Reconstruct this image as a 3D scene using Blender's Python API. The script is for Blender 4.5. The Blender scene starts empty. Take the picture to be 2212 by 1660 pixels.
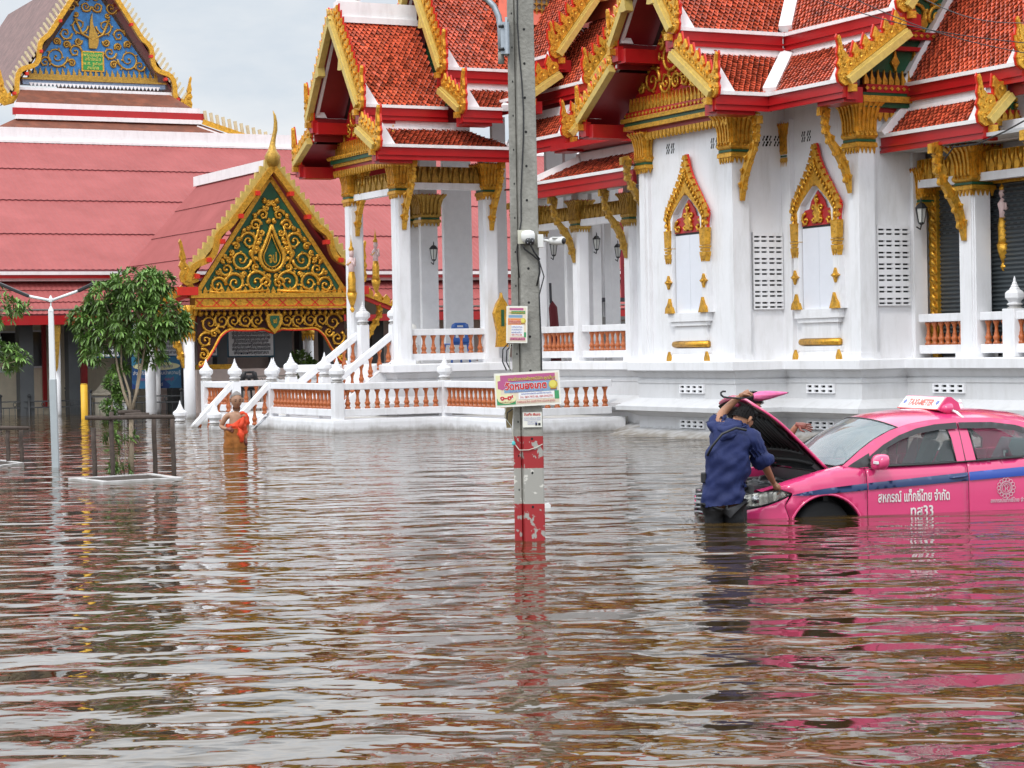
import bpy, bmesh, math, random
from mathutils import Vector, Matrix, Quaternion
from mathutils.geometry import delaunay_2d_cdt
random.seed(7)
SC = bpy.context.scene
COL = SC.collection
PI = math.pi
# ------------------------------------------------------------------ camera
HC = 1.7; FPX = 4700.0; PITCH = math.atan(77/4700.0); ROLL = 0.019
_F = Vector((0, math.cos(PITCH), -math.sin(PITCH)))
_U0 = Vector((0, math.sin(PITCH), math.cos(PITCH))); _R0 = Vector((1, 0, 0))
_R = _R0*math.cos(ROLL) - _U0*math.sin(ROLL)
_U = _U0*math.cos(ROLL) + _R0*math.sin(ROLL)
cam_d = bpy.data.cameras.new('camera'); cam = bpy.data.objects.new('camera', cam_d); COL.objects.link(cam)
M = Matrix((( _R.x, _U.x, -_F.x, 0), (_R.y, _U.y, -_F.y, 0), (_R.z, _U.z, -_F.z, HC), (0, 0, 0, 1)))
cam.matrix_world = M
cam_d.sensor_width = 36; cam_d.lens = 36*FPX/2212; cam_d.clip_end = 3000; cam_d.clip_start = 0.1
SC.camera = cam
# ------------------------------------------------------------------ sky
W = bpy.data.worlds.new('World'); SC.world = W; W.use_nodes = True
nt = W.node_tree; nt.nodes.clear()
N = nt.nodes.new; L = nt.links.new
SUN_EL, SUN_AZ = 52.0, 205.0     # azimuth from +Y clockwise: high, behind the camera and a little to its left
sky = N('ShaderNodeTexSky'); sky.sky_type = 'NISHITA'; sky.sun_disc = False
sky.sun_elevation = math.radians(SUN_EL); sky.sun_rotation = math.radians(SUN_AZ)
sky.air_density = 1.0; sky.dust_density = 2.0
tc = N('ShaderNodeTexCoord'); sep = N('ShaderNodeSeparateXYZ'); L(tc.outputs['Generated'], sep.inputs[0])
mp = N('ShaderNodeMapping'); mp.inputs['Scale'].default_value = (1.0, 1.0, 2.6); L(tc.outputs['Generated'], mp.inputs[0])
nz = N('ShaderNodeTexNoise'); nz.inputs['Scale'].default_value = 4.2; nz.inputs['Detail'].default_value = 7; nz.inputs['Roughness'].default_value = 0.58
L(mp.outputs[0], nz.inputs['Vector'])
cr = N('ShaderNodeValToRGB'); cr.color_ramp.elements[0].position = 0.34; cr.color_ramp.elements[0].color = (7.2, 8.2, 9.3, 1)
cr.color_ramp.elements[1].position = 0.62; cr.color_ramp.elements[1].color = (10.4, 10.6, 10.8, 1)
L(nz.outputs['Fac'], cr.inputs[0])
grad = N('ShaderNodeMapRange'); grad.inputs['From Min'].default_value = 0.16; grad.inputs['From Max'].default_value = 0.32
grad.inputs['To Min'].default_value = 1.38; grad.inputs['To Max'].default_value = 3.5
L(sep.outputs['Z'], grad.inputs['Value'])
mul = N('ShaderNodeVectorMath'); mul.operation = 'SCALE'; L(cr.outputs[0], mul.inputs[0]); L(grad.outputs[0], mul.inputs['Scale'])
mix = N('ShaderNodeMixRGB'); mix.inputs['Fac'].default_value = 0.90
L(sky.outputs[0], mix.inputs['Color1']); L(mul.outputs[0], mix.inputs['Color2'])
bg = N('ShaderNodeBackground'); bg.inputs['Strength'].default_value = 0.076; L(mix.outputs[0], bg.inputs['Color'])
wo = N('ShaderNodeOutputWorld'); L(bg.outputs[0], wo.inputs['Surface'])
sun_d = bpy.data.lights.new('sun', 'SUN'); sun_d.energy = 1.5; sun_d.angle = math.radians(10); sun_d.color = (1.0, 0.965, 0.91)
sun = bpy.data.objects.new('sun', sun_d); COL.objects.link(sun)
_az = math.radians(SUN_AZ); _el = math.radians(SUN_EL)
_sd = Vector((math.sin(_az)*math.cos(_el), math.cos(_az)*math.cos(_el), math.sin(_el)))
sun.rotation_euler = _sd.to_track_quat('Z', 'Y').to_euler(); sun.location = (0, -10, 40)
SC.view_settings.view_transform = 'Standard'; SC.view_settings.look = 'None'
SC.view_settings.exposure = -0.20; SC.view_settings.gamma = 1.0
# ------------------------------------------------------------------ geometry of sight lines: pixel of the 2212 px wide view -> point
def ray(px, py):
    return _F + _R*((px-1106)/FPX) - _U*((py-830)/FPX)
def at_y(px, py, Y):
    d = ray(px, py); t = Y/d.y
    return Vector((d.x*t, Y, HC + d.z*t))
def at_water(px, py, z=0.0):
    d = ray(px, py); t = (z-HC)/d.z
    return Vector((d.x*t, d.y*t, z))
class Frame:
    def __init__(s, ox, oy, deg):
        s.o = (ox, oy); s.a = math.radians(deg); s.c = math.cos(s.a); s.s = math.sin(s.a)
    def l(s, X, Y):
        X -= s.o[0]; Y -= s.o[1]; return (s.c*X + s.s*Y, -s.s*X + s.c*Y)
    def hit(s, px, py, x=None, y=None, z=None):
        d = ray(px, py); lo = s.l(0, 0); dl = (s.c*d.x + s.s*d.y, -s.s*d.x + s.c*d.y)
        if x is not None: t = (x-lo[0])/dl[0]
        elif y is not None: t = (y-lo[1])/dl[1]
        else: t = (z-HC)/d.z
        return Vector((lo[0]+dl[0]*t, lo[1]+dl[1]*t, HC+d.z*t))
# ------------------------------------------------------------------ materials
MATS = {}
def tide(m, z0=0.0, z1=0.16, col=(0.16,0.13,0.09), amt=0.75, sc=5.0):
    """mud and damp left by the flood just above the water line (object z = height above the water)"""
    t = m.node_tree; b = t.nodes['Principled BSDF']; inp = b.inputs['Base Color']; co = t.nodes.new('ShaderNodeTexCoord'); sp = t.nodes.new('ShaderNodeSeparateXYZ'); t.links.new(co.outputs['Object'], sp.inputs[0])
    n = t.nodes.new('ShaderNodeTexNoise'); n.inputs['Scale'].default_value = sc; n.inputs['Detail'].default_value = 6; t.links.new(co.outputs['Object'], n.inputs['Vector'])
    ad = t.nodes.new('ShaderNodeMath'); ad.operation = 'MULTIPLY_ADD'; t.links.new(n.outputs['Fac'], ad.inputs[0]); ad.inputs[1].default_value = -(z1-z0)*1.6; t.links.new(sp.outputs['Z'], ad.inputs[2])
    mr = t.nodes.new('ShaderNodeMapRange'); t.links.new(ad.outputs[0], mr.inputs['Value']); mr.inputs['From Min'].default_value = z0-(z1-z0)*0.8; mr.inputs['From Max'].default_value = z1-(z1-z0)*0.8; mr.inputs['To Min'].default_value = amt; mr.inputs['To Max'].default_value = 0
    mx = t.nodes.new('ShaderNodeMixRGB'); t.links.new(mr.outputs[0], mx.inputs['Fac']); mx.inputs['Color2'].default_value = (*col,1)
    if inp.is_linked: t.links.new(inp.links[0].from_socket, mx.inputs['Color1'])
    else: mx.inputs['Color1'].default_value = inp.default_value
    t.links.new(mx.outputs[0], inp); return m
def mat(name, col, rough=0.5, metal=0.0, var=0.0, vscale=6.0, bump=0.0, bscale=20.0, spec=None, coat=0.0, dirt=None, alpha=None, trans=0.0, ior=None, attr=False, emit=None):
    if name in MATS: return MATS[name]
    m = bpy.data.materials.new(name); m.use_nodes = True; t = m.node_tree; b = t.nodes['Principled BSDF']
    c = (col[0], col[1], col[2], 1)
    b.inputs['Base Color'].default_value = c; b.inputs['Roughness'].default_value = rough; b.inputs['Metallic'].default_value = metal
    if spec is not None: b.inputs['Specular IOR Level'].default_value = spec
    if coat: b.inputs['Coat Weight'].default_value = coat; b.inputs['Coat Roughness'].default_value = 0.06
    if trans: b.inputs['Transmission Weight'].default_value = trans
    if ior: b.inputs['IOR'].default_value = ior
    if alpha is not None: b.inputs['Alpha'].default_value = alpha
    if emit: b.inputs['Emission Color'].default_value = (*emit[:3], 1); b.inputs['Emission Strength'].default_value = emit[3]
    last = None
    co = t.nodes.new('ShaderNodeTexCoord')
    if var:
        n = t.nodes.new('ShaderNodeTexNoise'); n.inputs['Scale'].default_value = vscale; n.inputs['Detail'].default_value = 5; n.inputs['Roughness'].default_value = 0.65
        t.links.new(co.outputs['Object'], n.inputs['Vector'])
        mr = t.nodes.new('ShaderNodeMapRange'); mr.inputs['From Min'].default_value = 0.3; mr.inputs['From Max'].default_value = 0.7
        mr.inputs['To Min'].default_value = 1-var; mr.inputs['To Max'].default_value = 1+var
        t.links.new(n.outputs['Fac'], mr.inputs['Value'])
        h = t.nodes.new('ShaderNodeVectorMath'); h.operation = 'SCALE'; h.inputs[0].default_value = c[:3]
        t.links.new(mr.outputs[0], h.inputs['Scale']); last = h.outputs[0]
    if attr:
        a = t.nodes.new('ShaderNodeAttribute'); a.attribute_name = 'var'
        h2 = t.nodes.new('ShaderNodeVectorMath'); h2.operation = 'SCALE'
        if last is None: h2.inputs[0].default_value = c[:3]
        else: t.links.new(last, h2.inputs[0])
        t.links.new(a.outputs['Fac'], h2.inputs['Scale']); last = h2.outputs[0]
    if dirt:   # (colour, amount, scale) streaky stains that run down the surface
        mpn = t.nodes.new('ShaderNodeMapping'); mpn.inputs['Scale'].default_value = (1, 1, dirt[3] if len(dirt) > 3 else 0.22)
        t.links.new(co.outputs['Object'], mpn.inputs[0])
        n = t.nodes.new('ShaderNodeTexNoise'); n.inputs['Scale'].default_value = dirt[2]; n.inputs['Detail'].default_value = 6; n.inputs['Roughness'].default_value = 0.7
        t.links.new(mpn.outputs[0], n.inputs['Vector'])
        mr = t.nodes.new('ShaderNodeMapRange'); mr.inputs['From Min'].default_value = 0.48; mr.inputs['From Max'].default_value = 0.78
        mr.inputs['To Min'].default_value = 0; mr.inputs['To Max'].default_value = dirt[1]; t.links.new(n.outputs['Fac'], mr.inputs['Value'])
        mx = t.nodes.new('ShaderNodeMixRGB'); t.links.new(mr.outputs[0], mx.inputs['Fac'])
        if last is None: mx.inputs['Color1'].default_value = c
        else: t.links.new(last, mx.inputs['Color1'])
        mx.inputs['Color2'].default_value = (*dirt[0], 1); last = mx.outputs[0]
    if last is not None: t.links.new(last, b.inputs['Base Color'])
    if bump:
        n = t.nodes.new('ShaderNodeTexNoise'); n.inputs['Scale'].default_value = bscale; n.inputs['Detail'].default_value = 6
        t.links.new(co.outputs['Object'], n.inputs['Vector'])
        bp = t.nodes.new('ShaderNodeBump'); bp.inputs['Strength'].default_value = bump; bp.inputs['Distance'].default_value = 0.02
        t.links.new(n.outputs['Fac'], bp.inputs['Height']); t.links.new(bp.outputs[0], b.inputs['Normal'])
    MATS[name] = m; return m
WHITE = mat('white_paint', (0.81, 0.81, 0.83), 0.55, var=0.04, vscale=1.6, dirt=((0.40, 0.38, 0.34), 0.40, 3.0))
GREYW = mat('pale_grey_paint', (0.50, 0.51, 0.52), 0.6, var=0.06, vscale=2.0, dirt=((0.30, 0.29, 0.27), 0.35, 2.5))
WHITE2 = mat('white_ridge_paint', (0.82, 0.80, 0.80), 0.5, var=0.05, vscale=3.0, dirt=((0.45, 0.40, 0.38), 0.35, 5))
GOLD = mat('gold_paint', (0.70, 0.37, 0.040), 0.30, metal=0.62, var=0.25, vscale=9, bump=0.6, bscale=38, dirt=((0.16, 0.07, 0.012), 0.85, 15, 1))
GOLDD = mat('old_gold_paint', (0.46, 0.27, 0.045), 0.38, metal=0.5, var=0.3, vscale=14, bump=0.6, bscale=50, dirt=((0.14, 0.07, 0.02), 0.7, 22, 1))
PALEG = mat('pale_gold_trim', (0.58, 0.42, 0.11), 0.45, metal=0.15, var=0.15, vscale=10, dirt=((0.35, 0.25, 0.12), 0.4, 9, 1))
REDP = mat('red_gloss_paint', (0.40, 0.010, 0.012), 0.30, var=0.12, vscale=3, dirt=((0.20, 0.01, 0.01), 0.4, 6, 1))
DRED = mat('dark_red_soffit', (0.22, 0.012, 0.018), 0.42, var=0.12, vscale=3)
BRED = mat('bright_red_enamel', (0.62, 0.025, 0.012), 0.35, var=0.1)
TILE = mat('glazed_roof_tile', (0.56, 0.092, 0.040), 0.24, var=0.22, vscale=0.9, attr=True, dirt=((0.10,0.03,0.02),0.45,2.2,0.6))
UNDER = mat('tile_gap', (0.055, 0.008, 0.006), 0.8)  # deck under the tiles, shade of the gaps put into its dark colour
GREENP = mat('deep_green_panel', (0.010, 0.085, 0.035), 0.35, var=0.2)
TERRA = mat('terracotta_glaze', (0.48, 0.130, 0.036), 0.38, var=0.3, vscale=14, dirt=((0.20, 0.04, 0.012), 0.6, 30, 1))
DARK = mat('dark_void', (0.012, 0.012, 0.013), 0.9)
BLACKP = mat('black_plastic', (0.018, 0.018, 0.020), 0.45)
DGREY = mat('dark_grey_paint', (0.075, 0.080, 0.085), 0.6, var=0.12, vscale=3)
STATUE = mat('pale_pink_enamel', (0.72, 0.52, 0.50), 0.4, var=0.08)
METALW = mat('white_lacquered_metal', (0.75, 0.77, 0.78), 0.35)
# ------------------------------------------------------------------ mesh builder
class MB:
    def __init__(s): s.v = []; s.f = []; s.mi = []; s.mats = []; s.cur = 0; s.sm = []; s.smooth = False; s.attr = []
    def use(s, m):
        if m not in s.mats: s.mats.append(m)
        s.cur = s.mats.index(m); return s
    def add(s, vs, fs):
        b = len(s.v); s.v += [tuple(v) for v in vs]
        for f in fs: s.f.append([i+b for i in f]); s.mi.append(s.cur); s.sm.append(s.smooth)
        return s
    def box(s, x0, x1, y0, y1, z0, z1):
        return s.add([(x0,y0,z0),(x1,y0,z0),(x1,y1,z0),(x0,y1,z0),(x0,y0,z1),(x1,y0,z1),(x1,y1,z1),(x0,y1,z1)],
                     [(0,3,2,1),(4,5,6,7),(0,1,5,4),(1,2,6,5),(2,3,7,6),(3,0,4,7)])
    def bar(s, a, b, w, h, up=(0,0,1), w2=None, h2=None):
        a = Vector(a); b = Vector(b); d = (b-a).normalized(); up = Vector(up)
        sd = d.cross(up).normalized(); u = sd.cross(d)
        w2 = w if w2 is None else w2; h2 = h if h2 is None else h2
        vs = [p + sd*(sx*ww/2) + u*(sz*hh/2) for p, ww, hh in ((a,w,h),(b,w2,h2)) for sx, sz in ((-1,-1),(1,-1),(1,1),(-1,1))]
        return s.add(vs, [(3,2,1,0),(4,5,6,7),(0,1,5,4),(1,2,6,5),(2,3,7,6),(3,0,4,7)])
    def tube(s, pts, r, n=6, cap=True):
        pts = [Vector(p) for p in pts]; rs = r if isinstance(r, (list, tuple)) else [r]*len(pts)
        rings = []; prev = None
        for i, p in enumerate(pts):
            d = (pts[min(i+1, len(pts)-1)] - pts[max(i-1, 0)]).normalized()
            if prev is None: prev = d.orthogonal().normalized()
            prev = (prev - d*prev.dot(d))
            prev = prev.normalized() if prev.length > 1e-6 else d.orthogonal().normalized()
            q = d.cross(prev)
            rings.append([p + (prev*math.cos(2*PI*k/n) + q*math.sin(2*PI*k/n))*rs[i] for k in range(n)])
        vs = [v for rg in rings for v in rg]; fs = []
        for i in range(len(pts)-1):
            for k in range(n): fs.append((i*n+k, i*n+(k+1)%n, (i+1)*n+(k+1)%n, (i+1)*n+k))
        if cap: fs.append(tuple(range(n-1, -1, -1))); fs.append(tuple((len(pts)-1)*n+k for k in range(n)))
        o = s.smooth; s.smooth = n > 4 or o; s.add(vs, fs); s.smooth = o; return s
    def lathe(s, prof, c=(0,0,0), n=10, rot=0.0, sq=False):
        vs = []; fs = []
        for r, z in prof:
            for k in range(n):
                a = rot + 2*PI*k/n; vs.append((c[0]+r*math.cos(a), c[1]+r*math.sin(a), c[2]+z))
        for i in range(len(prof)-1):
            for k in range(n): fs.append((i*n+k, i*n+(k+1)%n, (i+1)*n+(k+1)%n, (i+1)*n+k))
        fs.append(tuple(range(n-1, -1, -1))); fs.append(tuple((len(prof)-1)*n+k for k in range(n)))
        return s.add(vs, fs)
    def prism(s, poly, o, ux, uy, th):
        """flat outline (2D) placed at o with axes ux, uy, thickness th along ux x uy"""
        o = Vector(o); ux = Vector(ux); uy = Vector(uy); nn = ux.cross(uy).normalized()
        n = len(poly)
        A = [o + ux*p[0] + uy*p[1] + nn*(th/2) for p in poly]; B = [o + ux*p[0] + uy*p[1] - nn*(th/2) for p in poly]
        r = delaunay_2d_cdt([Vector(p) for p in poly], [], [list(range(n))], 1, 1e-6)
        if len(r[0]) != n:
            fs = [tuple(range(n)), tuple(range(2*n-1, n-1, -1))]
        else:
            idx = [o2[0] for o2 in r[3]]
            fs = [tuple(idx[i] for i in f) for f in r[2]] + [tuple(n+idx[i] for i in reversed(f)) for f in r[2]]
        ar = sum(poly[i][0]*poly[(i+1)%n][1]-poly[(i+1)%n][0]*poly[i][1] for i in range(n))
        for i in range(n):
            j = (i+1) % n
            fs.append((j, i, n+i, n+j) if ar > 0 else (i, j, n+j, n+i))
        return s.add(A+B, fs)
    def build(s, name, parent=None, m=None, smooth=None, bevel=0, loc=None, fix=True):
        me = bpy.data.meshes.new(name); me.from_pydata(s.v, [], s.f)
        mats = s.mats if s.mats else ([m] if m else [])
        for q in mats: me.materials.append(q)
        if s.mats:
            for p, i in zip(me.polygons, s.mi): p.material_index = i
        for p, q in zip(me.polygons, s.sm): p.use_smooth = bool(smooth) or q
        if s.attr:
            at = me.attributes.new('var', 'FLOAT', 'FACE')
            for i, a in enumerate(s.attr): at.data[i].value = a
        if fix and len(me.polygons) < 60000:
            bm = bmesh.new(); bm.from_mesh(me); bmesh.ops.recalc_face_normals(bm, faces=bm.faces)
            bm.to_mesh(me); bm.free()
        me.update()
        o = bpy.data.objects.new(name, me); COL.objects.link(o)
        if parent is not None: o.parent = parent
        if loc is not None: o.location = loc
        if bevel:
            md = o.modifiers.new('bevel', 'BEVEL'); md.width = bevel; md.segments = 2; md.limit_method = 'ANGLE'
        return o
def tag(o, label, cat=None, group=None, kind=None):
    if label: o['label'] = label
    if cat: o['category'] = cat
    if group: o['group'] = group
    if kind: o['kind'] = kind
    return o
def thing(name, label, cat, loc=(0,0,0), rz=0.0, group=None):
    o = bpy.data.objects.new(name, None); COL.objects.link(o); o.location = loc; o.rotation_euler = (0, 0, rz)
    o.empty_display_size = 0.2
    return tag(o, label, cat, group)
def copy_tree(o, parent=None):
    c = o.copy(); COL.objects.link(c)
    if parent is not None: c.parent = parent; c.matrix_parent_inverse = o.matrix_parent_inverse.copy()
    for ch in list(o.children): copy_tree(ch, c)
    return c
def inst(src, parent, loc, rz=0.0, sc=None):
    c = src.copy(); COL.objects.link(c); c.parent = parent; c.location = loc; c.rotation_euler = (0, 0, rz)
    if sc: c.scale = sc
    return c
def seg_sweep(mb, pts, prof, closed=False):
    """sweep an (offset, z) profile along a plan polyline (mitred). offset is to the right-hand side of travel."""
    n = len(pts); rings = []
    P = [Vector((p[0], p[1])) for p in pts]
    for i in range(n):
        a = (P[i]-P[i-1]).normalized() if (i > 0 or closed) else (P[1]-P[0]).normalized()
        b = (P[(i+1) % n]-P[i]).normalized() if (i < n-1 or closed) else a
        na = Vector((a.y, -a.x)); nb = Vector((b.y, -b.x))
        m = (na+nb); m = m/(1+na.dot(nb)) if (1+na.dot(nb)) > 0.05 else na
        rings.append([(P[i].x+m.x*o, P[i].y+m.y*o, z) for o, z in prof])
    k = len(prof); vs = [v for r in rings for v in r]; fs = []
    for i in range(n if closed else n-1):
        j = (i+1) % n
        for q in range(k-1): fs.append((i*k+q, j*k+q, j*k+q+1, i*k+q+1))
    return mb.add(vs, fs)
def cdt_panel(mb, outline, holes, fn, grid=0.05, tol=1e-5, flip=False):
    """triangulated panel: outline + holes in 2D with inner points, mapped to 3D by fn(u,v)"""
    def inside(p, poly):
        c = False; j = len(poly)-1
        for i in range(len(poly)):
            a, b = poly[i], poly[j]
            if (a[1] > p[1]) != (b[1] > p[1]) and p[0] < (b[0]-a[0])*(p[1]-a[1])/(b[1]-a[1]) + a[0]: c = not c
            j = i
        return c
    def dens(poly):
        out = []
        for i in range(len(poly)):
            a = poly[i]; b = poly[(i+1) % len(poly)]; d = math.hypot(b[0]-a[0], b[1]-a[1]); k = max(1, int(d/grid+0.5))
            for q in range(k): out.append((a[0]+(b[0]-a[0])*q/k, a[1]+(b[1]-a[1])*q/k))
        return out
    loops = [dens(outline)] + [dens(h) for h in holes]
    pts = []; edges = []
    for lp in loops:
        b = len(pts); pts += lp; edges += [(b+i, b+(i+1) % len(lp)) for i in range(len(lp))]
    us = [p[0] for p in outline]; vs_ = [p[1] for p in outline]
    def near(p):
        for q in pts[:nb]:
            if abs(q[0]-p[0]) < grid*0.45 and abs(q[1]-p[1]) < grid*0.45: return True
        return False
    nb = len(pts)
    u = min(us)+grid*0.5
    while u < max(us):
        v = min(vs_)+grid*0.5
        while v < max(vs_):
            p = (u, v)
            if inside(p, outline) and not any(inside(p, h) for h in holes) and not near(p): pts.append(p)
            v += grid
        u += grid
    r = delaunay_2d_cdt([Vector(p) for p in pts], edges, [], 0, 1e-7)
    vs = [fn(p.x, p.y) for p in r[0]]; fs = []
    for f in r[2]:
        c = (sum(r[0][i].x for i in f)/len(f), sum(r[0][i].y for i in f)/len(f))
        if inside(c, outline) and not any(inside(c, h) for h in holes): fs.append(tuple(f))
    o = mb.smooth; mb.smooth = True; mb.add(vs, fs); mb.smooth = o; return mb
def text_mesh(name, body, size, parent, matn, loc, rot, align='CENTER', ext=0.002, scale=(1,1,1), bold=0.0):
    cu = bpy.data.curves.new(name, 'FONT'); cu.body = body; cu.size = size; cu.align_x = align; cu.align_y = 'CENTER'
    cu.extrude = ext; cu.offset = bold; cu.resolution_u = 3
    ob = bpy.data.objects.new(name+'_c', cu); COL.objects.link(ob)
    dg = bpy.context.evaluated_depsgraph_get(); me = bpy.data.meshes.new_from_object(ob.evaluated_get(dg))
    bpy.data.objects.remove(ob); me.materials.clear(); me.materials.append(matn)
    o = bpy.data.objects.new(name, me); COL.objects.link(o); o.parent = parent; o.location = loc; o.rotation_euler = rot; o.scale = scale
    return o
# ------------------------------------------------------------------ ornament shapes
def spiral(cx, cy, r, turns, a0, sgn, n=22, inner=0.12):
    out = []
    for i in range(n+1):
        t = i/n; rr = r*(1-t)**0.8*(1-inner)+r*inner*0.6; a = a0 + sgn*turns*2*PI*t
        out.append((cx+rr*math.cos(a), cy+rr*math.sin(a), t))
    return out
def flame(h, w, lean=0.0, n=9):
    """kanok flame outline, base centred at 0,0, tip up, leaning"""
    L_ = []; R_ = []
    for i in range(n+1):
        t = i/n; c = lean*h*(t**1.7) + 0.10*w*math.sin(t*PI*2.0); ww = w*0.5*((1-t)**0.75)*(0.75+0.55*math.sin(min(1, t*1.6)*PI))
        L_.append((c-ww, h*t)); R_.append((c+ww, h*t))
    return R_[:-1] + [(L_[-1][0], h)] + L_[:-1][::-1]
def autofill(poly, radii, avoid=(), sym=True, seed=1, gap=0.92, tries=500):
    """scrolls of several sizes packed into an outline (mirrored about u=0)"""
    r = random.Random(seed); us = [p[0] for p in poly]; vs = [p[1] for p in poly]; out = []; occ = list(avoid)
    def inside(p):
        c = False; j = len(poly)-1
        for i in range(len(poly)):
            a, b = poly[i], poly[j]
            if (a[1] > p[1]) != (b[1] > p[1]) and p[0] < (b[0]-a[0])*(p[1]-a[1])/(b[1]-a[1]) + a[0]: c = not c
            j = i
        return c
    for rad in radii:
        for _ in range(tries):
            u = r.uniform(0 if sym else min(us), max(us)); v = r.uniform(min(vs), max(vs))
            if sym and u < rad*gap: continue
            if not all(inside((u+rad*0.9*math.cos(a*PI/4), v+rad*0.9*math.sin(a*PI/4))) for a in range(8)): continue
            if any(math.hypot(u-o[0], v-o[1]) < (rad+o[2])*gap for o in occ): continue
            occ.append((u, v, rad)); sg = 1 if len(out) % 4 < 2 else -1; a0 = r.uniform(0, 2*PI); tu = 1.6 if rad > 0.15 else 1.2
            out.append((u, v, rad, tu, a0, sg))
            if sym: out.append((-u, v, rad, tu, PI-a0, -sg))
    return out
def scroll_relief(mb, T, scrolls, r=0.02, n=5):
    """T maps (u,v,w) to 3D; scrolls = list of (cx,cy,R,turns,a0,sgn)"""
    for (cx, cy, R_, tu, a0, sg) in scrolls:
        sp = spiral(cx, cy, R_, tu, a0, sg)
        mb.tube([T(p[0], p[1], r*0.6) for p in sp], [r*(1.15-0.75*p[2]) for p in sp], n)
        for k in range(2, len(sp)-6, 3):
            p = sp[k]; a = math.atan2(p[1]-cy, p[0]-cx); q = a - sg*0.5
            l = R_*0.34*(1-p[2]*0.6)
            mb.tube([T(p[0], p[1], r*0.5), T(p[0]+math.cos(a)*l*0.6, p[1]+math.sin(a)*l*0.6, r*0.9), T(p[0]+math.cos(q)*l, p[1]+math.sin(q)*l, r*0.5)], [r*0.9, r*0.8, r*0.1], 4)
        p = sp[-1]; mb.tube([T(p[0], p[1], 0), T(p[0], p[1], r*1.6)], [r*1.3, r*0.6], 6)
# ================================================================== WATER AND GROUND
def water_mat():
    m = bpy.data.materials.new('flood_water'); m.use_nodes = True; t = m.node_tree; b = t.nodes['Principled BSDF']
    b.inputs['Base Color'].default_value = (0.050, 0.030, 0.010, 1); b.inputs['Roughness'].default_value = 0.03; b.inputs['IOR'].default_value = 1.44
    co = t.nodes.new('ShaderNodeTexCoord')
    def wave(sc, sx, sy, rot, det, dist=0.0):
        mp = t.nodes.new('ShaderNodeMapping'); mp.inputs['Scale'].default_value = (sx, sy, 1); mp.inputs['Rotation'].default_value = (0, 0, rot)
        t.links.new(co.outputs['Object'], mp.inputs[0])
        n = t.nodes.new('ShaderNodeTexNoise'); n.inputs['Scale'].default_value = sc; n.inputs['Detail'].default_value = det
        n.inputs['Roughness'].default_value = 0.45; n.inputs['Distortion'].default_value = dist
        t.links.new(mp.outputs[0], n.inputs['Vector']); return n.outputs['Fac']
    prev = None
    for sc, sx, sy, rot, det, dist, st, dd in ((1.30, 0.70, 1.12, 0.12, 0.0, 0.7, 1.0, WAVE_A), (3.6, 0.80, 1.05, -0.40, 0.3, 0.6, 1.0, WAVE_B), (10.0, 0.8, 1.0, 0.5, 1.0, 0.2, 1.0, WAVE_C)):
        bp = t.nodes.new('ShaderNodeBump'); bp.inputs['Strength'].default_value = st; bp.inputs['Distance'].default_value = dd
        t.links.new(wave(sc, sx, sy, rot, det, dist), bp.inputs['Height'])
        if prev: t.links.new(prev, bp.inputs['Normal'])
        prev = bp.outputs[0]
    t.links.new(prev, b.inputs['Normal'])
    return m
WAVE_A, WAVE_B, WAVE_C = 0.074, 0.024, 0.0045
mb = MB().add([(-400,-30,0),(400,-30,0),(400,900,0),(-400,900,0)], [(0,1,2,3)])
o = mb.build('water', m=water_mat(), fix=False); tag(o, 'brown rippled flood water covering the whole yard', kind='structure')
mb = MB().add([(-1500,-60,-1.6),(1500,-60,-1.6),(1500,2600,-1.6),(-1500,2600,-1.6)], [(0,1,2,3)])
o = mb.build('ground', m=mat('mud', (0.10,0.075,0.05), 0.9, var=0.2), fix=False); tag(o, 'muddy paved ground under the flood water', kind='structure')
# ================================================================== TEMPLE (local frame: x = along the front, receding to the right; y = away to the left)
TO = (2.640332770734431, 42.0)
T = Frame(TO[0], TO[1], 27)
temple = thing('temple_hall', 'white temple hall with tiered orange-red tiled roofs, gilded gables and a raised open portico', 'temple', (TO[0], TO[1], 0), math.radians(27))
# ---- plinth
PROF = [(-0.3,1.40),(0.24,1.40),(0.26,1.38),(0.26,1.23),(0.16,1.20),(0.10,1.09),(0.08,1.07),(0.12,1.05),(0.12,0.99),(0.10,0.97),(0.10,0.70),
        (0.14,0.69),(0.40,0.57),(0.44,0.55),(0.44,0.47),(0.30,0.44),(0.14,0.37),(0.10,0.35),(0.10,0.13),(0.16,0.12),(0.52,0.01),(0.60,-0.02),(0.60,-1.6)]
plinth_path = [(-2.14,12.6),(-2.14,6.98),(0.95,6.98),(0.95,0.10),(0,0.10),(0,-3.125),(1.11,-3.125),(1.11,-5.40),(2.08,-5.40),(2.08,-9.8),(9,-9.8)]
PLG = mat('plinth_paint', (0.60,0.60,0.61), 0.6, var=0.05, vscale=2.0, dirt=((0.33,0.31,0.28), 0.35, 3))
tide(PLG, 0.0, 0.17, amt=0.85); tide(WHITE, 0.0, 0.13, amt=0.7)
mb = MB().use(PLG)
seg_sweep(mb, plinth_path, PROF[3:]); mb.use(WHITE); seg_sweep(mb, plinth_path, PROF[:4])
plinth = mb.build('plinth', temple)
mb = MB().use(mat('floor_cement', (0.42,0.41,0.40), 0.5, var=0.1))
mb.box(-2.14,4,6.98,12.6,1.2,1.395).box(0.95,8,0.1,6.98,1.2,1.394).box(0,8,-3.1,0.1,1.2,1.393).box(1.11,8,-5.4,-3.1,1.2,1.392).box(2.08,8,-9.8,-5.4,1.2,1.391)
mb.build('floor', temple)
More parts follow.
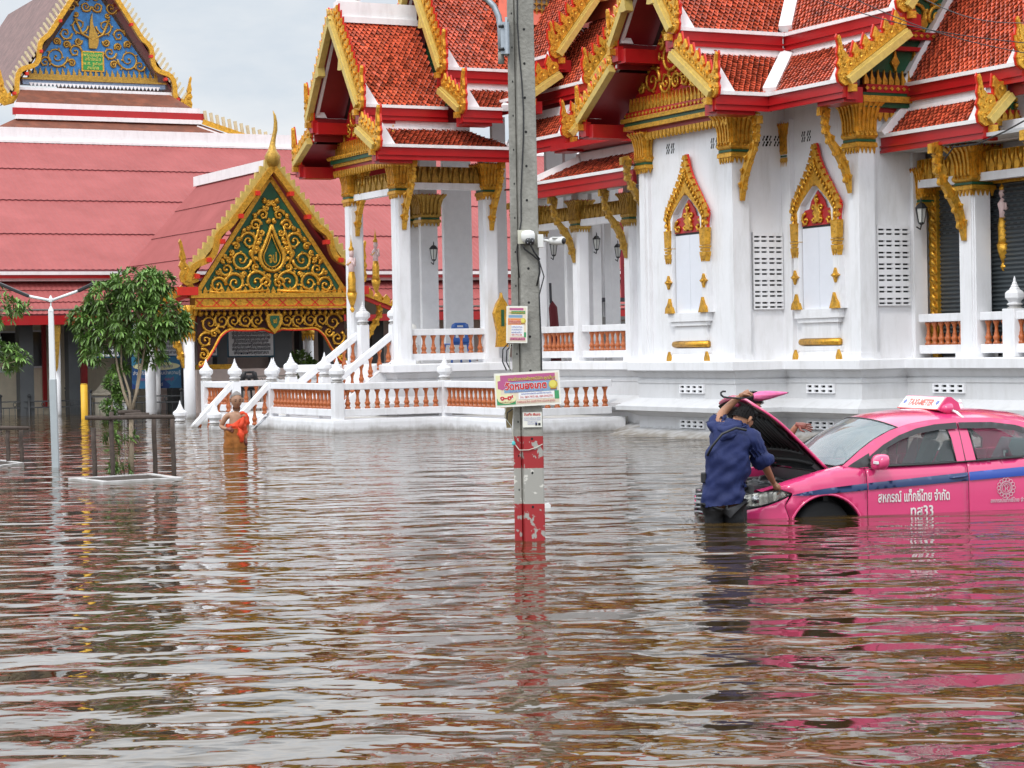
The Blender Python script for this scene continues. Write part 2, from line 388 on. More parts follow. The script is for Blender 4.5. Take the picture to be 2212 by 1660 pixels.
# ventilation blocks in the plinth (white frame, dark holes)
def vent(kind, x, y, z, along, w, h, nx, ny, parent, m=WHITE, holefrac=(0.62,0.5)):
    """block screen standing proud of a wall; along 'y' = on a wall that faces -x, 'x' = on a wall that faces -y"""
    mb = MB()
    def bx(u0,u1,z0,z1,d0,d1):
        if along == 'y': mb.box(x-d1, x-d0, y-u1, y-u0, z+z0, z+z1)
        else: mb.box(x+u0, x+u1, y-d1, y-d0, z+z0, z+z1)
    mb.use(DARK); bx(0.004, w-0.004, 0.004, h-0.004, 0.004, 0.008)
    mb.use(m)
    cw = w/nx; ch = h/ny; gx = cw*(1-holefrac[0])/2; gy = ch*(1-holefrac[1])/2
    for j in range(ny+1):
        z0 = max(0, j*ch-gy); z1 = min(h, j*ch+gy); bx(0, w, z0, z1, 0.002, 0.045)
    for j in range(ny):
        for i in range(nx+1):
            u0 = max(0, i*cw-gx); u1 = min(w, i*cw+gx); bx(u0, u1, j*ch+gy, (j+1)*ch-gy, 0.002, 0.044)
    return mb.build(kind, parent)
VPX = [(1497,845,915),(1775,843,916),(2052,842,917)]
for px, pa, pb in VPX:
    pl = {1497:-0.10, 1775:1.01, 2052:1.98}[px]
    q = T.hit(px, pa, x=pl)
    for z in (0.80, 0.155):
        vent('vent_block', pl, q.y+0.42, z, 'y', 0.84, 0.16 if z>0.5 else 0.15, 4, 2, plinth)
# ---- walls
wall_path = [(1.11,2.28),(1.11,0.0),(0,0),(0,-3.125),(1.11,-3.125),(1.11,-5.40),(2.43,-5.40),(2.43,-5.1),(2.64,-5.1),(2.64,-9.6)]
mb = MB().use(WHITE); seg_sweep(mb, wall_path, [(0,1.38),(0,6.3)])
# base skirting and pilaster mouldings
def pil(x0, x1, y0, y1, z0=1.40, z1=5.75):
    mb.box(x0, x1, y0, y1, z0, z1)
    for k, (a, b) in enumerate(((0.05, 1.62), (0.035, 1.72))):
        mb.box(x0-a*0.6, x1+a*0.6 if x1 < 2.5 else x1, y0-a*0.6, y1+a*0.6, z0, z0+0.06+0.05*k)
for (x0,x1,y0,y1) in ((-0.07,0.2,-0.22,0.02),(-0.11,0.2,-0.14,0.05),                       # left corner of the window wing
                      (-0.07,0.30,-3.19,-2.88),(-0.11,0.24,-3.24,-2.97),                   # right corner
                      (1.02,1.30,-3.42,-3.10),                                             # recess
                      (1.04,1.40,-5.47,-5.15),(1.00,1.33,-5.52,-5.24),
                      (2.20,2.48,-5.47,-5.2)):
    pil(x0,x1,y0,y1)
wall = mb.build('wall', temple)
# grilles of slotted blocks in the two recesses
def block_grille(x0, x1, y, z0, z1, rows, cols, par):
    w = x1-x0; h = z1-z0; mb = MB().use(DARK); mb.box(x0, x1, y-0.006, y-0.002, z0, z1); mb.use(WHITE)
    ch = h/rows; cw = w/cols
    zs = []
    for j in range(rows):
        b = z0 + j*ch
        zs += [(b, b+ch*0.14), (b+ch*0.30, b+ch*0.52), (b+ch*0.68, b+ch)]
    for a, b in zs: mb.box(x0, x1, y-0.05, y-0.006, a, b)
    for i in range(cols):
        a = x0+i*cw
        for (u0, u1) in ((0,0.07),(0.45,0.55),(0.93,1.0)): mb.box(a+u0*cw, a+u1*cw, y-0.049, y-0.006, z0, z1)
    return mb.build('vent_grille', par)
qa = T.hit(1622, 540, y=-3.125); qb = T.hit(1690, 540, y=-3.125); qz = T.hit(1655, 669, y=-3.125); qz2 = T.hit(1655, 503, y=-3.125)
block_grille(0.36, 1.00, -3.13, qz.z, qz2.z, 7, 2, wall)
qa = T.hit(1884, 540, y=-5.4); qb = T.hit(1956, 540, y=-5.4); qz = T.hit(1920, 661, y=-5.4); qz2 = T.hit(1920, 487, y=-5.4)
block_grille(max(1.42,qa.x), qb.x+0.05, -5.41, qz.z, qz2.z, 7, 2, wall)
# small lattice vents under the eaves
def lattice(x, y, z, along, par):
    mb = MB()
    for k in range(2):
        for i in range(2):
            for j in range(2):
                u = k*0.17 + i*0.065; zz = z + j*0.10
                if along == 'y': o_, ux = (x-0.004, y-u, zz), (0,-1,0)
                else: o_, ux = (x+u, y-0.004, zz), (1,0,0)
                mb.use(DARK).prism([(0.0,0.0),(0.022,0.0),(0.03,0.045),(0.05,0.06),(0.05,0.09),(0.028,0.09),(0.02,0.05),(0.0,0.03)], o_, ux, (0,0,1), 0.006)
    return mb.build('lattice_vent', par)
for px, py, ax, pl in ((1440,334,'y',0.0),(1536,322,'y',0.0),(1630,316,'x',-3.125),(1732,308,'y',1.11),(1655,316,'x',-3.125),(1820,300,'y',1.11)):
    q = T.hit(px, py, **{('x' if ax == 'y' else 'y'): pl}); lattice(q.x, q.y, q.z, ax, wall)
# ---- windows
def temple_window(x, yc, z0, par):
    """tall shuttered window with a gilded spired frame, on a wall that faces -x. z0 = foot of the pane"""
    P = lambda u, z, w=0.0: (x-w, yc-u, z0+z)
    ux = (0,-1,0)
    W_, Hh = 0.50, 1.45
    mb = MB().use(BLACKP).box(x-0.03, x-0.001, yc-W_-0.02, yc+W_+0.02, z0-0.05, z0+Hh+0.06)
    win = mb.build('window', par)
    pane = MB().use(mat('white_shutter', (0.74,0.76,0.82), 0.35, var=0.02)); pane.box(x-0.045, x-0.031, yc-W_, yc-0.004, z0, z0+Hh).box(x-0.045, x-0.031, yc+0.004, yc+W_, z0, z0+Hh); pane.build('pane', win)
    fr = MB().use(WHITE)
    for s in (-1, 1):
        fr.prism([(s*(W_+0.02),0),(s*(W_+0.26),0),(s*(W_+0.21),0.3),(s*(W_+0.19),0.9),(s*(W_+0.17),Hh),(s*(W_+0.20),Hh+0.35),(s*0.05,Hh+1.05),(s*0.05,Hh+0.75),(s*(W_-0.04),Hh+0.40),(s*(W_+0.02),Hh)], P(0,0,0.06), ux, (0,0,1), 0.12)
    # stepped sill and base
    for (a, b, hw, dp) in ((-0.16,-0.0,0.68,0.13),(-0.24,-0.16,0.62,0.10),(-0.37,-0.24,0.55,0.06),(-0.52,-0.37,0.56,0.06),(-0.75,-0.66,0.62,0.09),(-1.13,-0.95,0.72,0.10),(-1.20,-1.13,0.70,0.08)):
        fr.box(x-dp, x-0.0015, yc-hw, yc+hw, z0+a, z0+b)
    fr.prism([(0.0,-0.95),(0.14,-0.95),(0.05,-0.75),(0.0,-0.75)], (x-0.0, yc+0.70, z0), (-1,0,0), (0,0,1), 0.001)
    vs = [(x,yc-0.72,z0-0.95),(x-0.14,yc-0.76,z0-0.95),(x-0.14,yc+0.76,z0-0.95),(x,yc+0.72,z0-0.95),(x,yc-0.60,z0-0.75),(x-0.085,yc-0.6,z0-0.75),(x-0.085,yc+0.6,z0-0.75),(x,yc+0.6,z0-0.75)]
    fr.add(vs, [(0,1,2,3),(4,7,6,5),(0,4,5,1),(1,5,6,2),(2,6,7,3)])
    fr.build('surround', win)
    sl = MB().use(GOLD).tube([P(-0.60,-0.585,0.05),P(0.60,-0.585,0.05)], 0.062, 8); sl.build('gilded_roll', win)
    # gilded spired arch
    g = MB().use(GOLD)
    outer = [(0.67,Hh-0.02),(0.67,Hh+0.18),(0.72,Hh+0.38),(0.57,Hh+0.56),(0.45,Hh+0.72),(0.30,Hh+0.90),(0.17,Hh+1.08),(0.08,Hh+1.25),(0.03,Hh+1.42)]
    inner = [(0.55,Hh-0.02),(0.55,Hh+0.20),(0.56,Hh+0.30),(0.43,Hh+0.45),(0.25,Hh+0.60),(0.09,Hh+0.72),(0.0,Hh+0.78)]
    for s in (-1, 1):
        poly = [(s*a, b) for a, b in outer] + [(0.0,Hh+1.48)] + [(s*a, b) for a, b in inner[::-1]]
        g.prism(poly, P(0,0,0.10), ux, (0,0,1), 0.07)
        for k in range(11):     # crockets along the arch
            t = k/10; i = min(int(t*7), 6); f = t*7-i
            a = outer[i+1] if i+1 < len(outer) else outer[-1]; b = outer[min(i+2, 8)]
            c = (a[0]+(b[0]-a[0])*f, a[1]+(b[1]-a[1])*f)
            g.prism([(s*p[0], p[1]) for p in flame(0.15-0.06*t, 0.10-0.03*t, 0.2)], P(s*c[0]-0*s, c[1]-0.03, 0.12), ux, (0,0,1), 0.06)
        for k in range(16):
            t = k/15; i = min(int(t*6.99), 6); f = t*6.99-i; A = outer[i+1]; B = outer[i+2] if i+2 < 9 else outer[8]; C = inner[min(i, 6)]; D = inner[min(i+1, 6)]
            c = ((A[0]+(B[0]-A[0])*f)*0.6+(C[0]+(D[0]-C[0])*f)*0.4, (A[1]+(B[1]-A[1])*f)*0.6+(C[1]+(D[1]-C[1])*f)*0.4)
            g.tube([P(s*(c[0]-0.04), c[1]-0.05, 0.14), P(s*(c[0]+0.01), c[1], 0.165), P(s*(c[0]+0.0), c[1]+0.06, 0.14)], [0.010,0.026,0.008], 5)
        # capital like corbel ends and hanging teeth
        x0 = s*0.625
        for (hw, za, zb) in ((0.11,0.0,0.10),(0.10,-0.22,0.0),(0.11,-0.27,-0.23),(0.08,-0.33,-0.28),(0.10,-0.42,-0.34)):
            g.prism([(x0-hw*0.85,Hh+za),(x0+hw*0.85,Hh+za),(x0+hw,Hh+zb),(x0-hw,Hh+zb)], P(0,0,0.10), ux, (0,0,1), 0.13)
        for q in (-0.07, 0, 0.07): g.prism([(x0+q-0.035,Hh-0.42),(x0+q,Hh-0.52),(x0+q+0.035,Hh-0.42)], P(0,0,0.10), ux, (0,0,1), 0.10)
        # side rosettes and foot leaves
        g_keep = g; g = MB().use(GOLD)
        star = [(0.11*(1 if i % 2 == 0 else 0.5)*math.cos(i*PI/4), 0.13*(1 if i % 2 == 0 else 0.45)*math.sin(i*PI/4)) for i in range(8)]
        g.prism([(s*0.62+a, 0.58+b) for a, b in star], P(0,0,0.14), ux, (0,0,1), 0.06)
        g.tube([P(s*0.62,0.58,0.14), P(s*0.62,0.58,0.20)], [0.05,0.02], 6); g.build('rosette', win); g = MB().use(GOLD)
        g.prism([(s*0.46,0.0),(s*0.72,0.0),(s*0.70,0.10),(s*0.63,0.17),(s*0.58,0.28),(s*0.53,0.14)], P(0,0,0.14), ux, (0,0,1), 0.08)
        g.build('foot_leaf', win); g = MB().use(GOLD)
        g.prism([(s*0.60,-0.93),(s*0.74,-0.93),(s*0.72,-0.82),(s*0.66,-0.72),(s*0.60,-0.84)], P(0,0,0.13), ux, (0,0,1), 0.05); g.build('base_leaf', win); g = g_keep
    # tympanum relief
    ty = [(-0.50,Hh+0.04),(0.50,Hh+0.04),(0.50,Hh+0.24),(0.40,Hh+0.32),(0.26,Hh+0.34),(0.20,Hh+0.48),(0.0,Hh+0.66),(-0.20,Hh+0.48),(-0.26,Hh+0.34),(-0.40,Hh+0.32),(-0.50,Hh+0.24)]
    g.use(REDP).prism(ty, P(0,0,0.045), ux, (0,0,1), 0.02); g.use(GOLD)
    TT = lambda u, v, w: P(u, v, 0.058+w)
    scroll_relief(g, TT, [(-0.36,Hh+0.15,0.12,1.1,PI/2,1),(0.36,Hh+0.15,0.12,1.1,PI/2,-1),(-0.10,Hh+0.15,0.09,1.1,PI/2,-1),(0.10,Hh+0.15,0.09,1.1,PI/2,1),(-0.12,Hh+0.34,0.09,1.0,-PI/2,1),(0.12,Hh+0.34,0.09,1.0,-PI/2,-1),(0,Hh+0.50,0.07,1.0,PI/2,1)], 0.026)
    g.prism(flame(0.40,0.18,0.0), P(0,Hh+0.10,0.07), ux, (0,0,1), 0.05)
    # red enamel edge of the arch (its side thickness)
    g.use(BRED)
    for s in (-1, 1):
        pts = outer+[(0.0,Hh+1.48)]
        for i in range(len(pts)-1):
            a, b = pts[i], pts[i+1]
            g.bar(P(s*(a[0]+0.004), a[1], 0.075), P(s*(b[0]+0.004), b[1], 0.075), 0.075, 0.05, up=(1,0,0))
    g.build('gilded_arch', win)
    return win
q = T.hit(1503, 676, x=0.0); temple_window(0.0, -1.66, q.z, temple)
q2 = T.hit(1776, 669, x=1.11); temple_window(1.11, q2.y, q.z, temple)
# ---- columns
def shaft(mb, cx, cy, z0, z1, w):
    a = w/2; b = a*0.74; c = a*0.87
    pl = [(a,-b),(a,b),(c,b),(c,c),(b,c),(b,a),(-b,a),(-b,c),(-c,c),(-c,b),(-a,b),(-a,-b),(-c,-b),(-c,-c),(-b,-c),(-b,-a),(b,-a),(b,-c),(c,-c),(c,-b)]
    n = len(pl); vs = [(cx+p[0], cy+p[1], z0) for p in pl]+[(cx+p[0], cy+p[1], z1) for p in pl]
    mb.add(vs, [(i, (i+1) % n, n+(i+1) % n, n+i) for i in range(n)])
def sqring(mb, cx, cy, prof):
    vs = []; fs = []
    for hw, z in prof: vs += [(cx-hw,cy-hw,z),(cx+hw,cy-hw,z),(cx+hw,cy+hw,z),(cx-hw,cy+hw,z)]
    for i in range(len(prof)-1):
        for k in range(4): fs.append((i*4+k, i*4+(k+1) % 4, (i+1)*4+(k+1) % 4, (i+1)*4+k))
    fs.append((0,3,2,1)); e = (len(prof)-1)*4; fs.append((e,e+1,e+2,e+3)); mb.add(vs, fs)
def capital_mb(w, h, m=GOLD):
    """lotus capital, origin at its foot"""
    mb = MB().use(m); r = w/2
    sqring(mb, 0, 0, [(r*1.02,0.10*h),(r*1.25,0.12*h),(r*1.22,0.20*h),(r*1.05,0.22*h)])
    sqring(mb, 0, 0, [(r*1.05,0.265*h),(r*1.22,0.30*h),(r*1.28,0.34*h),(r*1.18,0.42*h),(r*1.20,0.65*h),(r*1.42,0.84*h),(r*1.80,0.95*h),(r*1.78,0.97*h)])
    mb.use(GREENP); sqring(mb, 0, 0, [(r*1.12,0.22*h),(r*1.12,0.265*h)]); mb.use(m)
    for s in range(4):
        a = s*PI/2; c, sn = round(math.cos(a)), round(math.sin(a))
        def Q(u, d, z): return (c*d - sn*u, sn*d + c*u, z)
        ux = (-sn, c, 0)
        for k in range(5):
            u = (k-2)*r*0.46
            mb.tube([Q(u, r*1.20, 0.40*h), Q(u, r*1.23, 0.62*h), Q(u*1.15, r*1.46, 0.85*h), Q(u*1.4, r*1.80, 0.95*h), Q(u*1.5, r*1.9, 1.0*h)], [r*0.15,r*0.16,r*0.17,r*0.14,r*0.02], 4)
            mb.prism([(u-r*0.20,0.12*h),(u,0.0),(u+r*0.20,0.12*h)], Q(0, r*1.06, 0), ux, (0,0,1), r*0.16)
        for k in range(4):
            u = (k-1.5)*r*0.5
            mb.tube([Q(u, r*1.15, 0.33*h), Q(u, r*1.38, 0.37*h), Q(u, r*1.2, 0.44*h)], [r*0.12,r*0.12,r*0.02], 4)
        mb.use(REDP)
        for k in range(4):
            u = (k-1.5)*r*0.5; mb.prism([(u*1.6-r*0.1,0.94*h),(u*1.6+r*0.1,0.94*h),(u*1.6,1.0*h)], Q(0, r*1.84, 0), ux, (0,0,1), r*0.06)
        mb.use(m)
    return mb
def bracket_mb(sc=1.0, m=GOLD):
    """naga eave strut in the plane x (outward) / z, origin at its lower tip on the column face"""
    mb = MB().use(m)
    cl = [(0.02,0.0,0.02),(0.05,0.22,0.09),(0.12,0.46,0.13),(0.24,0.68,0.15),(0.40,0.88,0.10),(0.49,1.05,0.055),(0.50,1.20,0.055),(0.48,1.34,0.09),(0.53,1.46,0.11),(0.62,1.44,0.08),(0.64,1.32,0.03)]
    A = []; B = []
    for i, (x, z, w) in enumerate(cl):
        p = cl[max(i-1,0)]; q = cl[min(i+1,len(cl)-1)]; d = Vector((q[0]-p[0], q[1]-p[1])).normalized(); n = Vector((d.y, -d.x))
        A.append(((x+n.x*w/2)*sc, (z+n.y*w/2)*sc)); B.append(((x-n.x*w/2)*sc, (z-n.y*w/2)*sc))
    mb.prism(A+B[::-1], (0,0,0), (1,0,0), (0,0,1), 0.10*sc)
    for i in range(1, 8):
        x, z, w = cl[i]
        mb.prism([(p[0]*sc, p[1]*sc) for p in flame(0.16, 0.10, 0.35)], ((x+w*0.35)*sc, 0, (z-0.04)*sc), (0.9,0,-0.2), (0.2,0,0.95), 0.07*sc)
        mb.tube([((x-w*0.2)*sc, -0.05*sc, z*sc), ((x)*sc, -0.075*sc, (z+0.08)*sc), ((x+w*0.2)*sc, -0.05*sc, (z+0.12)*sc)], [0.015*sc,0.035*sc,0.008*sc], 4)
        mb.tube([((x-w*0.2)*sc, 0.05*sc, z*sc), ((x)*sc, 0.075*sc, (z+0.08)*sc), ((x+w*0.2)*sc, 0.05*sc, (z+0.12)*sc)], [0.015*sc,0.035*sc,0.008*sc], 4)
    return mb
_cap = {}
def column(cx, cy, w=0.34, z0=1.40, z1=5.95, cz=5.02, ch=0.82, brackets=(), shaft_on=True, capm=GOLD, bsc=1.0, par=None, cw=None):
    if shaft_on:
        mb = MB().use(WHITE); shaft(mb, cx, cy, z0, z1, w); mb.box(cx-w*0.6, cx+w*0.6, cy-w*0.6, cy+w*0.6, z0-0.001, z0+0.09)
        co = mb.build('column', par or temple)
    else: co = par or temple
    key = (w if cw is None else cw, ch, capm.name)
    if key not in _cap:
        c = capital_mb((w if cw is None else cw), ch, capm).build('capital', co); c.location = (cx, cy, cz); _cap[key] = c
    else: c = inst(_cap[key], co, (cx, cy, cz))
    for ang in brackets:
        if ('b', bsc, capm.name) not in _cap:
            b = bracket_mb(bsc, capm).build('eave_bracket', co); _cap[('b', bsc, capm.name)] = b
            b.location = (cx+math.cos(ang)*w*0.5, cy+math.sin(ang)*w*0.5, cz-0.68*bsc); b.rotation_euler = (0, 0, ang)
        else:
            b = inst(_cap[('b', bsc, capm.name)], co, (cx+math.cos(ang)*w*0.5, cy+math.sin(ang)*w*0.5, cz-0.68*bsc), ang)
    return co
WX = PI; SY = -PI/2       # bracket directions: -x and -y
q = T.hit(862, 440, y=7.15)
CZ = 5.0
column(-1.97, 7.15, brackets=(SY,), cz=CZ)                     # front left corner of the portico
column(-1.97, 9.75, brackets=(SY,), cz=CZ)
column(0.15, 7.15, brackets=(SY,), cz=CZ)
cgx = 1.10
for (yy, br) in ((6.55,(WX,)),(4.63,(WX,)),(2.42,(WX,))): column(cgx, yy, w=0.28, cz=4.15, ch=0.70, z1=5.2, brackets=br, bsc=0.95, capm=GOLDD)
# capitals against the walls of the hall
column(0.03, -0.10, w=0.40, shaft_on=False, par=wall, cz=5.0, ch=0.80, brackets=(), cw=0.34)
column(0.07, -3.07, w=0.40, shaft_on=False, par=wall, cz=4.95, ch=0.92, brackets=(SY,), cw=0.38, bsc=1.0)
column(1.13, -3.22, w=0.20, shaft_on=False, par=wall, cz=4.90, ch=0.80, cw=0.20)
column(1.16, -5.34, w=0.40, shaft_on=False, par=wall, cz=4.95, ch=0.92, brackets=(WX,), cw=0.36, bsc=1.0)
column(0.32, 0.18, w=0.2, shaft_on=False, par=wall, cz=4.55, ch=0.85, cw=0.24, brackets=(WX,), capm=GOLDD, bsc=1.0)
# right porch
PCX = 2.32
column(PCX, -6.98, w=0.42, cz=4.12, ch=0.86, z1=5.6, brackets=(WX,), cw=0.42, bsc=1.1)
column(2.42, -5.48, w=0.24, shaft_on=False, par=wall, cz=3.95, ch=0.78, cw=0.26)
column(PCX, -9.3, w=0.42, cz=4.12, ch=0.86, z1=5.6, brackets=(WX,), cw=0.42, bsc=1.1)
# ---- beams and friezes between capitals
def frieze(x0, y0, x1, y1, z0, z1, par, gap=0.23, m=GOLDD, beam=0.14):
    a = Vector((x0,y0,0)); b = Vector((x1,y1,0)); d = (b-a); Lh = d.length; d.normalize(); nrm = Vector((d.y,-d.x,0))
    mb = MB().use(WHITE); mb.bar(a+Vector((0,0,z0-beam/2)), b+Vector((0,0,z0-beam/2)), 0.16, beam)
    mb.use(m); mb.bar(a+Vector((0,0,(z0+z1)/2)), b+Vector((0,0,(z0+z1)/2)), 0.07, z1-z0-0.002)
    n = max(2, int(Lh/gap)); h = z1-z0
    for k in range(n):
        c = a + d*(Lh*(k+0.5)/n) + nrm*0.035
        mb.prism(flame(h*0.95, Lh/n*0.62), c+Vector((0,0,z0)), d, (0,0,1), 0.07)
        e = a + d*(Lh*(k)/n) + nrm*0.035
        mb.tube([e+Vector((0,0,z0+0.02)), e+Vector((0,0,z0+h*0.55))+nrm*0.03, e+Vector((0,0,z1-0.02))], [0.03,0.035,0.05], 5)
    return mb.build('gilded_frieze', par)
frieze(-1.80,7.15,-0.02,7.15,5.36,5.72,temple)
frieze(-1.97,9.6,-1.97,7.32,5.26,5.62,temple, gap=0.3)
frieze(cgx,4.5,cgx,2.55,4.42,4.72,temple,gap=0.2); frieze(cgx,6.4,cgx,4.76,4.42,4.72,temple,gap=0.2)
frieze(PCX,-5.55,PCX,-6.8,4.50,4.86,temple,gap=0.2,m=GOLD); frieze(PCX,-7.2,PCX,-9.1,4.50,4.86,temple,gap=0.2,m=GOLD)
# ---- inner piers seen through the portico and the gallery
mb = MB().use(mat('pale_grey_wall', (0.66,0.66,0.67), 0.6, var=0.05))  # inner piers a little greyer than the white paint
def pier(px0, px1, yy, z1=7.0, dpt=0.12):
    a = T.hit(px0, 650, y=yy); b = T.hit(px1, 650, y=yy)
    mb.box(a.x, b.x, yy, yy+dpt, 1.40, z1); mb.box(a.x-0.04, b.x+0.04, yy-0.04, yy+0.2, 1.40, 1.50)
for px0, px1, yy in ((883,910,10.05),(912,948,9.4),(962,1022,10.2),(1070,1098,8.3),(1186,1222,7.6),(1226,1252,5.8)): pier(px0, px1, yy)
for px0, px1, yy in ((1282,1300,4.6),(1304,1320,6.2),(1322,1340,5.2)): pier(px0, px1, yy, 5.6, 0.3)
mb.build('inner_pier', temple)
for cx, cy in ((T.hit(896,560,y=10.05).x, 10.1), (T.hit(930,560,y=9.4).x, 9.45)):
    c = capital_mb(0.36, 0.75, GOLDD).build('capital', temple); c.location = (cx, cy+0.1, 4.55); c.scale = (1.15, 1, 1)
# ---- balustrades
bal_mb = MB().use(TERRA)
BPROF = [(0.062,0.0),(0.062,0.035),(0.042,0.045),(0.048,0.075),(0.060,0.10),(0.062,0.125),(0.040,0.155),(0.044,0.175),(0.030,0.22),(0.028,0.27),(0.036,0.32),(0.050,0.355),(0.060,0.365),(0.060,0.40)]
bal_mb.smooth = True; bal_mb.lathe(BPROF, n=10)
BAL = [None]
def baluster(par, x, y, z, tilt=None, s=1.0):
    if BAL[0] is None:
        BAL[0] = bal_mb.build('baluster', par); BAL[0].location = (x, y, z); o = BAL[0]
    else: o = inst(BAL[0], par, (x, y, z))
    o.scale = (1, 1, s); return o
def balustrade(par, x0, y0, x1, y1, z, sp=0.20, zb=0.07, brh=0.15, bh=0.40, trh=0.14, w=0.15, z1=None, m=WHITE, inset=0.12):
    z1 = z if z1 is None else z1
    a = Vector((x0,y0,z)); b = Vector((x1,y1,z1)); up = Vector((0,0,1))
    for nm, h0, hh, ww in (('bottom_rail', zb, brh, w), ('top_rail', zb+brh+bh, trh, w*1.1)):
        mb = MB().use(m); d = (b-a).normalized(); ha = h0+hh/2
        vs = []
        sd = Vector((d.y,-d.x,0)).normalized()
        for p in (a, b):
            for sx, sz in ((-1,0),(1,0),(1,1),(-1,1)): vs.append(p + sd*(sx*ww/2) + up*(h0+sz*hh))
        mb.add(vs, [(3,2,1,0),(4,5,6,7),(0,1,5,4),(1,2,6,5),(2,3,7,6),(3,0,4,7)])
        mb.build(nm, par, bevel=0.012)
    Lh = (Vector((x1,y1))-Vector((x0,y0))).length; n = max(1, int((Lh-2*inset)/sp))
    for k in range(n+1):
        t = (inset + (Lh-2*inset)*k/n)/Lh; p = a + (b-a)*t
        baluster(par, p.x, p.y, p.z+zb+brh-0.001, s=bh/0.40+0.004)
balustrade(temple, -1.80, 7.15, 0.0, 7.15, 1.40, sp=0.205, inset=0.1)
balustrade(temple, cgx, 6.42, cgx, 4.77, 1.40, sp=0.19, inset=0.14); balustrade(temple, cgx, 4.49, cgx, 2.56, 1.40, sp=0.19, inset=0.3)
balustrade(temple, PCX-0.02, -5.55, PCX-0.02, -6.77, 1.40, sp=0.17, w=0.17, inset=0.16); balustrade(temple, PCX-0.02, -7.2, PCX-0.02, -9.1, 1.40, sp=0.19, w=0.17)
FPROF = [(0.125,0),(0.135,0.015),(0.10,0.035),(0.10,0.05),(0.135,0.065),(0.135,0.08),(0.105,0.10),(0.11,0.12),(0.165,0.18),(0.165,0.255),(0.14,0.285),(0.085,0.32),(0.09,0.33),(0.062,0.36),(0.066,0.37),(0.043,0.405),(0.047,0.415),(0.025,0.45),(0.022,0.48),(0.004,0.54)]
POST = [None]
def newel(par, x, y, z0, z1, w=0.22):
    mb = MB().use(WHITE).box(x-w/2, x+w/2, y-w/2, y+w/2, z0, z1); po = mb.build('newel_post', par, bevel=0.012)
    if POST[0] is None: POST[0] = MB().use(WHITE).lathe(FPROF, n=8, rot=PI/8).build('finial', po); POST[0].location = (x, y, z1-0.002)
    else: inst(POST[0], po, (x, y, z1-0.002))
    return po
newel(temple, PCX-0.02, -8.0, 1.40, 2.20, 0.30)
newel(temple, -1.97, 9.35, 1.40, 2.30)   # head of the stair, far side
newel(temple, -1.99, 7.52, 1.40, 2.28)
# ---- roller shutter door in the right porch
mb = MB().use(mat('grey_shutter_steel', (0.085,0.10,0.11), 0.42, metal=0.5, var=0.08))
DX = 2.62; z = 1.42
while z < 4.35:
    mb.add([(DX,-5.6,z),(DX,-9.5,z),(DX-0.03,-9.5,z+0.035),(DX-0.03,-5.6,z+0.035),(DX,-5.6,z+0.075),(DX,-9.5,z+0.075)], [(0,1,2,3),(3,2,5,4)]); z += 0.075
mb.use(BLACKP)
for k in range(10):
    for i in range(22):
        y = -5.7-i*0.17-(0.08 if k % 2 else 0); mb.box(DX-0.036, DX-0.028, y-0.085, y, 3.55+k*0.075, 3.572+k*0.075)
mb.build('roller_shutter', temple)
mb = MB().use(GOLD); mb.box(DX-0.09, DX+0.02, -5.68, -5.52, 1.40, 4.55).box(DX-0.09, DX+0.02, -9.5, -5.2, 4.32, 4.50)
zz = 1.5
while zz < 4.4:
    mb.prism(flame(0.20,0.10,0.2), (DX-0.06,-5.53,zz), (0,1,0), (0.0,0.25,1), 0.05); mb.tube([(DX-0.09,-5.66,zz),(DX-0.13,-5.60,zz+0.07),(DX-0.09,-5.56,zz+0.14)], [0.02,0.035,0.01], 5); zz += 0.15
yy = -5.6
while yy > -9.4: mb.prism(flame(0.22,0.14,0.0), (DX-0.06,yy,4.48), (0,-1,0), (0,0,1), 0.05); yy -= 0.16
mb.build('door_frame', temple)
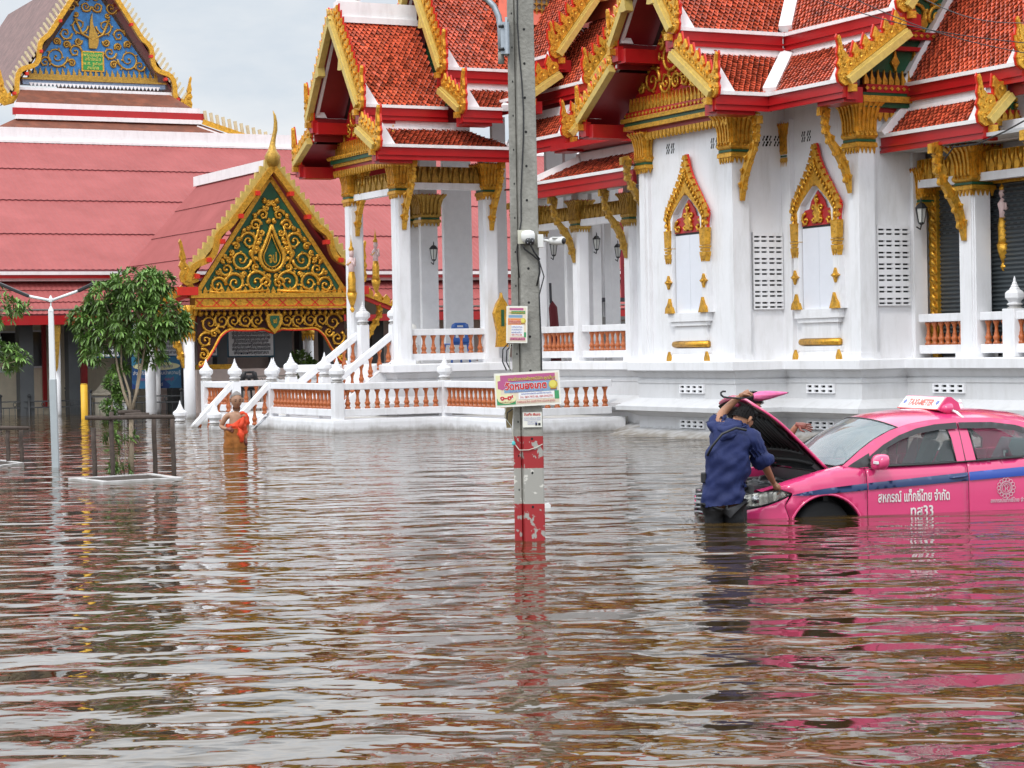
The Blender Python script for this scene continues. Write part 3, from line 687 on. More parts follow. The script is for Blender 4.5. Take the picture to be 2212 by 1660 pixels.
# moulded base courses against the wing (white, stepped) and the sockets of plaster
# ================================================================== ROOFS
rnd = random.Random(3)
def tile_slope(mt, mu, P, sd, u0, z0, u1, z1, e0, e1, t0, t1, tw=0.11, row=0.085, lift=0.034):
    """fish-scale tiles on one slope. P(u,w,z); eave at lateral u0 height z0 from e0..e1 along w; top at u1,z1 from t0..t1"""
    A = Vector(P(sd*u0, e0, z0)); B = Vector(P(sd*u0, e1, z0)); C = Vector(P(sd*u1, t1, z1)); D = Vector(P(sd*u1, t0, z1))
    mu.add([A, B, C, D], [(0,1,2,3)])
    wd = (Vector(P(sd*u0, 1, z0))-Vector(P(sd*u0, 0, z0))).normalized()
    up = (Vector(P(sd*u1, 0, z1))-Vector(P(sd*u0, 0, z0))); Ls = up.length; up.normalize()
    nn = wd.cross(up)
    if nn.z < 0: nn = -nn
    O = Vector(P(sd*u0, 0, z0)); n = int(Ls/row)
    for j in range(n+1):
        s = j*row; f = min(1, s/Ls); wa = e0+(t0-e0)*f; wb = e1+(t1-e1)*f
        k0 = int(math.floor(min(wa, wb)/tw))-1; k1 = int(math.ceil(max(wa, wb)/tw))+1
        for k in range(k0, k1+1):
            w = (k+(0.5 if j % 2 else 0.0))*tw
            if w < min(wa, wb)+0.02 or w > max(wa, wb)-0.02: continue
            h = tw*0.455; c = O + wd*(w+rnd.uniform(-0.006,0.006)) + up*(s+rnd.uniform(-0.007,0.007)) + nn*(rnd.uniform(-0.003, 0.004)); g = rnd.uniform(-0.007, 0.010)
            top = s+row*1.15
            lo, lw = nn*(lift+g), nn*(lift*0.15)
            v = [c-wd*h+up*row*1.25+nn*0.004, c+wd*h+up*row*1.25+nn*0.004, c+wd*h+up*row*0.52+lo, c-up*row*0.36+lo, c-wd*h+up*row*0.52+lo,
                 c+wd*h+up*row*0.52+lw, c-up*row*0.36+lw, c-wd*h+up*row*0.52+lw]
            mt.add(v, [(0,1,2,3,4),(2,5,6,3),(3,6,7,4)]); q = rnd.uniform(0.62, 1.22) if rnd.random() < 0.9 else rnd.uniform(0.35,0.6); mt.attr += [q, q*0.4, q*0.4]  # lower edge faces coloured darker, standing in for shade between tiles
def crocket(mb, mr, O, ux, uz, nrm, s):
    """one bai raka leaf standing on a bargeboard: gilt curl with a red back"""
    mb.prism([(p[0]*s, p[1]*s) for p in ((-0.11,0),(0.11,0),(0.13,0.09),(0.09,0.17),(0.11,0.22),(0.03,0.33),(-0.02,0.20),(-0.10,0.15),(-0.13,0.07))], O, ux, uz, 0.05)
    mr.prism([(p[0]*s, p[1]*s) for p in ((-0.12,-0.02),(0.13,-0.02),(0.155,0.10),(0.115,0.19),(0.13,0.24),(0.03,0.37),(-0.04,0.22),(-0.12,0.16),(-0.15,0.07))], Vector(O)+Vector(nrm)*0.045, ux, uz, 0.035)
    c = Vector(O)-Vector(nrm)*0.03
    pts = []
    for i in range(8):
        a = -0.6+i*0.75; r = 0.075*s*(1-i/9); pts.append(c+Vector(ux)*(r*math.cos(a))+Vector(uz)*(0.10*s+r*math.sin(a)))
    mb.tube(pts, [0.020*s]*3+[0.017*s]*5, 4)
def hang_hong(mb, mr, O, ux, uz, nrm, s):
    """flame shaped eave finial; ux points outward/down the slope, uz up"""
    out = [(-0.30,-0.12),(0.05,-0.22),(0.20,-0.12),(0.24,0.06),(0.19,0.20),(0.25,0.32),(0.19,0.46),(0.23,0.58),(0.19,0.78),(0.235,0.98),(0.20,1.06),(0.155,0.98),(0.10,0.74),(0.045,0.56),(0.06,0.42),(-0.02,0.32),(-0.06,0.20),(-0.16,0.26),(-0.20,0.12),(-0.32,0.10)]
    P2 = [(p[0]*s, p[1]*s) for p in out]
    mb.prism(P2, O, ux, uz, 0.09*s)
    mr.prism([(p[0]*1.07*s+0.02*s, p[1]*1.035*s) for p in out], Vector(O)+Vector(nrm)*0.065*s, ux, uz, 0.05*s)
    c = Vector(O)-Vector(nrm)*0.05*s; ux = Vector(ux); uz = Vector(uz)
    for (cx, cy, r, sg, a0) in ((0.06,0.0,0.14,1,0.3),(-0.15,0.04,0.11,-1,1.2),(0.10,0.27,0.09,1,0),(0.13,0.48,0.06,-1,2)):
        pts = []
        for i in range(10):
            a = a0+sg*i*0.7; rr = r*s*(1-i/11.5); pts.append(c+ux*(cx*s+rr*math.cos(a))+uz*(cy*s+rr*math.sin(a)))
        mb.tube(pts, [0.028*s]*4+[0.02*s]*6, 4)
    mb.tube([c+ux*0.12*s+uz*0.5*s, c+ux*0.17*s+uz*0.75*s, c+ux*0.19*s+uz*0.98*s], [0.03*s,0.022*s,0.008*s], 4)
def gable_wing(par, P, N, tiers, nm='roof', ov=0.75, sides=(1,-1), wend=None, wstart=0.0, pediment=None, hh_s=0.75, croc=0.24, rakes=True, ridge=True, board=GOLD, soffit=True, ridgecurl=False, endcap=True):
    """tiers: list of dict(u0,z0,u1,z1,e=(w0,w1),t=(w0,w1)) from top to bottom, with u0 the outer (eave) half width.
    P(u,w,z)->point, N = unit vector pointing back from the gable (direction of w)"""
    mt = MB().use(TILE); mu = MB().use(UNDER)
    rt = thing_part(nm, par)
    N = Vector(N); U = (Vector(P(1,0,0))-Vector(P(0,0,0)))
    for ti in tiers:
        for sd in sides:
            e = ti['e'] if sd > 0 else ti.get('e2', ti['e']); t = ti['t'] if sd > 0 else ti.get('t2', ti['t'])
            if sd < 0 and ti.get('plain'): mu.use(TILE)
            tile_slope(mt, mu, P, sd, ti['u0']-0.04, ti['z0']+0.02, ti['u1'], ti['z1'], e[0], e[1], t[0], t[1], tw=0.115, row=0.090) if (sd > 0 or not ti.get('plain')) else mu.add([P(sd*ti['u0'],e[0],ti['z0']),P(sd*ti['u0'],e[1],ti['z0']),P(sd*ti['u1'],t[1],ti['z1']),P(sd*ti['u1'],t[0],ti['z1'])],[(0,1,2,3)])
            mu.use(UNDER)
    at_n = len(mu.f)
    mt_o = mt.build('roof_tiles', rt, fix=False)
    if mu.f: mu.build('roof_deck', rt, fix=False)
    for i, ti in enumerate(tiers):
        for sd in sides:
            mf = MB(); e = ti['e'] if sd > 0 else ti.get('e2', ti['e'])
            u, z = sd*ti['u0'], ti['z0']
            def bb(ua, ub, wa, wb, za, zb):
                mf.add([P(ua,wa,za),P(ub,wa,za),P(ub,wb,za),P(ua,wb,za),P(ua,wa,zb),P(ub,wa,zb),P(ub,wb,zb),P(ua,wb,zb)], [(0,3,2,1),(4,5,6,7),(0,1,5,4),(1,2,6,5),(2,3,7,6),(3,0,4,7)])
            we = e[1]+ti.get('fx', 0)
            mf.use(REDP); bb(u-sd*0.05, u+sd*0.02, e[0], we, z-0.29, z-0.03); bb(u+sd*0.021, u+sd*0.05, e[0]-0.01, we, z-0.20, z-0.17); bb(u+sd*0.021, u+sd*0.045, e[0]-0.01, we, z-0.30, z-0.25)
            mf.use(WHITE2); bb(u-sd*0.10, u+sd*0.06, e[0]-0.02, we, z-0.03, z+0.035)
            if i+1 < len(tiers):    # white flashing under the step, then the lower tier
                lo = tiers[i+1]; uu = sd*lo['u1']; tt = lo['t'] if sd > 0 else lo.get('t2', lo['t'])
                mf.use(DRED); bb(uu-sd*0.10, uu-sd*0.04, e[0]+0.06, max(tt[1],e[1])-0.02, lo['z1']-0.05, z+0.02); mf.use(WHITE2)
                bb(uu-sd*0.06, uu+sd*0.035, tt[0]+0.05, tt[1], lo['z1']-0.03, lo['z1']+0.16); bb(uu, uu+sd*0.07, tt[0]+0.05, tt[1], lo['z1']-0.03, lo['z1']+0.03)
            if endcap:  # gilded block at the end of each eave
                mf.use(GOLD); bb(u-sd*0.17, u-sd*0.06, e[0]-0.14, e[0]-0.02, z-0.20, z-0.08); mf.use(REDP); bb(u-sd*0.26, u-sd*0.05, e[0]-0.02, e[0]+0.10, z-0.32, z-0.04)
            mf.build('eave_fascia', rt)
    if rakes:
        for sd in sides:
            mg = MB().use(board); mr = mg
            gb = MB().use(GOLD); rb = MB().use(BRED)
            mg2 = MB().use(PALEG)
            for i, ti in enumerate(tiers):
                e = ti['e'] if sd > 0 else ti.get('e2', ti['e'])
                w0 = e[0]
                a = Vector(P(sd*ti['u1'], w0, ti['z1'])); b = Vector(P(sd*(ti['u0']-0.02), w0, ti['z0']+0.02)); d = (b-a).normalized()
                nrm = N; upv = d.cross(nrm); upv = upv if upv.z > 0 else -upv
                mg2.bar(a-upv*0.06-nrm*0.05, b-upv*0.06-nrm*0.05, 0.14, 0.12, up=upv)   # smooth lower board
                mg2.bar(a+upv*0.015-nrm*0.03, b+upv*0.015-nrm*0.03, 0.10, 0.05, up=upv)
                mf2 = rb; rb.bar(a+upv*0.03+nrm*0.05, b+upv*0.03+nrm*0.05, 0.06, 0.16, up=upv)
                if sd > 0 or True:
                    wb = MB
                Lb = (b-a).length; n = max(2, int(Lb/(croc*0.82))); s_ = croc/0.24
                for k in range(n):
                    p = a + d*(Lb*(k+0.35)/n) + upv*0.05
                    crocket(gb, rb, p, d, (upv*0.93-d*0.35), N, s_*1.0)
                # kink in the board
                if i == 0:
                    m_ = a + d*Lb*0.52; mg2.prism([(-0.16,0.0),(0.16,0.0),(0.07,-0.13),(0.0,-0.19),(-0.07,-0.10)], m_-upv*0.08-nrm*0.05, d, upv, 0.17)
                hang_hong(gb, rb, b - d*0.02 + upv*0.02 - nrm*0.02, Vector(U)*sd, (0,0,1), N, hh_s*ti.get('hs', 1))
            mg2.build('bargeboard', rt); gb.build('gilded_crockets', rt); rb.build('crocket_backing', rt)
            # white verge strip along the roof side of the board and tapering foot blocks
            wv = MB().use(WHITE2)
            for ti in tiers:
                e = ti['e'] if sd > 0 else ti.get('e2', ti['e'])
                a = Vector(P(sd*ti['u1'], e[0]+0.13, ti['z1']+0.05)); b = Vector(P(sd*(ti['u0']-0.1), e[0]+0.13, ti['z0']+0.07)); wv.bar(a, b, 0.07, 0.14, up=N.cross(b-a))
                u, z = sd*(ti['u0']-0.10), ti['z0']+0.03
                v = [P(u-sd*0.10, e[0]+0.10, z), P(u+sd*0.10, e[0]+0.10, z), P(u+sd*0.10, e[0]+0.42, z), P(u-sd*0.10, e[0]+0.36, z), P(u-sd*0.02, e[0]+0.10, z+0.52), P(u+sd*0.02, e[0]+0.10, z+0.50), P(u+sd*0.02, e[0]+0.16, z+0.46), P(u-sd*0.02, e[0]+0.16, z+0.46)]
                wv.add(v, [(0,3,2,1),(0,1,5,4),(1,2,6,5),(2,3,7,6),(3,0,4,7),(4,5,6,7)])
            wv.build('verge_strip', rt)
    if ridge:
        t0 = tiers[0]; e = t0['t']; zr = t0['z1']+max(0, (t0['z1']-t0['z0'])/(t0['u0']-t0['u1'])*t0['u1'])
        mb = MB().use(WHITE2)
        def bb(ua, ub, wa, wb, za, zb): mb.add([P(ua,wa,za),P(ub,wa,za),P(ub,wb,za),P(ua,wb,za),P(ua,wa,zb),P(ub,wa,zb),P(ub,wb,zb),P(ua,wb,zb)], [(0,3,2,1),(4,5,6,7),(0,1,5,4),(1,2,6,5),(2,3,7,6),(3,0,4,7)])
        bb(-0.16, 0.16, e[0]+0.1, e[1], zr-0.13, zr+0.0); bb(-0.11, 0.11, e[0]+0.08, e[1], zr, zr+0.34)
        if ridgecurl:
            for k in range(4): mb.tube([P(0, 0.12, zr+0.32+k*0.12), P(0, 0.45-k*0.06, zr+0.36+k*0.10), P(0, 0.75-k*0.09, zr+0.31+k*0.11), P(0, 0.86-k*0.10, zr+0.34+k*0.12)], [0.06,0.06,0.04,0.02], 6)
        mb.build('ridge_cap', rt)
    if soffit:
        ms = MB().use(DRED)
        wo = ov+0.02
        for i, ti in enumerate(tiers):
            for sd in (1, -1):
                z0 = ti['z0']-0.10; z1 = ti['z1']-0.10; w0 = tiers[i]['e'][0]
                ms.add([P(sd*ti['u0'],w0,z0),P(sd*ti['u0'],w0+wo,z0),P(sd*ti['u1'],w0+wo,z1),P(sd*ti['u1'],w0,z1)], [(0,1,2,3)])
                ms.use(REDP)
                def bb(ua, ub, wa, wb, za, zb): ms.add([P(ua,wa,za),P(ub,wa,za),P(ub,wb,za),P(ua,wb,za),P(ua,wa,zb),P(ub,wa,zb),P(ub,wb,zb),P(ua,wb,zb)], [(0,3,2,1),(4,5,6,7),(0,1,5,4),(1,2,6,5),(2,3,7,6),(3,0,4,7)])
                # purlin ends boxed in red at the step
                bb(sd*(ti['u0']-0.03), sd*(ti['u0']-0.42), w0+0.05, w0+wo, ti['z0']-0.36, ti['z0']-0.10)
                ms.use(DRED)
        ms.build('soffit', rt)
    return rt
def thing_part(nm, par):
    o = bpy.data.objects.new(nm, None); COL.objects.link(o); o.parent = par; return o
def PX(g, c):      # gable facing -x at x=g, centre y=c ; +u is toward the camera side (-y)
    return lambda u, w, z: (g+w, c-u, z)
def PY(g, c):      # gable facing -y at y=g, centre x=c ; +u is +x
    return lambda u, w, z: (c+u, g+w, z)
def white_hip(a, b, w, par, up=(0,0,1), h=0.14, nm='valley_strip'):
    return MB().use(WHITE2).bar(a, b, w, h, up=up).build(nm, par)
# R1 portico (faces left)
c1 = 8.45
R1 = gable_wing(temple, PX(-2.94, c1), (1,0,0), [
    dict(u0=1.50, z0=6.98, u1=0.0, z1=9.10, e=(0,2.05), t=(0,2.0), fx=0.0),
    dict(u0=2.35, z0=6.05, u1=1.42, z1=6.52, e=(0,3.35), t=(0,2.5), fx=0.0)], 'roof', ov=0.80, ridgecurl=True)
# its pediment, set back
def pediment_fill(par, P, N, w, pts, base, relief, m=REDP, nm='pediment', scr=None, r=0.03, fill=True):
    mb = MB().use(m); U = Vector(P(1,0,0))-Vector(P(0,0,0)); U.normalize()
    mb.prism(pts, P(0, w, 0), U, (0,0,1), 0.06)
    mb.use(GOLD); Nn = -Vector(N)
    TT = lambda u, v, q: Vector(P(u, w, v)) + Nn*(0.03+q)
    zb_0 = max([b_[1] for b_ in base])+0.03
    pf = [(p_[0]*0.97, max(p_[1], zb_0)) for p_ in pts]
    scroll_relief(mb, TT, autofill(pf, (0.30,0.22,0.16,0.11), (), seed=int(len(pts)+zb_0*7)), r)
    for (z0, z1, hw, dep, mm, kind) in base:
        mb.use(mm)
        a = Vector(P(-hw, w, (z0+z1)/2)); b = Vector(P(hw, w, (z0+z1)/2)); mb.bar(a+Nn*dep/2, b+Nn*dep/2, dep, z1-z0)
        if kind:
            mb.use(GOLD); n = int(2*hw/0.13)
            for k in range(n+1):
                u = -hw+2*hw*k/n
                if kind == 'up': mb.prism(flame((z1-z0)*1.15, 0.10), Vector(P(u, w, z0))+Nn*(dep+0.02), U, (0,0,1), 0.05)
                elif kind == 'down': mb.prism([(-0.055,0),(0.055,0),(0.05,-0.06),(0.0,-0.15),(-0.05,-0.06)], Vector(P(u, w, z0+0.04))+Nn*(dep+0.012), U, (0,0,1), 0.05)
                elif kind == 'dot': mb.prism([(-0.045,0),(0,-0.035),(0.045,0),(0,0.035)], Vector(P(u, w, (z0+z1)/2))+Nn*(dep+0.012), U, (0,0,1), 0.02)
    return mb.build(nm, par)
G1b = [(5.90,5.98,1.7,0.22,GOLD,None),(5.98,6.06,1.75,0.26,GREENP,None),(6.06,6.15,1.8,0.30,GOLD,'dot'),(6.15,6.42,1.7,0.10,REDP,'up'),(5.78,5.90,1.7,0.16,REDP,'down')]
pediment_fill(temple, PX(-2.94, c1), (1,0,0), 0.82, [(-1.75,5.9),(1.75,5.9),(1.2,6.9),(0,8.85),(-1.2,6.9)], [(z0,z1,h*0.94,d,m,k) for z0,z1,h,d,m,k in G1b], None,
    scr=[(-0.7,6.75,0.3,1.4,0,1),(0.7,6.75,0.3,1.4,PI,-1),(-0.3,7.3,0.26,1.3,0,1),(0.3,7.3,0.26,1.3,PI,-1),(0,7.9,0.2,1.2,0,1)])
# arcade relief with small figures hanging below the pediment (portico left side)
# R2 higher tier behind the portico gable
R2 = gable_wing(temple, PX(-1.0, c1), (1,0,0), [
    dict(u0=1.55, z0=7.85, u1=0.0, z1=10.25, e=(0,3.2), t=(0,5), fx=0),
    dict(u0=2.50, z0=6.88, u1=1.50, z1=7.42, e=(0,0.95), t=(0,2.0), fx=0)], 'roof', ov=0.7, soffit=True)
mb = MB().use(GREENP); mb.prism([(-1.5,7.2),(1.5,7.2),(0,9.9)], (-0.3,c1,0), (0,-1,0), (0,0,1), 0.05); mb.build('pediment', temple)
# valley strips and B-slope returns right of the portico (mostly behind the pole)
white_hip((0.95,7.05,6.62),(0.25,6.1,6.10),0.22,temple)
white_hip((0.95,6.9,7.45),(0.05,5.95,6.92),0.20,temple)
white_hip((0.95,6.6,5.60),(0.50,6.1,6.02),0.16,temple)
# white pier of the spire that stands above the roofs
def spire_base():
    mb = MB().use(WHITE); cx, cy = 1.45, 9.0
    sqring(mb, cx, cy, [(0.95,7.9),(0.95,8.05),(0.80,8.10),(0.62,8.9),(0.60,8.95)]); sqring(mb, cx, cy, [(0.50,8.2),(0.50,14.0)]); sqring(mb, cx, cy, [(0.75,9.9),(0.75,10.1),(0.6,10.15)])
    mb.use(GOLD)
    for z in (9.05, 9.55): mb.prism([(-0.10,0),(0,-0.14),(0.10,0),(0,0.14)], (cx-0.505,cy,z), (0,-1,0), (0,0,1), 0.04); mb.prism([(-0.10,0),(0,-0.14),(0.10,0),(0,0.14)], (cx,cy-0.505,z), (1,0,0), (0,0,1), 0.04)
    sqring(mb, cx, cy, [(0.7,14.0),(0.8,14.3),(0.55,15),(0.6,15.1),(0.4,16.5),(0.1,18.5),(0.02,20)])
    mb.build('spire', temple)
spire_base()
mb = MB().use(GOLDD); 
q = T.hit(1180, 30, y=7.6)
for i in range(7):
    for j in range(9): mb.prism([(-0.07,0),(-0.02,-0.02),(0,-0.07),(0.02,-0.02),(0.07,0),(0.02,0.02),(0,0.07),(-0.02,0.02)], (q.x-0.25+i*0.13, 7.6, q.z-0.7+j*0.13), (1,0,0), (0,0,1), 0.05)
mb.use(mat('lattice_backing',(0.30,0.28,0.26),0.8)); mb.box(q.x-0.35,q.x+0.7,7.64,7.70,q.z-0.8,q.z+3)
mb.build('gilded_lattice', temple)
# FG1 / FG2: front facing gables behind the pole
def C(px, py, y): v = T.hit(px, py, y=y); return v
FG1 = gable_wing(temple, PY(5.2, 3.1), (0,1,0), [
    dict(u0=2.22, z0=8.02, u1=0.0, z1=10.9, e=(0,3.0), t=(0,4.5), e2=(0,3.2), t2=(0,4.5)),
    dict(u0=2.95, z0=7.10, u1=2.15, z1=7.62, e=(0,1.2), t=(0,1.6), e2=(0,1.2), t2=(0,1.8))], 'roof', ov=0.6, sides=(-1,), hh_s=0.62, croc=0.30, board=GOLD)
FG2 = gable_wing(temple, PY(3.95, 3.2), (0,1,0), [
    dict(u0=2.20, z0=7.30, u1=0.0, z1=10.1, e=(0,2.6), t=(0,2.6), e2=(0,2.9), t2=(0,1.3)),
    dict(u0=2.75, z0=6.18, u1=2.15, z1=6.75, e=(0,2.0), t=(0,2.0), e2=(0,2.6), t2=(0,2.9))], 'roof', ov=0.6, sides=(-1,), hh_s=0.62, croc=0.26, board=GOLD)
# lowest skirt over the gallery (eave runs toward the camera)
rt = thing_part('roof', temple); mt = MB().use(TILE); mu = MB().use(UNDER)
Pg = PY(0.6, 3.0)
tile_slope(mt, mu, Pg, -1, 2.65, 5.22, 1.90, 5.66, 0.6, 5.0, 0.7, 4.0)
mt.build('roof_tiles', rt, fix=False); mu.build('roof_deck', rt, fix=False)
mf = MB().use(REDP); mf.box(0.32,0.40,1.0,5.6,4.93,5.19); mf.box(0.29,0.40,1.0,5.6,4.90,4.97).box(0.30,0.40,1.0,5.6,5.05,5.08); mf.use(WHITE2); mf.box(0.29,0.48,1.0,5.6,5.19,5.255); mf.box(1.02,1.16,1.0,4.6,5.60,5.82); mf.build('eave_fascia', rt)
white_hip((0.36,5.35,5.28),(1.05,4.45,5.70),0.18,rt)
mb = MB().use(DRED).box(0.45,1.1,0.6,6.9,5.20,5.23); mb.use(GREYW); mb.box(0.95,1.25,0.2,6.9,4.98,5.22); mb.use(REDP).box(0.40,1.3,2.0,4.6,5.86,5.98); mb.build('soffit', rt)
# plaster wall behind the tiers of the gallery roof
mb = MB().use(WHITE).box(1.15,1.30,0.1,4.7,5.2,7.0).use(REDP).box(0.98,1.16,0.8,3.9,6.0,6.3); mb.build('upper_wall', temple)
# R4 window wing (faces left)
c4 = -1.56
R4 = gable_wing(temple, PX(-0.92, c4), (1,0,0), [
    dict(u0=1.15, z0=7.38, u1=0.0, z1=8.85, e=(0,2.30), t=(0,3.6), e2=(0,2.2), t2=(0,3.6)),
    dict(u0=2.44, z0=6.09, u1=1.12, z1=6.98, e=(0,1.15), t=(0,2.35), e2=(0,1.2), t2=(0,2.3))], 'roof', ov=0.82, hh_s=0.62)
pediment_fill(temple, PX(-0.92, c4), (1,0,0), 0.84, [(-1.75,5.85),(1.75,5.85),(1.9,6.25),(1.0,7.2),(0,8.4),(-1.0,7.2),(-1.9,6.25)],
    [(5.84,5.92,1.82,0.24,GOLD,None),(5.92,5.99,1.84,0.20,GREENP,None),(5.99,6.07,1.88,0.26,GOLD,None),(6.07,6.19,1.80,0.18,REDP,'dot'),(6.19,6.42,1.70,0.10,REDP,'up'),(5.72,5.84,1.66,0.10,REDP,'down')], None,
    scr=[(-0.62,6.75,0.24,1.4,0,1),(0.62,6.75,0.24,1.4,PI,-1),(-1.05,6.58,0.18,1.3,0,1),(1.05,6.58,0.18,1.3,PI,-1),(-0.25,7.1,0.24,1.3,0,1),(0.25,7.1,0.24,1.3,PI,-1),(0,7.6,0.2,1.2,0,1),(-0.2,6.62,0.16,1.2,0,-1),(0.2,6.62,0.16,1.2,PI,1)], r=0.034)
# R5 front wing (faces the camera): only its left slope shows
CX5 = 4.1
R5 = gable_wing(temple, PY(-6.25, CX5), (0,1,0), [
    dict(u0=2.65, z0=7.38, u1=0.0, z1=10.7, e=(0,3.4), t=(0,4.5), e2=(0,3.58), t2=(0,6.0)),
    dict(u0=3.90, z0=6.09, u1=2.60, z1=6.98, e=(0,2.2), t=(0,3.0), e2=(0,2.22), t2=(0,3.55))], 'roof', ov=0.8, sides=(-1,), hh_s=0.66, croc=0.27)
white_hip((1.45,-2.72,7.50),(3.2,-0.95,9.72),0.24,temple); white_hip((0.22,-4.0,6.16),(1.50,-2.72,7.06),0.24,temple)
pediment_fill(temple, PY(-6.25, CX5), (0,1,0), 0.85, [(-3.0,5.9),(3.0,5.9),(2.6,7.1),(0,10.3),(-2.6,7.1)],
    [(5.62,5.74,3.02,0.10,REDP,'down'),(5.74,5.82,3.06,0.22,GREENP,None),(5.82,5.93,3.10,0.30,GOLD,None),(5.93,5.99,3.06,0.24,GREENP,None),(5.99,6.13,3.0,0.26,REDP,'dot'),(6.13,6.36,2.95,0.14,DARK,'up'),(6.95,7.08,2.3,0.2,REDP,'dot'),(6.75,6.82,2.3,0.16,REDP,None)], None, m=GREENP, r=0.04,
    scr=[(-2.3,6.7,0.16,1.2,0,1)])
mb = MB().use(GOLD)
for r_, (zz, k0) in enumerate(((6.55,0),(7.25,0),(7.75,0),(8.25,0))):
    for k in range(8):
        u = -2.25+k*0.42+(0.21 if r_ % 2 else 0)
        if abs(u) > 2.5-(zz-6.6)*0.75: continue
        mb.prism([(-0.09,0),(-0.03,-0.09),(0,-0.22),(0.03,-0.09),(0.09,0),(0.03,0.10),(0,0.26),(-0.03,0.10)], (CX5+u,-5.46,zz), (1,0,0), (0,0,1), 0.06)
mb.build('gilded_diamonds', temple)
# R6 right porch roof (faces the camera)
CX6 = 4.0
R6 = gable_wing(temple, PY(-8.62, CX6), (0,1,0), [
    dict(u0=1.98, z0=6.15, u1=0.0, z1=9.05, e=(0,3.15), t=(0,3.15)),
    dict(u0=2.42, z0=5.26, u1=1.93, z1=5.72, e=(0.45,3.2), t=(0.45,3.2))], 'roof', ov=0.5, sides=(-1,1), hh_s=0.66, croc=0.27, soffit=False)
white_hip((2.0,-5.50,6.16),(3.20,-5.50,7.95),0.16,temple); white_hip((1.50,-5.52,5.28),(2.06,-5.52,5.84),0.16,temple)
pediment_fill(temple, PY(-8.62, CX6), (0,1,0), 0.95, [(-1.9,5.3),(1.9,5.3),(1.5,6.1),(0,8.8),(-1.5,6.1)],
    [(5.14,5.22,1.9,0.12,REDP,'down'),(5.22,5.34,1.9,0.2,GOLD,None),(5.34,5.5,1.85,0.12,REDP,'up')], None, m=GREENP, r=0.04,
    scr=[(-1.2,5.8,0.25,1.3,0,1),(-0.6,5.9,0.28,1.3,0,1),(-0.7,6.5,0.25,1.3,0,1)])
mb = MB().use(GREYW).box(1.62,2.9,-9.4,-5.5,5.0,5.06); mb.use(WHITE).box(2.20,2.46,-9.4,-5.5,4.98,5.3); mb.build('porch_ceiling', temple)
# broad body of the hall behind the wings: upper roofs that rise out of the photograph
mb = MB().use(TILE); 
mb.attr = []
mu = MB().use(TILE)
def slab(vs): mb.add(vs, [(0,1,2,3)]); mb.attr.append(1.0)
slab([(2.2,12,8.9),(2.2,-5,8.9),(7,-5,15.5),(7,12,15.5)]); slab([(0.6,7.4,9.0),(12,7.4,9.0),(12,11,14.5),(3.0,11,14.5)])
slab([(2.6,-4.6,9.3),(12,-4.6,9.3),(12,0,14),(4.5,0,14)])
mb.build('upper_roof', temple, fix=False)
# ================================================================== TERRACE WITH STAIRS (same local frame)
terr = thing('entrance_terrace', 'low white terrace with terracotta balusters, spired posts and two flights of steps', 'terrace', (TO[0], TO[1], 0), math.radians(27))
TX, TF, TZ = -3.95, 6.15, 0.27
GX = -1.45; GY = 2.30
mb = MB().use(WHITE)
tp = [(TX,14.6),(TX,TF),(GX,TF),(GX,GY),(0.7,GY)]
seg_sweep(mb, tp, [(0.16,-1.6),(0.16,0.20),(0.15,0.26),(0.0,0.275),(-0.4,0.275)])
mb.use(mat('terrace_floor', (0.55,0.53,0.49), 0.55, var=0.15)).box(TX,-2.2,TF,14.6,-0.1,0.272).box(-2.3,-0.4,TF,7.0,-0.1,0.271).box(GX,0.9,GY,7.0,-0.1,0.2705)
mb.build('base', terr)
for (x0,y0,x1,y1,sp) in ((TX,10.0,TX,TF,0.20),(TX,TF,GX,TF,0.205),(GX,TF,GX,GY,0.20),(GX,GY,0.55,GY,0.205),(TX,14.5,TX,12.45,0.20),(TX,14.5,0.2,14.5,0.25)):
    d = Vector((x1-x0,y1-y0)).normalized()*0.11
    balustrade(terr, x0+d.x, y0+d.y, x1-d.x, y1-d.y, TZ, sp=sp, z1=TZ)
for (x,y) in ((TX,10.0),(TX,TF),(GX,TF),(GX,GY),(TX,12.45),(TX,14.5),(-2.2,14.5)): newel(terr, x, y, 0.2, 1.05)
# upper flight: terrace -> portico floor
def flight(x0, x1, ya, yb, z0, z1, n, par):
    mb = MB().use(WHITE)
    for k in range(n):
        xa = x0+(x1-x0)*k/n; zt = z0+(z1-z0)*(k+1)/n; mb.box(xa, x1, ya, yb, z0-0.3, zt-0.0005*k)
    mb.build('steps', par)
    for y in (ya, yb):   # stringer wall under the sloped balustrade
        s = 0.06 if y == ya else -0.06
        MB().use(WHITE).prism([(x0-0.1,z0-0.6),(x1,z0-0.6),(x1,z1+0.10),(x0-0.1,z0+0.14)], (0,y,0), (1,0,0), (0,0,1), 0.17).build('stringer', par)
flight(-3.45, -2.0, 7.55, 9.55, TZ, 1.40, 7, terr)
for y in (7.55, 9.55):
    balustrade(terr, -3.55, y, -2.05, y, TZ+0.08, sp=0.215, zb=0.03, brh=0.04, bh=0.44, trh=0.17, z1=1.45, inset=0.10)
    newel(terr, -3.66, y, 0.2, 1.16)
flight(-5.15, TX, 10.05, 12.40, -0.9, TZ, 6, terr)
for y in (10.02, 12.43):
    balustrade(terr, -5.20, y, TX-0.08, y, -0.88, sp=0.215, zb=0.10, brh=0.04, bh=0.46, trh=0.17, z1=TZ+0.02, inset=0.10)
    newel(terr, -5.32, y, -1.0, 0.10)
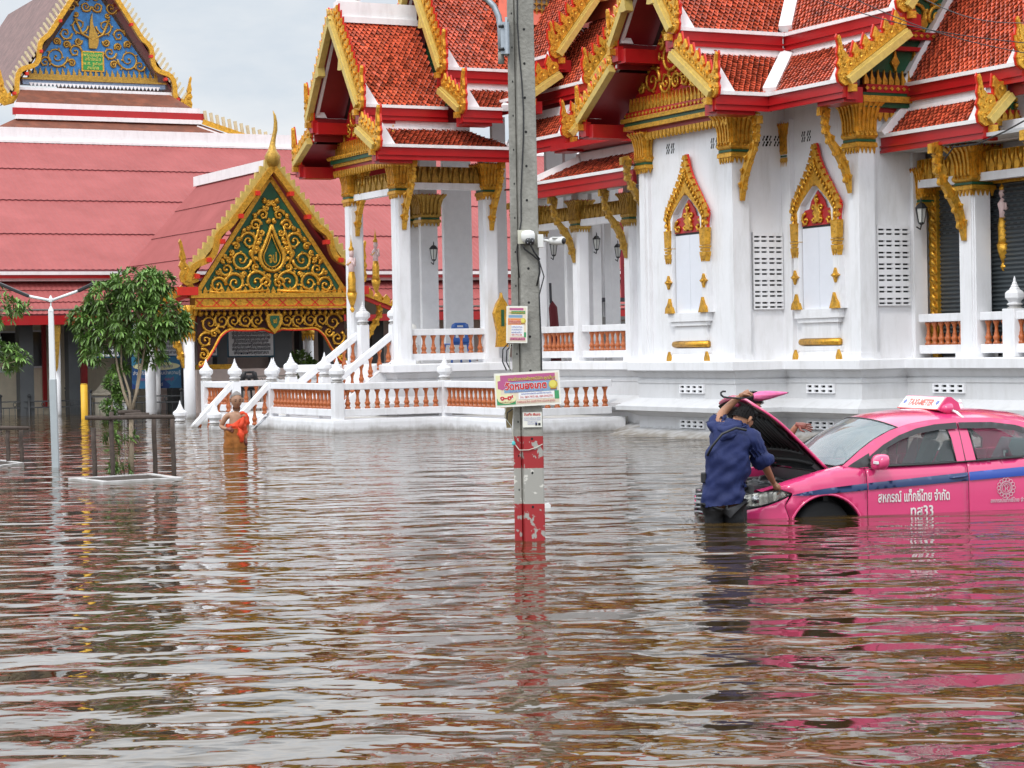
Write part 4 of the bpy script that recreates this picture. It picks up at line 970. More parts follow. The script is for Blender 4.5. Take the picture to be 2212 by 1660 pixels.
# ================================================================== POLE (octagonal-ish concrete pole with a groove)
POLEY = 19.3
pc = at_y(1145, 1165, POLEY)
pole = thing('utility_pole', 'tall weathered concrete pole with flaking red and white bands at its foot', 'pole', (pc.x, POLEY, 0))
CONC = mat('pole_concrete', (0.27,0.262,0.235), 0.85, var=0.22, vscale=5, bump=0.5, bscale=30, dirt=((0.11,0.105,0.09), 0.6, 3.0, 0.35))
def band(name, c):
    m = bpy.data.materials.new(name); m.use_nodes = True; t = m.node_tree; b = t.nodes['Principled BSDF']; b.inputs['Roughness'].default_value = 0.6
    co = t.nodes.new('ShaderNodeTexCoord'); n = t.nodes.new('ShaderNodeTexNoise'); n.inputs['Scale'].default_value = 9; n.inputs['Detail'].default_value = 7; n.inputs['Roughness'].default_value = 0.62
    t.links.new(co.outputs['Object'], n.inputs['Vector'])
    r = t.nodes.new('ShaderNodeValToRGB'); r.color_ramp.interpolation = 'LINEAR'
    r.color_ramp.elements[0].position = c[3]; r.color_ramp.elements[0].color = (*c[:3],1); r.color_ramp.elements[1].position = c[3]+0.02; r.color_ramp.elements[1].color = (0.34,0.33,0.30,1)
    t.links.new(n.outputs['Fac'], r.inputs[0]); t.links.new(r.outputs[0], b.inputs['Base Color']); return m
BR = band('flaked_red_paint', (0.33,0.018,0.022,0.57)); BW = band('flaked_white_paint', (0.62,0.60,0.55,0.44))
def pole_seg(z0, z1, m, name, par):
    def sec(z, g=0.0):
        h = 0.135-0.0040*z+g; d = h*1.15
        # front face to the right, groove on the left third
        return [(-h,-d*0.55),(-h*0.93,-d*0.62),(-h*0.52,-d*0.62),(-h*0.46,-d*0.48),(-h*0.40,-d*0.62),(-h*0.30,-d*0.98),(-h*0.22,-d),(h*0.90,-d),(h,-d*0.92),(h,d),(-h,d)]
    a = sec(z0); b = sec(z1); n = len(a)
    mb = MB().use(m); mb.add([(p[0],p[1],z0) for p in a]+[(p[0],p[1],z1) for p in b], [(i,(i+1)%n,n+(i+1)%n,n+i) for i in range(n)]+[tuple(range(n-1,-1,-1)),tuple(range(n,2*n))])
    return mb.build(name, par)
def zpole(py): return at_y(1145, py, POLEY-0.15).z
z1_, z2_, z3_ = zpole(1089), zpole(1012), zpole(943)
pole_seg(-1.5, z1_, BR, 'red_band', pole); pole_seg(z1_, z2_, BW, 'white_band', pole); pole_seg(z2_, z3_, BR, 'red_band', pole); pole_seg(z3_, 9.0, CONC, 'shaft', pole)
mb = MB().use(DARK)
for k in range(46):
    z = 0.35+k*0.155; h = 0.135-0.004*z; xx = h*(0.28 if z > 1.5 else 0.22)
    if k % 2 == 0 or z < 1: mb.lathe([(0.010,-0.002),(0.010,0.004)], (0,0,0), 8); 
    if k % 2 == 0: pass
mb2 = MB().use(DARK)
for k in range(24):
    z = 0.30+k*0.30; h = 0.135-0.004*z; d = h*1.15
    c = Vector((h*0.22+0.002*(k%3), -d-0.002, z)); n_ = 8
    mb2.add([c+Vector((0.011*math.cos(a*2*PI/n_),0,0.012*math.sin(a*2*PI/n_))) for a in range(n_)], [tuple(range(n_))])
    c = Vector((-h*0.66, -d*0.62-0.002, z+0.15))
    mb2.add([c+Vector((0.006*math.cos(a*2*PI/n_),0,0.010*math.sin(a*2*PI/n_))) for a in range(n_)], [tuple(range(n_))])
mb2.build('bolt_holes', pole, fix=False)
# step cable running down the front
cb = MB().use(BLACKP); pts = []
for k in range(26):
    z = 8.5-k*(8.5-zpole(600))/25; h = 0.135-0.004*z; pts.append((h*0.10-0.02-(0.055 if k > 23 else 0)-(0.02*math.sin(k*0.9)), -h*1.15-0.012, z))
cb.tube(pts, 0.0065, 5)
co = cb.build('black_cable', None); tag(co, 'thin black cable hanging down the front of the concrete pole', 'cable'); co.location = (pc.x, POLEY, 0)
# steel bracket and curved lamp arm near the top
lb = thing('lamp_arm', 'galvanised steel clamp and curved lamp arm bolted to the upper left of the concrete pole', 'bracket', (pc.x, POLEY, 0))
GALV = mat('galvanised_steel', (0.42,0.46,0.50), 0.45, metal=0.6, var=0.12, vscale=12)
zb = zpole(80)
mb = MB().use(GALV).box(-0.175,-0.10,-0.12,0.02,zb-0.14,zb+0.14).box(-0.135,-0.115,-0.20,-0.02,zb-0.15,zb+0.17); mb.use(BLACKP)
for zz in (-0.1,0.1): mb.tube([(-0.19,-0.12,zb+zz),(-0.15,-0.14,zb+zz)], 0.014, 6)
mb.use(CONC).tube([(-0.175,-0.05,zb-0.22),(-0.175,-0.05,zb-0.12)], 0.028, 8); mb.build('clamp', lb)
mb = MB().use(GALV); mb.tube([(-0.175,-0.05,zb-0.2),(-0.178,-0.05,zb+0.10),(-0.19,-0.05,zb+0.20),(-0.23,-0.05,zb+0.29),(-0.30,-0.05,zb+0.36),(-0.5,-0.05,zb+0.44),(-1.1,-0.05,zb+0.6)], 0.026, 8); mb.build('arm', lb)
# ---- cameras
CAMW = mat('camera_white_plastic', (0.74,0.74,0.72), 0.35)
zc = zpole(515)
c1_ = thing('security_camera', 'white dome camera with a dark round lens on the front of the concrete pole', 'camera', (pc.x, POLEY, 0))
mb = MB().use(mat('cream_plastic',(0.55,0.54,0.44),0.5)).box(-0.06,0.055,-0.205,-0.155,zc-0.05,zc+0.07); mb.build('mount', c1_)
mb = MB().use(CAMW); 
mb.smooth = True; mb.lathe([(0.02,0.065),(0.05,0.055),(0.062,0.03),(0.060,-0.01),(0.045,-0.04),(0.02,-0.05)], (0.03,-0.25,zc), 14); mb.smooth=False; mb.tube([(0.0,-0.2,zc+0.02),(0.03,-0.25,zc+0.02)],0.03,8); mb.build('housing', c1_)
mb = MB().use(BLACKP); mb.smooth = True; mb.lathe([(0.01,0.0),(0.038,-0.004),(0.044,-0.03),(0.036,-0.058),(0.01,-0.066)], (0.045,-0.285,zc-0.005), 14); mb.smooth = False
mb.use(mat('lens_glint',(0.5,0.5,0.55),0.2))
for a in range(5): mb.tube([(0.045+0.024*math.cos(a*1.25),-0.325,zc-0.035+0.024*math.sin(a*1.25)),(0.045+0.024*math.cos(a*1.25),-0.332,zc-0.035+0.024*math.sin(a*1.25))],0.004,5)
mb.build('lens', c1_)
c2_ = thing('security_camera', 'white bullet camera on a side arm at the right edge of the concrete pole', 'camera', (pc.x, POLEY, 0))
mb = MB().use(CAMW).box(0.115,0.165,-0.20,-0.10,zc-0.085,zc+0.03).tube([(0.16,-0.15,zc-0.02),(0.20,-0.16,zc-0.025),(0.235,-0.16,zc-0.035)],0.012,6); mb.build('mount', c2_)
mb = MB().use(CAMW).tube([(0.225,-0.15,zc-0.025),(0.25,-0.17,zc-0.030),(0.34,-0.24,zc-0.035)],[0.026,0.034,0.036],10).box(0.24,0.345,-0.24,-0.15,zc-0.008,zc+0.004); mb.use(BLACKP).tube([(0.34,-0.24,zc-0.035),(0.343,-0.243,zc-0.0355)],0.028,10); mb.build('housing', c2_)
mb = MB().use(BLACKP); mb.tube([(-0.03,-0.19,zc-0.04),(0.0,-0.2,zc-0.10),(0.07,-0.18,zc-0.15),(0.125,-0.16,zc-0.20),(0.13,-0.15,zc-0.30),(0.10,-0.16,zc-0.42)],0.008,5).tube([(0.05,-0.2,zc-0.06),(0.08,-0.19,zc-0.12),(0.13,-0.16,zc-0.19)],0.009,5)
mb.tube([(0.125,-0.15,zc-0.2),(0.165,-0.15,zc-0.34),(0.12,-0.15,zc-0.50),(0.13,-0.15,zc-0.9),(0.128,-0.15,zc-1.35)],0.006,5)
o = mb.build('camera_cable', None); o.location = (pc.x, POLEY, 0); tag(o, 'black camera wires looping down the right side of the concrete pole', 'cable')
# ---- posters
def poster(name, label, cat, px0, py0, px1, py1, tilt, Y, build):
    a = at_y(px0, py0, Y); b = at_y(px1, py1, Y); cx = (a.x+b.x)/2; cz = (a.z+b.z)/2; w = b.x-a.x; h = a.z-b.z
    th = thing(name, label, cat, (cx, Y, cz)); th.rotation_euler = (0, math.radians(tilt), 0)
    MB().use(mat('poster_white',(0.78,0.77,0.70),0.5)).box(-w/2,w/2,-0.004,0.004,-h/2,h/2).build('board', th)
    build(th, w, h); return th
def pm(n, c): return mat('print_'+n, c, 0.5)
def rect(mb, x0, x1, z0, z1, l=1): mb.box(x0, x1, -0.004-0.0015*l, -0.0045, z0, z1)
def tline(par, s, size, x, z, m, sx=1.0, lay=3, bold=0.0, al='CENTER', maxw=None, out=None):
    if out is not None:
        o = text_mesh('lettering', s, size, par, out, (x, -0.004-0.0015*(lay-0.6), z), (PI/2,0,0), al, 0.0003, (sx,1,1), bold+size*0.030)
        if maxw and o.dimensions.x > 0: pass
    o2 = text_mesh('lettering', s, size, par, m, (x, -0.004-0.0015*lay, z), (PI/2,0,0), al, 0.0003, (sx,1,1), bold)
    if maxw:
        xs = [v.co.x for v in o2.data.vertices]; cur = (max(xs)-min(xs)); k = maxw/cur
        o2.scale[0] = k
        if out is not None: o.scale[0] = k
    return o2
PINK = pm('pink',(0.45,0.10,0.24)); SKYB = pm('sky_blue',(0.20,0.34,0.50)); YEL = pm('yellow',(0.70,0.62,0.12)); PYEL = pm('pale_yellow',(0.75,0.72,0.42)); PRED = pm('red',(0.55,0.03,0.03)); PBLU = pm('blue',(0.05,0.08,0.40)); PGRN = pm('green',(0.05,0.30,0.12)); PORG = pm('orange',(0.70,0.25,0.08)); PWHT = pm('white',(0.80,0.80,0.80)); PCRM = pm('cream',(0.72,0.62,0.48)); PBRN = pm('brown',(0.30,0.12,0.03)); PGLD = pm('gold',(0.55,0.42,0.05))
def ball(mb, x, z, r, lay):
    mb.use(PGLD); n = 20; mb.add([(x+r*math.cos(a*2*PI/n), -0.004-0.0015*lay, z+r*math.sin(a*2*PI/n)) for a in range(n)], [tuple(range(n))])
    mb.use(YEL); mb.add([(x-r*0.1+r*0.75*math.cos(a*2*PI/n), -0.0045-0.0015*lay, z+r*0.15+r*0.75*math.sin(a*2*PI/n)) for a in range(n)], [tuple(range(n))])
    mb.use(PBRN); mb.box(x-r*0.7,x+r*0.7,-0.005-0.0015*lay,-0.0045,z-r*1.15,z-r*0.85)
def big_sign(th, w, h):
    iw, ih = w*0.475, h*0.44
    mb = MB().use(PCRM); rect(mb,-iw,iw,-ih,ih,1); mb.use(PINK); rect(mb,-iw*0.95,iw*0.9,ih*0.42,ih*0.98,1.5); mb.use(SKYB); rect(mb,-iw*0.75,iw*0.95,-ih*0.2,ih*0.5,2)
    mb.use(PYEL); rect(mb,-iw,-iw*0.86,-ih,ih,2.2); mb.use(PINK); 
    mb.prism([(-iw*0.95,ih*0.6),(-iw*0.6,ih*0.75),(-iw*0.55,ih*0.3),(-iw*0.8,0),(-iw*0.95,ih*0.1)], (0,-0.0075,0), (1,0,0), (0,0,1), 0.0008); mb.use(PGRN); rect(mb,-iw,-iw*0.4,-ih*0.98,-ih*0.55,2.3); rect(mb,iw*0.86,iw,-ih*0.75,-ih*0.2,2.5)
    mb.use(PWHT); rect(mb,-iw*0.30,iw*0.85,-ih*0.68,-ih*0.22,2.6)
    n = 18; mb.use(PYEL); mb.add([(-iw*0.68+iw*0.30*math.cos(a*2*PI/n),-0.0085,-ih*0.60+ih*0.32*math.sin(a*2*PI/n)) for a in range(n)],[tuple(range(n))])
    ball(mb, iw*0.83, ih*0.22, ih*0.30, 3)
    mb.build('print', th, fix=False)
    tline(th,'งานปิดทองฝังลูกนิมิต-ผูกสีมา',h*0.13,w*0.07,ih*0.68,YEL,maxw=w*0.72,out=PBRN,lay=4)
    tline(th,'วัดหนองเกต',h*0.27,-w*0.02,ih*0.20,PRED,maxw=w*0.64,out=PWHT,lay=4,bold=0.0035)
    tline(th,'๑-๗',h*0.22,-w*0.325,-ih*0.52,PRED,maxw=w*0.2,out=PWHT,lay=4,bold=0.003)
    tline(th,'กุมภาพันธ์ ๒๕๖๕',h*0.07,-w*0.325,-ih*0.82,PBRN,maxw=w*0.22,lay=4)
    tline(th,'ต.หนองเกต อ.เมือง จ.ชลบุรี',h*0.08,-w*0.02,-ih*0.14,PBLU,maxw=w*0.5,lay=4,out=PWHT)
    tline(th,'ขอเชิญร่วมปิดทองฝังลูกนิมิต ผูกพัทธสีมา ตัดหวายลูกนิมิต',h*0.06,w*0.13,-ih*0.32,PBLU,maxw=w*0.46,lay=4)
    tline(th,'โทร. 089-7975186, 089-0942795',h*0.09,w*0.13,-ih*0.54,PRED,maxw=w*0.5,lay=4)
    tline(th,'ภาพยนตร์ ลิเก ดนตรี รำวง มโนราห์ ลูกทุ่ง',h*0.10,w*0.12,-ih*0.84,PRED,maxw=w*0.58,lay=4,out=PWHT)
s1 = poster('festival_sign', 'wide colourful temple fair sign with red Thai lettering, tied across the concrete pole', 'sign', 1068, 805, 1211, 876, -2.2, POLEY-0.21, big_sign)
def small_sign(th, w, h):
    iw, ih = w*0.44, h*0.46
    mb = MB().use(PCRM); rect(mb,-iw,iw,-ih,ih,1); mb.use(PINK); rect(mb,-iw*0.8,iw*0.7,ih*0.84,ih*0.97,1.6); mb.use(PGRN); rect(mb,-iw*0.6,iw*0.9,ih*0.62,ih*0.8,1.6)
    mb.use(SKYB); rect(mb,-iw*0.9,iw*0.6,ih*0.40,ih*0.56,1.6); mb.use(PORG); rect(mb,-iw*0.95,iw*0.5,-ih*0.02,ih*0.36,1.6); mb.use(PWHT); rect(mb,-iw*0.6,iw*0.75,-ih*0.68,-ih*0.02,1.6)
    mb.use(PGRN); rect(mb,iw*0.78,iw,-ih*0.75,-ih*0.45,2); mb.use(PINK); rect(mb,-iw*0.75,iw*0.9,-ih*0.93,-ih*0.76,1.6)
    ball(mb, iw*0.66, ih*0.22, iw*0.30, 3); mb.build('print', th, fix=False)
    tline(th,'งานปิดทองฝังลูกนิมิต',h*0.07,0,ih*0.70,YEL,maxw=w*0.72,out=PBRN,lay=4)
    tline(th,'วัดหนองเกต',h*0.14,-w*0.08,ih*0.16,PRED,maxw=w*0.56,out=PWHT,lay=4)
    for k, t in enumerate(('ขอเชิญร่วมทำบุญ','ปิดทองฝังลูกนิมิต','ผูกพัทธสีมา')): tline(th,t,h*0.05,0.0,-ih*(0.14+0.16*k),PBLU,maxw=w*0.5,lay=4)
    tline(th,'089-7975186',h*0.06,0.0,-ih*0.60,PRED,maxw=w*0.5,lay=4); tline(th,'ลิเก ดนตรี รำวง',h*0.06,0.0,-ih*0.85,PRED,maxw=w*0.66,lay=4,out=PWHT)
s2 = poster('festival_sign', 'small upright festival poster at the left edge of the concrete pole, above the wide sign', 'sign', 1093, 662, 1140, 741, 1.5, POLEY-0.20, small_sign)
def notice(th, w, h):
    tline(th,'สินเชื่อ เงินสด',h*0.2,0,h*0.34,PRED,maxw=w*0.84,bold=0.001)
    for k in range(4): tline(th,'ออกรถง่าย ไม่ต้องดาวน์ อนุมัติไว',h*0.1,-0.0,h*(0.12-0.13*k),PBLU,maxw=w*(0.88 if k < 2 else 0.5))
    mb = MB().use(BLACKP); rect(mb, w*0.15,w*0.25,-h*0.38,-h*0.2,3); rect(mb, w*0.3,w*0.42,-h*0.38,-h*0.22,3); mb.build('print', th)
s3 = poster('paper_notice', 'small white paper notice with a red heading, glued low on the concrete pole', 'notice', 1129, 891, 1171, 923, 0, POLEY-0.163, notice)
# tie wires under the signs, meter board behind the pole
mb = MB().use(mat('pale_string',(0.6,0.6,0.52),0.7)); zs = zpole(960)
mb.tube([(-0.13,-0.12,zs+0.02),(-0.11,-0.13,zs-0.01),(-0.08,-0.16,zs-0.05),(0.0,-0.165,zs-0.05),(0.07,-0.162,zs-0.03),(0.125,-0.158,zs)],0.004,5)
mb.use(mat('turquoise_rag',(0.1,0.5,0.5),0.6)).lathe([(0.005,-0.02),(0.018,-0.01),(0.016,0.01),(0.004,0.02)],(-0.13,-0.13,zs+0.01),7)
o = mb.build('string', None); o.location = (pc.x,POLEY,0); tag(o,'pale string with a turquoise knot tied round the top red band','string')
mb = MB().use(mat('weathered_plank',(0.30,0.23,0.12),0.8,var=0.2)); zt, zz = zpole(878), zpole(925)
mb.prism([(-0.19,zz-0.0),(-0.14,zz),(-0.125,zt),(-0.205,zt)],(0,0.0,0),(1,0,0),(0,0,1),0.03); o = mb.build('wooden_slat',None); o.location=(pc.x,POLEY-0.02,0); tag(o,'short tapering wooden slat hanging beside the pole under the wide sign','plank')
mb = MB().use(BLACKP)
for k,(x0,zA,zB) in enumerate(((-0.20,735,800),(-0.165,738,800),(-0.17,880,920))):
    a, b = zpole(zA), zpole(zB); mb.tube([(x0+0.06,-0.06,a),(x0-0.01,-0.07,a-(a-b)*0.3),(x0-0.015,-0.07,a-(a-b)*0.7),(x0+0.02,-0.07,b)],0.006,5)
mb.use(mat('pale_string',(0.6,0.6,0.52),0.7)).tube([(-0.14,-0.08,zpole(742)),(-0.155,-0.08,zpole(770)),(-0.15,-0.08,zpole(802))],0.004,5).tube([(-0.19,-0.08,zpole(880)),(-0.21,-0.08,zpole(900)),(-0.15,-0.08,zpole(920)),(-0.12,-0.12,zs)],0.004,5)
o = mb.build('loose_wires', None); o.location = (pc.x,POLEY,0); tag(o,'loose black and pale wires dangling behind the left edge of the signs','cable')
# ================================================================== POWER LINES top right
for (a, b, Y0, Y1, lab) in (((1690,-30),(2230,95),26,24,'upper thin power line crossing in front of the right roofs'),((1790,-30),(2230,118),27,25,'lower thin power line crossing in front of the right roofs'),((1980,-10),(2230,50),28,26,'short power line at the top right corner of the picture')):
    A = at_y(*a, Y0); B = at_y(*b, Y1); pts = [A.lerp(B,t/10)+Vector((0,0,-0.12*math.sin(PI*t/10))) for t in range(11)]
    d = B-A; pts = [A-d*1.5]+pts+[B+d*1.5]
    tag(MB().use(BLACKP).tube(pts,0.006,5).build('power_line',None), lab, 'power line')
A = T.hit(2045,322,y=-7.6); B = T.hit(2240,250,x=1.4)
tag(MB().use(BLACKP).tube([Vector(q) for q in [Frame.hit and Vector((0,0,0))]][:0] + [at_y(2040,345,36.0),at_y(2060,318,36.0),at_y(2110,312,35.5),at_y(2170,285,35),at_y(2240,246,34)],0.014,5).build('power_line',None),'sagging service wire reaching the eave of the right porch','power line')
# ================================================================== GILDED GATE PAVILION WITH GREEN GABLE
RZT = math.radians(27)
def tparent(name, label, cat, group=None): return thing(name, label, cat, (TO[0], TO[1], 0), RZT, group)
pav = tparent('gate_pavilion', 'gilded gate pavilion with green carved gable, naga bargeboards and white round columns', 'pavilion')
YP = 18.7
def H(px, py, y=YP): return T.hit(px, py, y=y)
cc = H(594, 640); CXP = cc.x
hwp = CXP - H(412, 640).x
zb_ = H(594, 635).z; zapex = H(602, 372).z
wc = H(594, 655)
PINKR = bpy.data.materials.new('pink_metal_roof')
def pink_roof_mat(m):
    m.use_nodes = True; t = m.node_tree; b = t.nodes['Principled BSDF']; b.inputs['Roughness'].default_value = 0.7; b.inputs['Specular IOR Level'].default_value = 0.2
    co = t.nodes.new('ShaderNodeTexCoord'); n = t.nodes.new('ShaderNodeTexNoise'); n.inputs['Scale'].default_value = 0.8; n.inputs['Roughness'].default_value = 0.7; n.inputs['Detail'].default_value = 5
    t.links.new(co.outputs['Object'], n.inputs['Vector'])
    r = t.nodes.new('ShaderNodeValToRGB'); r.color_ramp.elements[0].position = 0.3; r.color_ramp.elements[0].color = (0.28,0.070,0.066,1); r.color_ramp.elements[1].position = 0.7; r.color_ramp.elements[1].color = (0.36,0.096,0.092,1)
    t.links.new(n.outputs['Fac'], r.inputs[0]); t.links.new(r.outputs[0], b.inputs['Base Color'])
pink_roof_mat(PINKR)
DSEAM = mat('roof_sheet_joint', (0.20,0.05,0.06), 0.8)
def sheet_roof(par, A, B, C_, D_, rows, joints=True, ribs=0.16, nm='roof_sheet', overl=0.03):
    """corrugated sheet roof: A,B eave ends, C_,D_ top ends above B,A; overlapping rows with real ribs"""
    A, B, C_, D_ = map(Vector, (A, B, C_, D_)); nrm = (B-A).cross(D_-A).normalized(); nrm = nrm if nrm.z > 0 else -nrm
    mb = MB().use(PINKR)
    for j in range(rows):
        f0 = j/rows; f1 = (j+1)/rows; a = A.lerp(D_, f0); b = B.lerp(C_, f0); c = B.lerp(C_, f1); d = A.lerp(D_, f1)
        n = max(4, int((b-a).length/ribs*2)); lift = overl
        vs = []
        for i in range(n+1):
            t = i/n; h = 0.018 if i % 2 else 0.0
            vs += [a.lerp(b, t)+nrm*(lift+h), d.lerp(c, t)+nrm*(h)]
        mb.add(vs, [(2*i, 2*i+2, 2*i+3, 2*i+1) for i in range(n)])
        mb.use(DSEAM); mb.add([a+nrm*(lift+0.002), b+nrm*(lift+0.002), b-nrm*0.02, a-nrm*0.02], [(0,1,2,3)]); mb.use(PINKR)
    return mb.build(nm, par, fix=False)
def P5(u, w, z): return (CXP+u, YP+w, z)
# gable board outline with a hole for nothing: green field
gw = CXP - H(432, 635).x
mb = MB().use(GREENP); mb.prism([(-gw, zb_), (gw, zb_), (0, H(597,392).z)], P5(0, 0.25, 0), (1,0,0), (0,0,1), 0.08)
mb.use(GOLD)
zt_ = H(597,392).z-zb_
TTp = lambda u, v, q: Vector(P5(u, 0.20-q, zb_+v))
k_ = gw/2.35
S = []
for s in (-1, 1):
    S += [(s*0.52*k_*1.0, 0.32, 0.34, 1.5, PI if s > 0 else 0, -s), (s*1.18*k_, 0.30, 0.30, 1.5, 0 if s > 0 else PI, s), (s*1.72*k_, 0.24, 0.24, 1.4, PI if s > 0 else 0, -s),
          (s*0.98*k_, 0.92, 0.30, 1.5, PI if s > 0 else 0, s), (s*1.45*k_, 0.66, 0.20, 1.3, 0 if s > 0 else PI, -s), (s*0.72*k_, 1.42, 0.26, 1.5, 0 if s > 0 else PI, s), (s*0.50*k_, 1.85, 0.17, 1.3, PI if s > 0 else 0, -s), (s*0.26*k_, 2.12, 0.16, 1.2, 0 if s > 0 else PI, s), (s*0.20*k_, 0.30, 0.16, 1.2, 0 if s > 0 else PI, s)]
S += autofill([(-gw*0.93,0.24),(gw*0.93,0.24),(0.04,zt_*0.93),(-0.04,zt_*0.93)], (0.22,0.16,0.11,0.08,0.055), [(a[0],a[1],a[2]*0.93) for a in S]+[(0,0.95,0.42),(0,1.4,0.30),(0,1.75,0.15)], seed=4)
scroll_relief(mb, TTp, S, 0.046, 5)
for s in (-1, 1):    # tear-drop medallion frame and rising stems
    pts = []
    for i in range(15):
        t = i/14; a = -PI/2 + t*PI*0.80; rr = 0.36
        if t < 0.72: pts.append((s*rr*math.cos(-PI/2+t/0.72*PI*0.72)*0.92, 0.98+rr*math.sin(-PI/2+t/0.72*PI*0.72)*1.02))
        else: q = (t-0.72)/0.28; x0 = rr*math.cos(-PI/2+PI*0.72)*0.92; z0 = 0.98+rr*math.sin(-PI/2+PI*0.72)*1.02; pts.append((s*x0*(1-q)**1.15, z0+(1.86-z0)*q))
    mb.tube([TTp(a, b, 0.05) for a, b in pts], 0.05, 6)
    mb.tube([TTp(a*0.72, 0.28+b*0.72, 0.04) for a, b in pts], 0.022, 5)
    for i in range(0, 14): 
        a, b = pts[i]; mb.prism(flame(0.13,0.07,0.1*s), TTp(a*1.12, b-0.03, 0.05), (1,0,0), (0,0,1), 0.03)
    mb.tube([TTp(s*0.12,0.10,0.03), TTp(s*0.9*k_,0.06,0.05), TTp(s*1.6*k_,0.03,0.04), TTp(s*2.1*k_,0.10,0.03)], [0.03,0.05,0.04,0.01], 5)
    mb.tube([TTp(s*0.45*k_,0.62,0.03), TTp(s*0.66*k_,1.05,0.05), TTp(s*0.48*k_,1.55,0.05), TTp(s*0.34*k_,1.95,0.03)], [0.02,0.05,0.04,0.01], 5)
for i in range(int(2*gw/0.16)+1):
    u = -gw+0.05+i*0.16
    mb.prism([(-0.055,0),(0.055,0),(0.06,0.06),(0.0,0.19),(-0.06,0.06)], TTp(u, 0.02, 0.0), (1,0,0), (0,0,1), 0.07)
mb.build('pediment', pav)
mg = text_mesh('monogram', 'จป', 0.30, pav, GOLD, P5(0, 0.10, zb_+0.95), (PI/2,0,0), 'CENTER', 0.015, (0.7,1.25,1), 0.004)
# beam with cartouches
mb = MB().use(GOLD); zc0 = H(594,664).z; zc1 = zb_
mb.box(CXP-gw-0.25, CXP+gw+0.25, YP-0.02, YP+0.5, zc1-0.10, zc1+0.02); mb.box(CXP-gw-0.12, CXP+gw+0.12, YP+0.05, YP+0.5, zc0+0.02, zc1-0.10); mb.box(CXP-gw-0.2, CXP+gw+0.2, YP-0.04, YP+0.5, zc0-0.04, zc0+0.02)
mb.use(BRED); n = 9
for i in range(n+1):
    u = -gw+2*gw*i/n
    for s in (-1, 1): mb.bar(P5(u-0.10, 0.04, zc0+0.02+(0.02 if s > 0 else zc1-zc0-0.16)), P5(u+0.10, 0.04, zc0+0.02+(0.02 if s < 0 else zc1-zc0-0.16)), 0.02, 0.025, up=(0,1,0))
mb.box(CXP-gw-0.1, CXP+gw+0.1, YP+0.035, YP+0.05, zc1-0.125, zc1-0.105).box(CXP-gw-0.1, CXP+gw+0.1, YP+0.035, YP+0.05, zc0+0.03, zc0+0.045); mb.build('beam', pav)
# carved valance with arched lower edge
zv = zc0-0.06; z_mid = H(594,712).z; z_low = H(430,792).z
def arch(u):
    a = abs(u)/gw
    if a < 0.10: return z_mid-0.10+(a/0.10)*0.08
    if a < 0.55: return z_mid+0.0-0.02*math.sin((a-0.1)/0.45*PI)
    if a < 0.74: q = (a-0.55)/0.19; return z_mid-(z_mid-z_low)*0.30*q*q
    q = (a-0.74)/0.26; return z_mid-(z_mid-z_low)*(0.30+0.70*min(1,q*1.25)**0.8)
us = [-gw+2*gw*i/48 for i in range(49)]
pl = [(u, arch(u)) for u in us] + [(gw, zv), (-gw, zv)]
mb = MB().use(mat('dark_openwork_back',(0.05,0.012,0.010),0.7)); mb.prism(pl, P5(0, 0.30, 0), (1,0,0), (0,0,1), 0.04); mb.use(GOLD)
mb.tube([P5(u, 0.24, arch(u)+0.02) for u in us], 0.045, 6); mb.use(BRED); mb.tube([P5(u, 0.20, arch(u)-0.01) for u in us], 0.02, 5); mb.use(GOLD)
Tv = lambda u, v, q: Vector(P5(u, 0.27-q, v))
SV = []
for s in (-1, 1):
    for (a, r, sg) in ((0.20,0.20,1),(0.36,0.21,-1),(0.52,0.21,1),(0.68,0.23,-1)): SV.append((s*a*gw, (zv+z_mid)/2-0.02, r, 1.5, PI/2*sg*s, sg*s))
    SV += [(s*0.84*gw, zv-0.35, 0.27, 1.5, 0, s), (s*0.90*gw, zv-0.80, 0.22, 1.4, 1, -s), (s*0.93*gw, zv-1.18, 0.16, 1.4, 2, s), (s*0.78*gw, zv-0.62, 0.14, 1.2, 0, -s), (s*0.95*gw, zv-1.42, 0.12, 1.2, 0, s)]
SV += autofill([(-gw,zv),(gw,zv)]+[(u, arch(u)+0.08) for u in us[::-1]], (0.14,0.10,0.075), [(a[0],a[1],a[2]*0.92) for a in SV]+[(0,z_mid+0.2,0.34)], seed=6)
scroll_relief(mb, Tv, SV, 0.040, 5)
for i in range(int(2*gw/0.17)+1):
    u = -gw+0.04+i*0.17; mb.lathe([(0.012,-0.17),(0.045,-0.12),(0.055,-0.07),(0.02,-0.03),(0.045,0.0)], P5(u, 0.14, zv), 6)
mb.build('carved_valance', pav)
mb = MB().use(GOLD).prism([(-0.20,0.40),(0.20,0.40),(0.24,0.25),(0.17,0.06),(0.0,-0.14),(-0.17,0.06),(-0.24,0.25)], P5(0,0.10,z_mid+0.02), (1,0,0), (0,0,1), 0.08)
mb.use(GREENP).prism([(-0.12,0.35),(0.12,0.35),(0.14,0.24),(0.09,0.10),(0,0.0),(-0.09,0.10),(-0.14,0.24)], P5(0,0.05,z_mid+0.02), (1,0,0), (0,0,1), 0.03); mb.build('shield', pav)
text_mesh('monogram', 'จป', 0.14, pav, GOLD, P5(0, 0.03, z_mid+0.22), (PI/2,0,0), 'CENTER', 0.008, (0.7,1.2,1), 0.003)
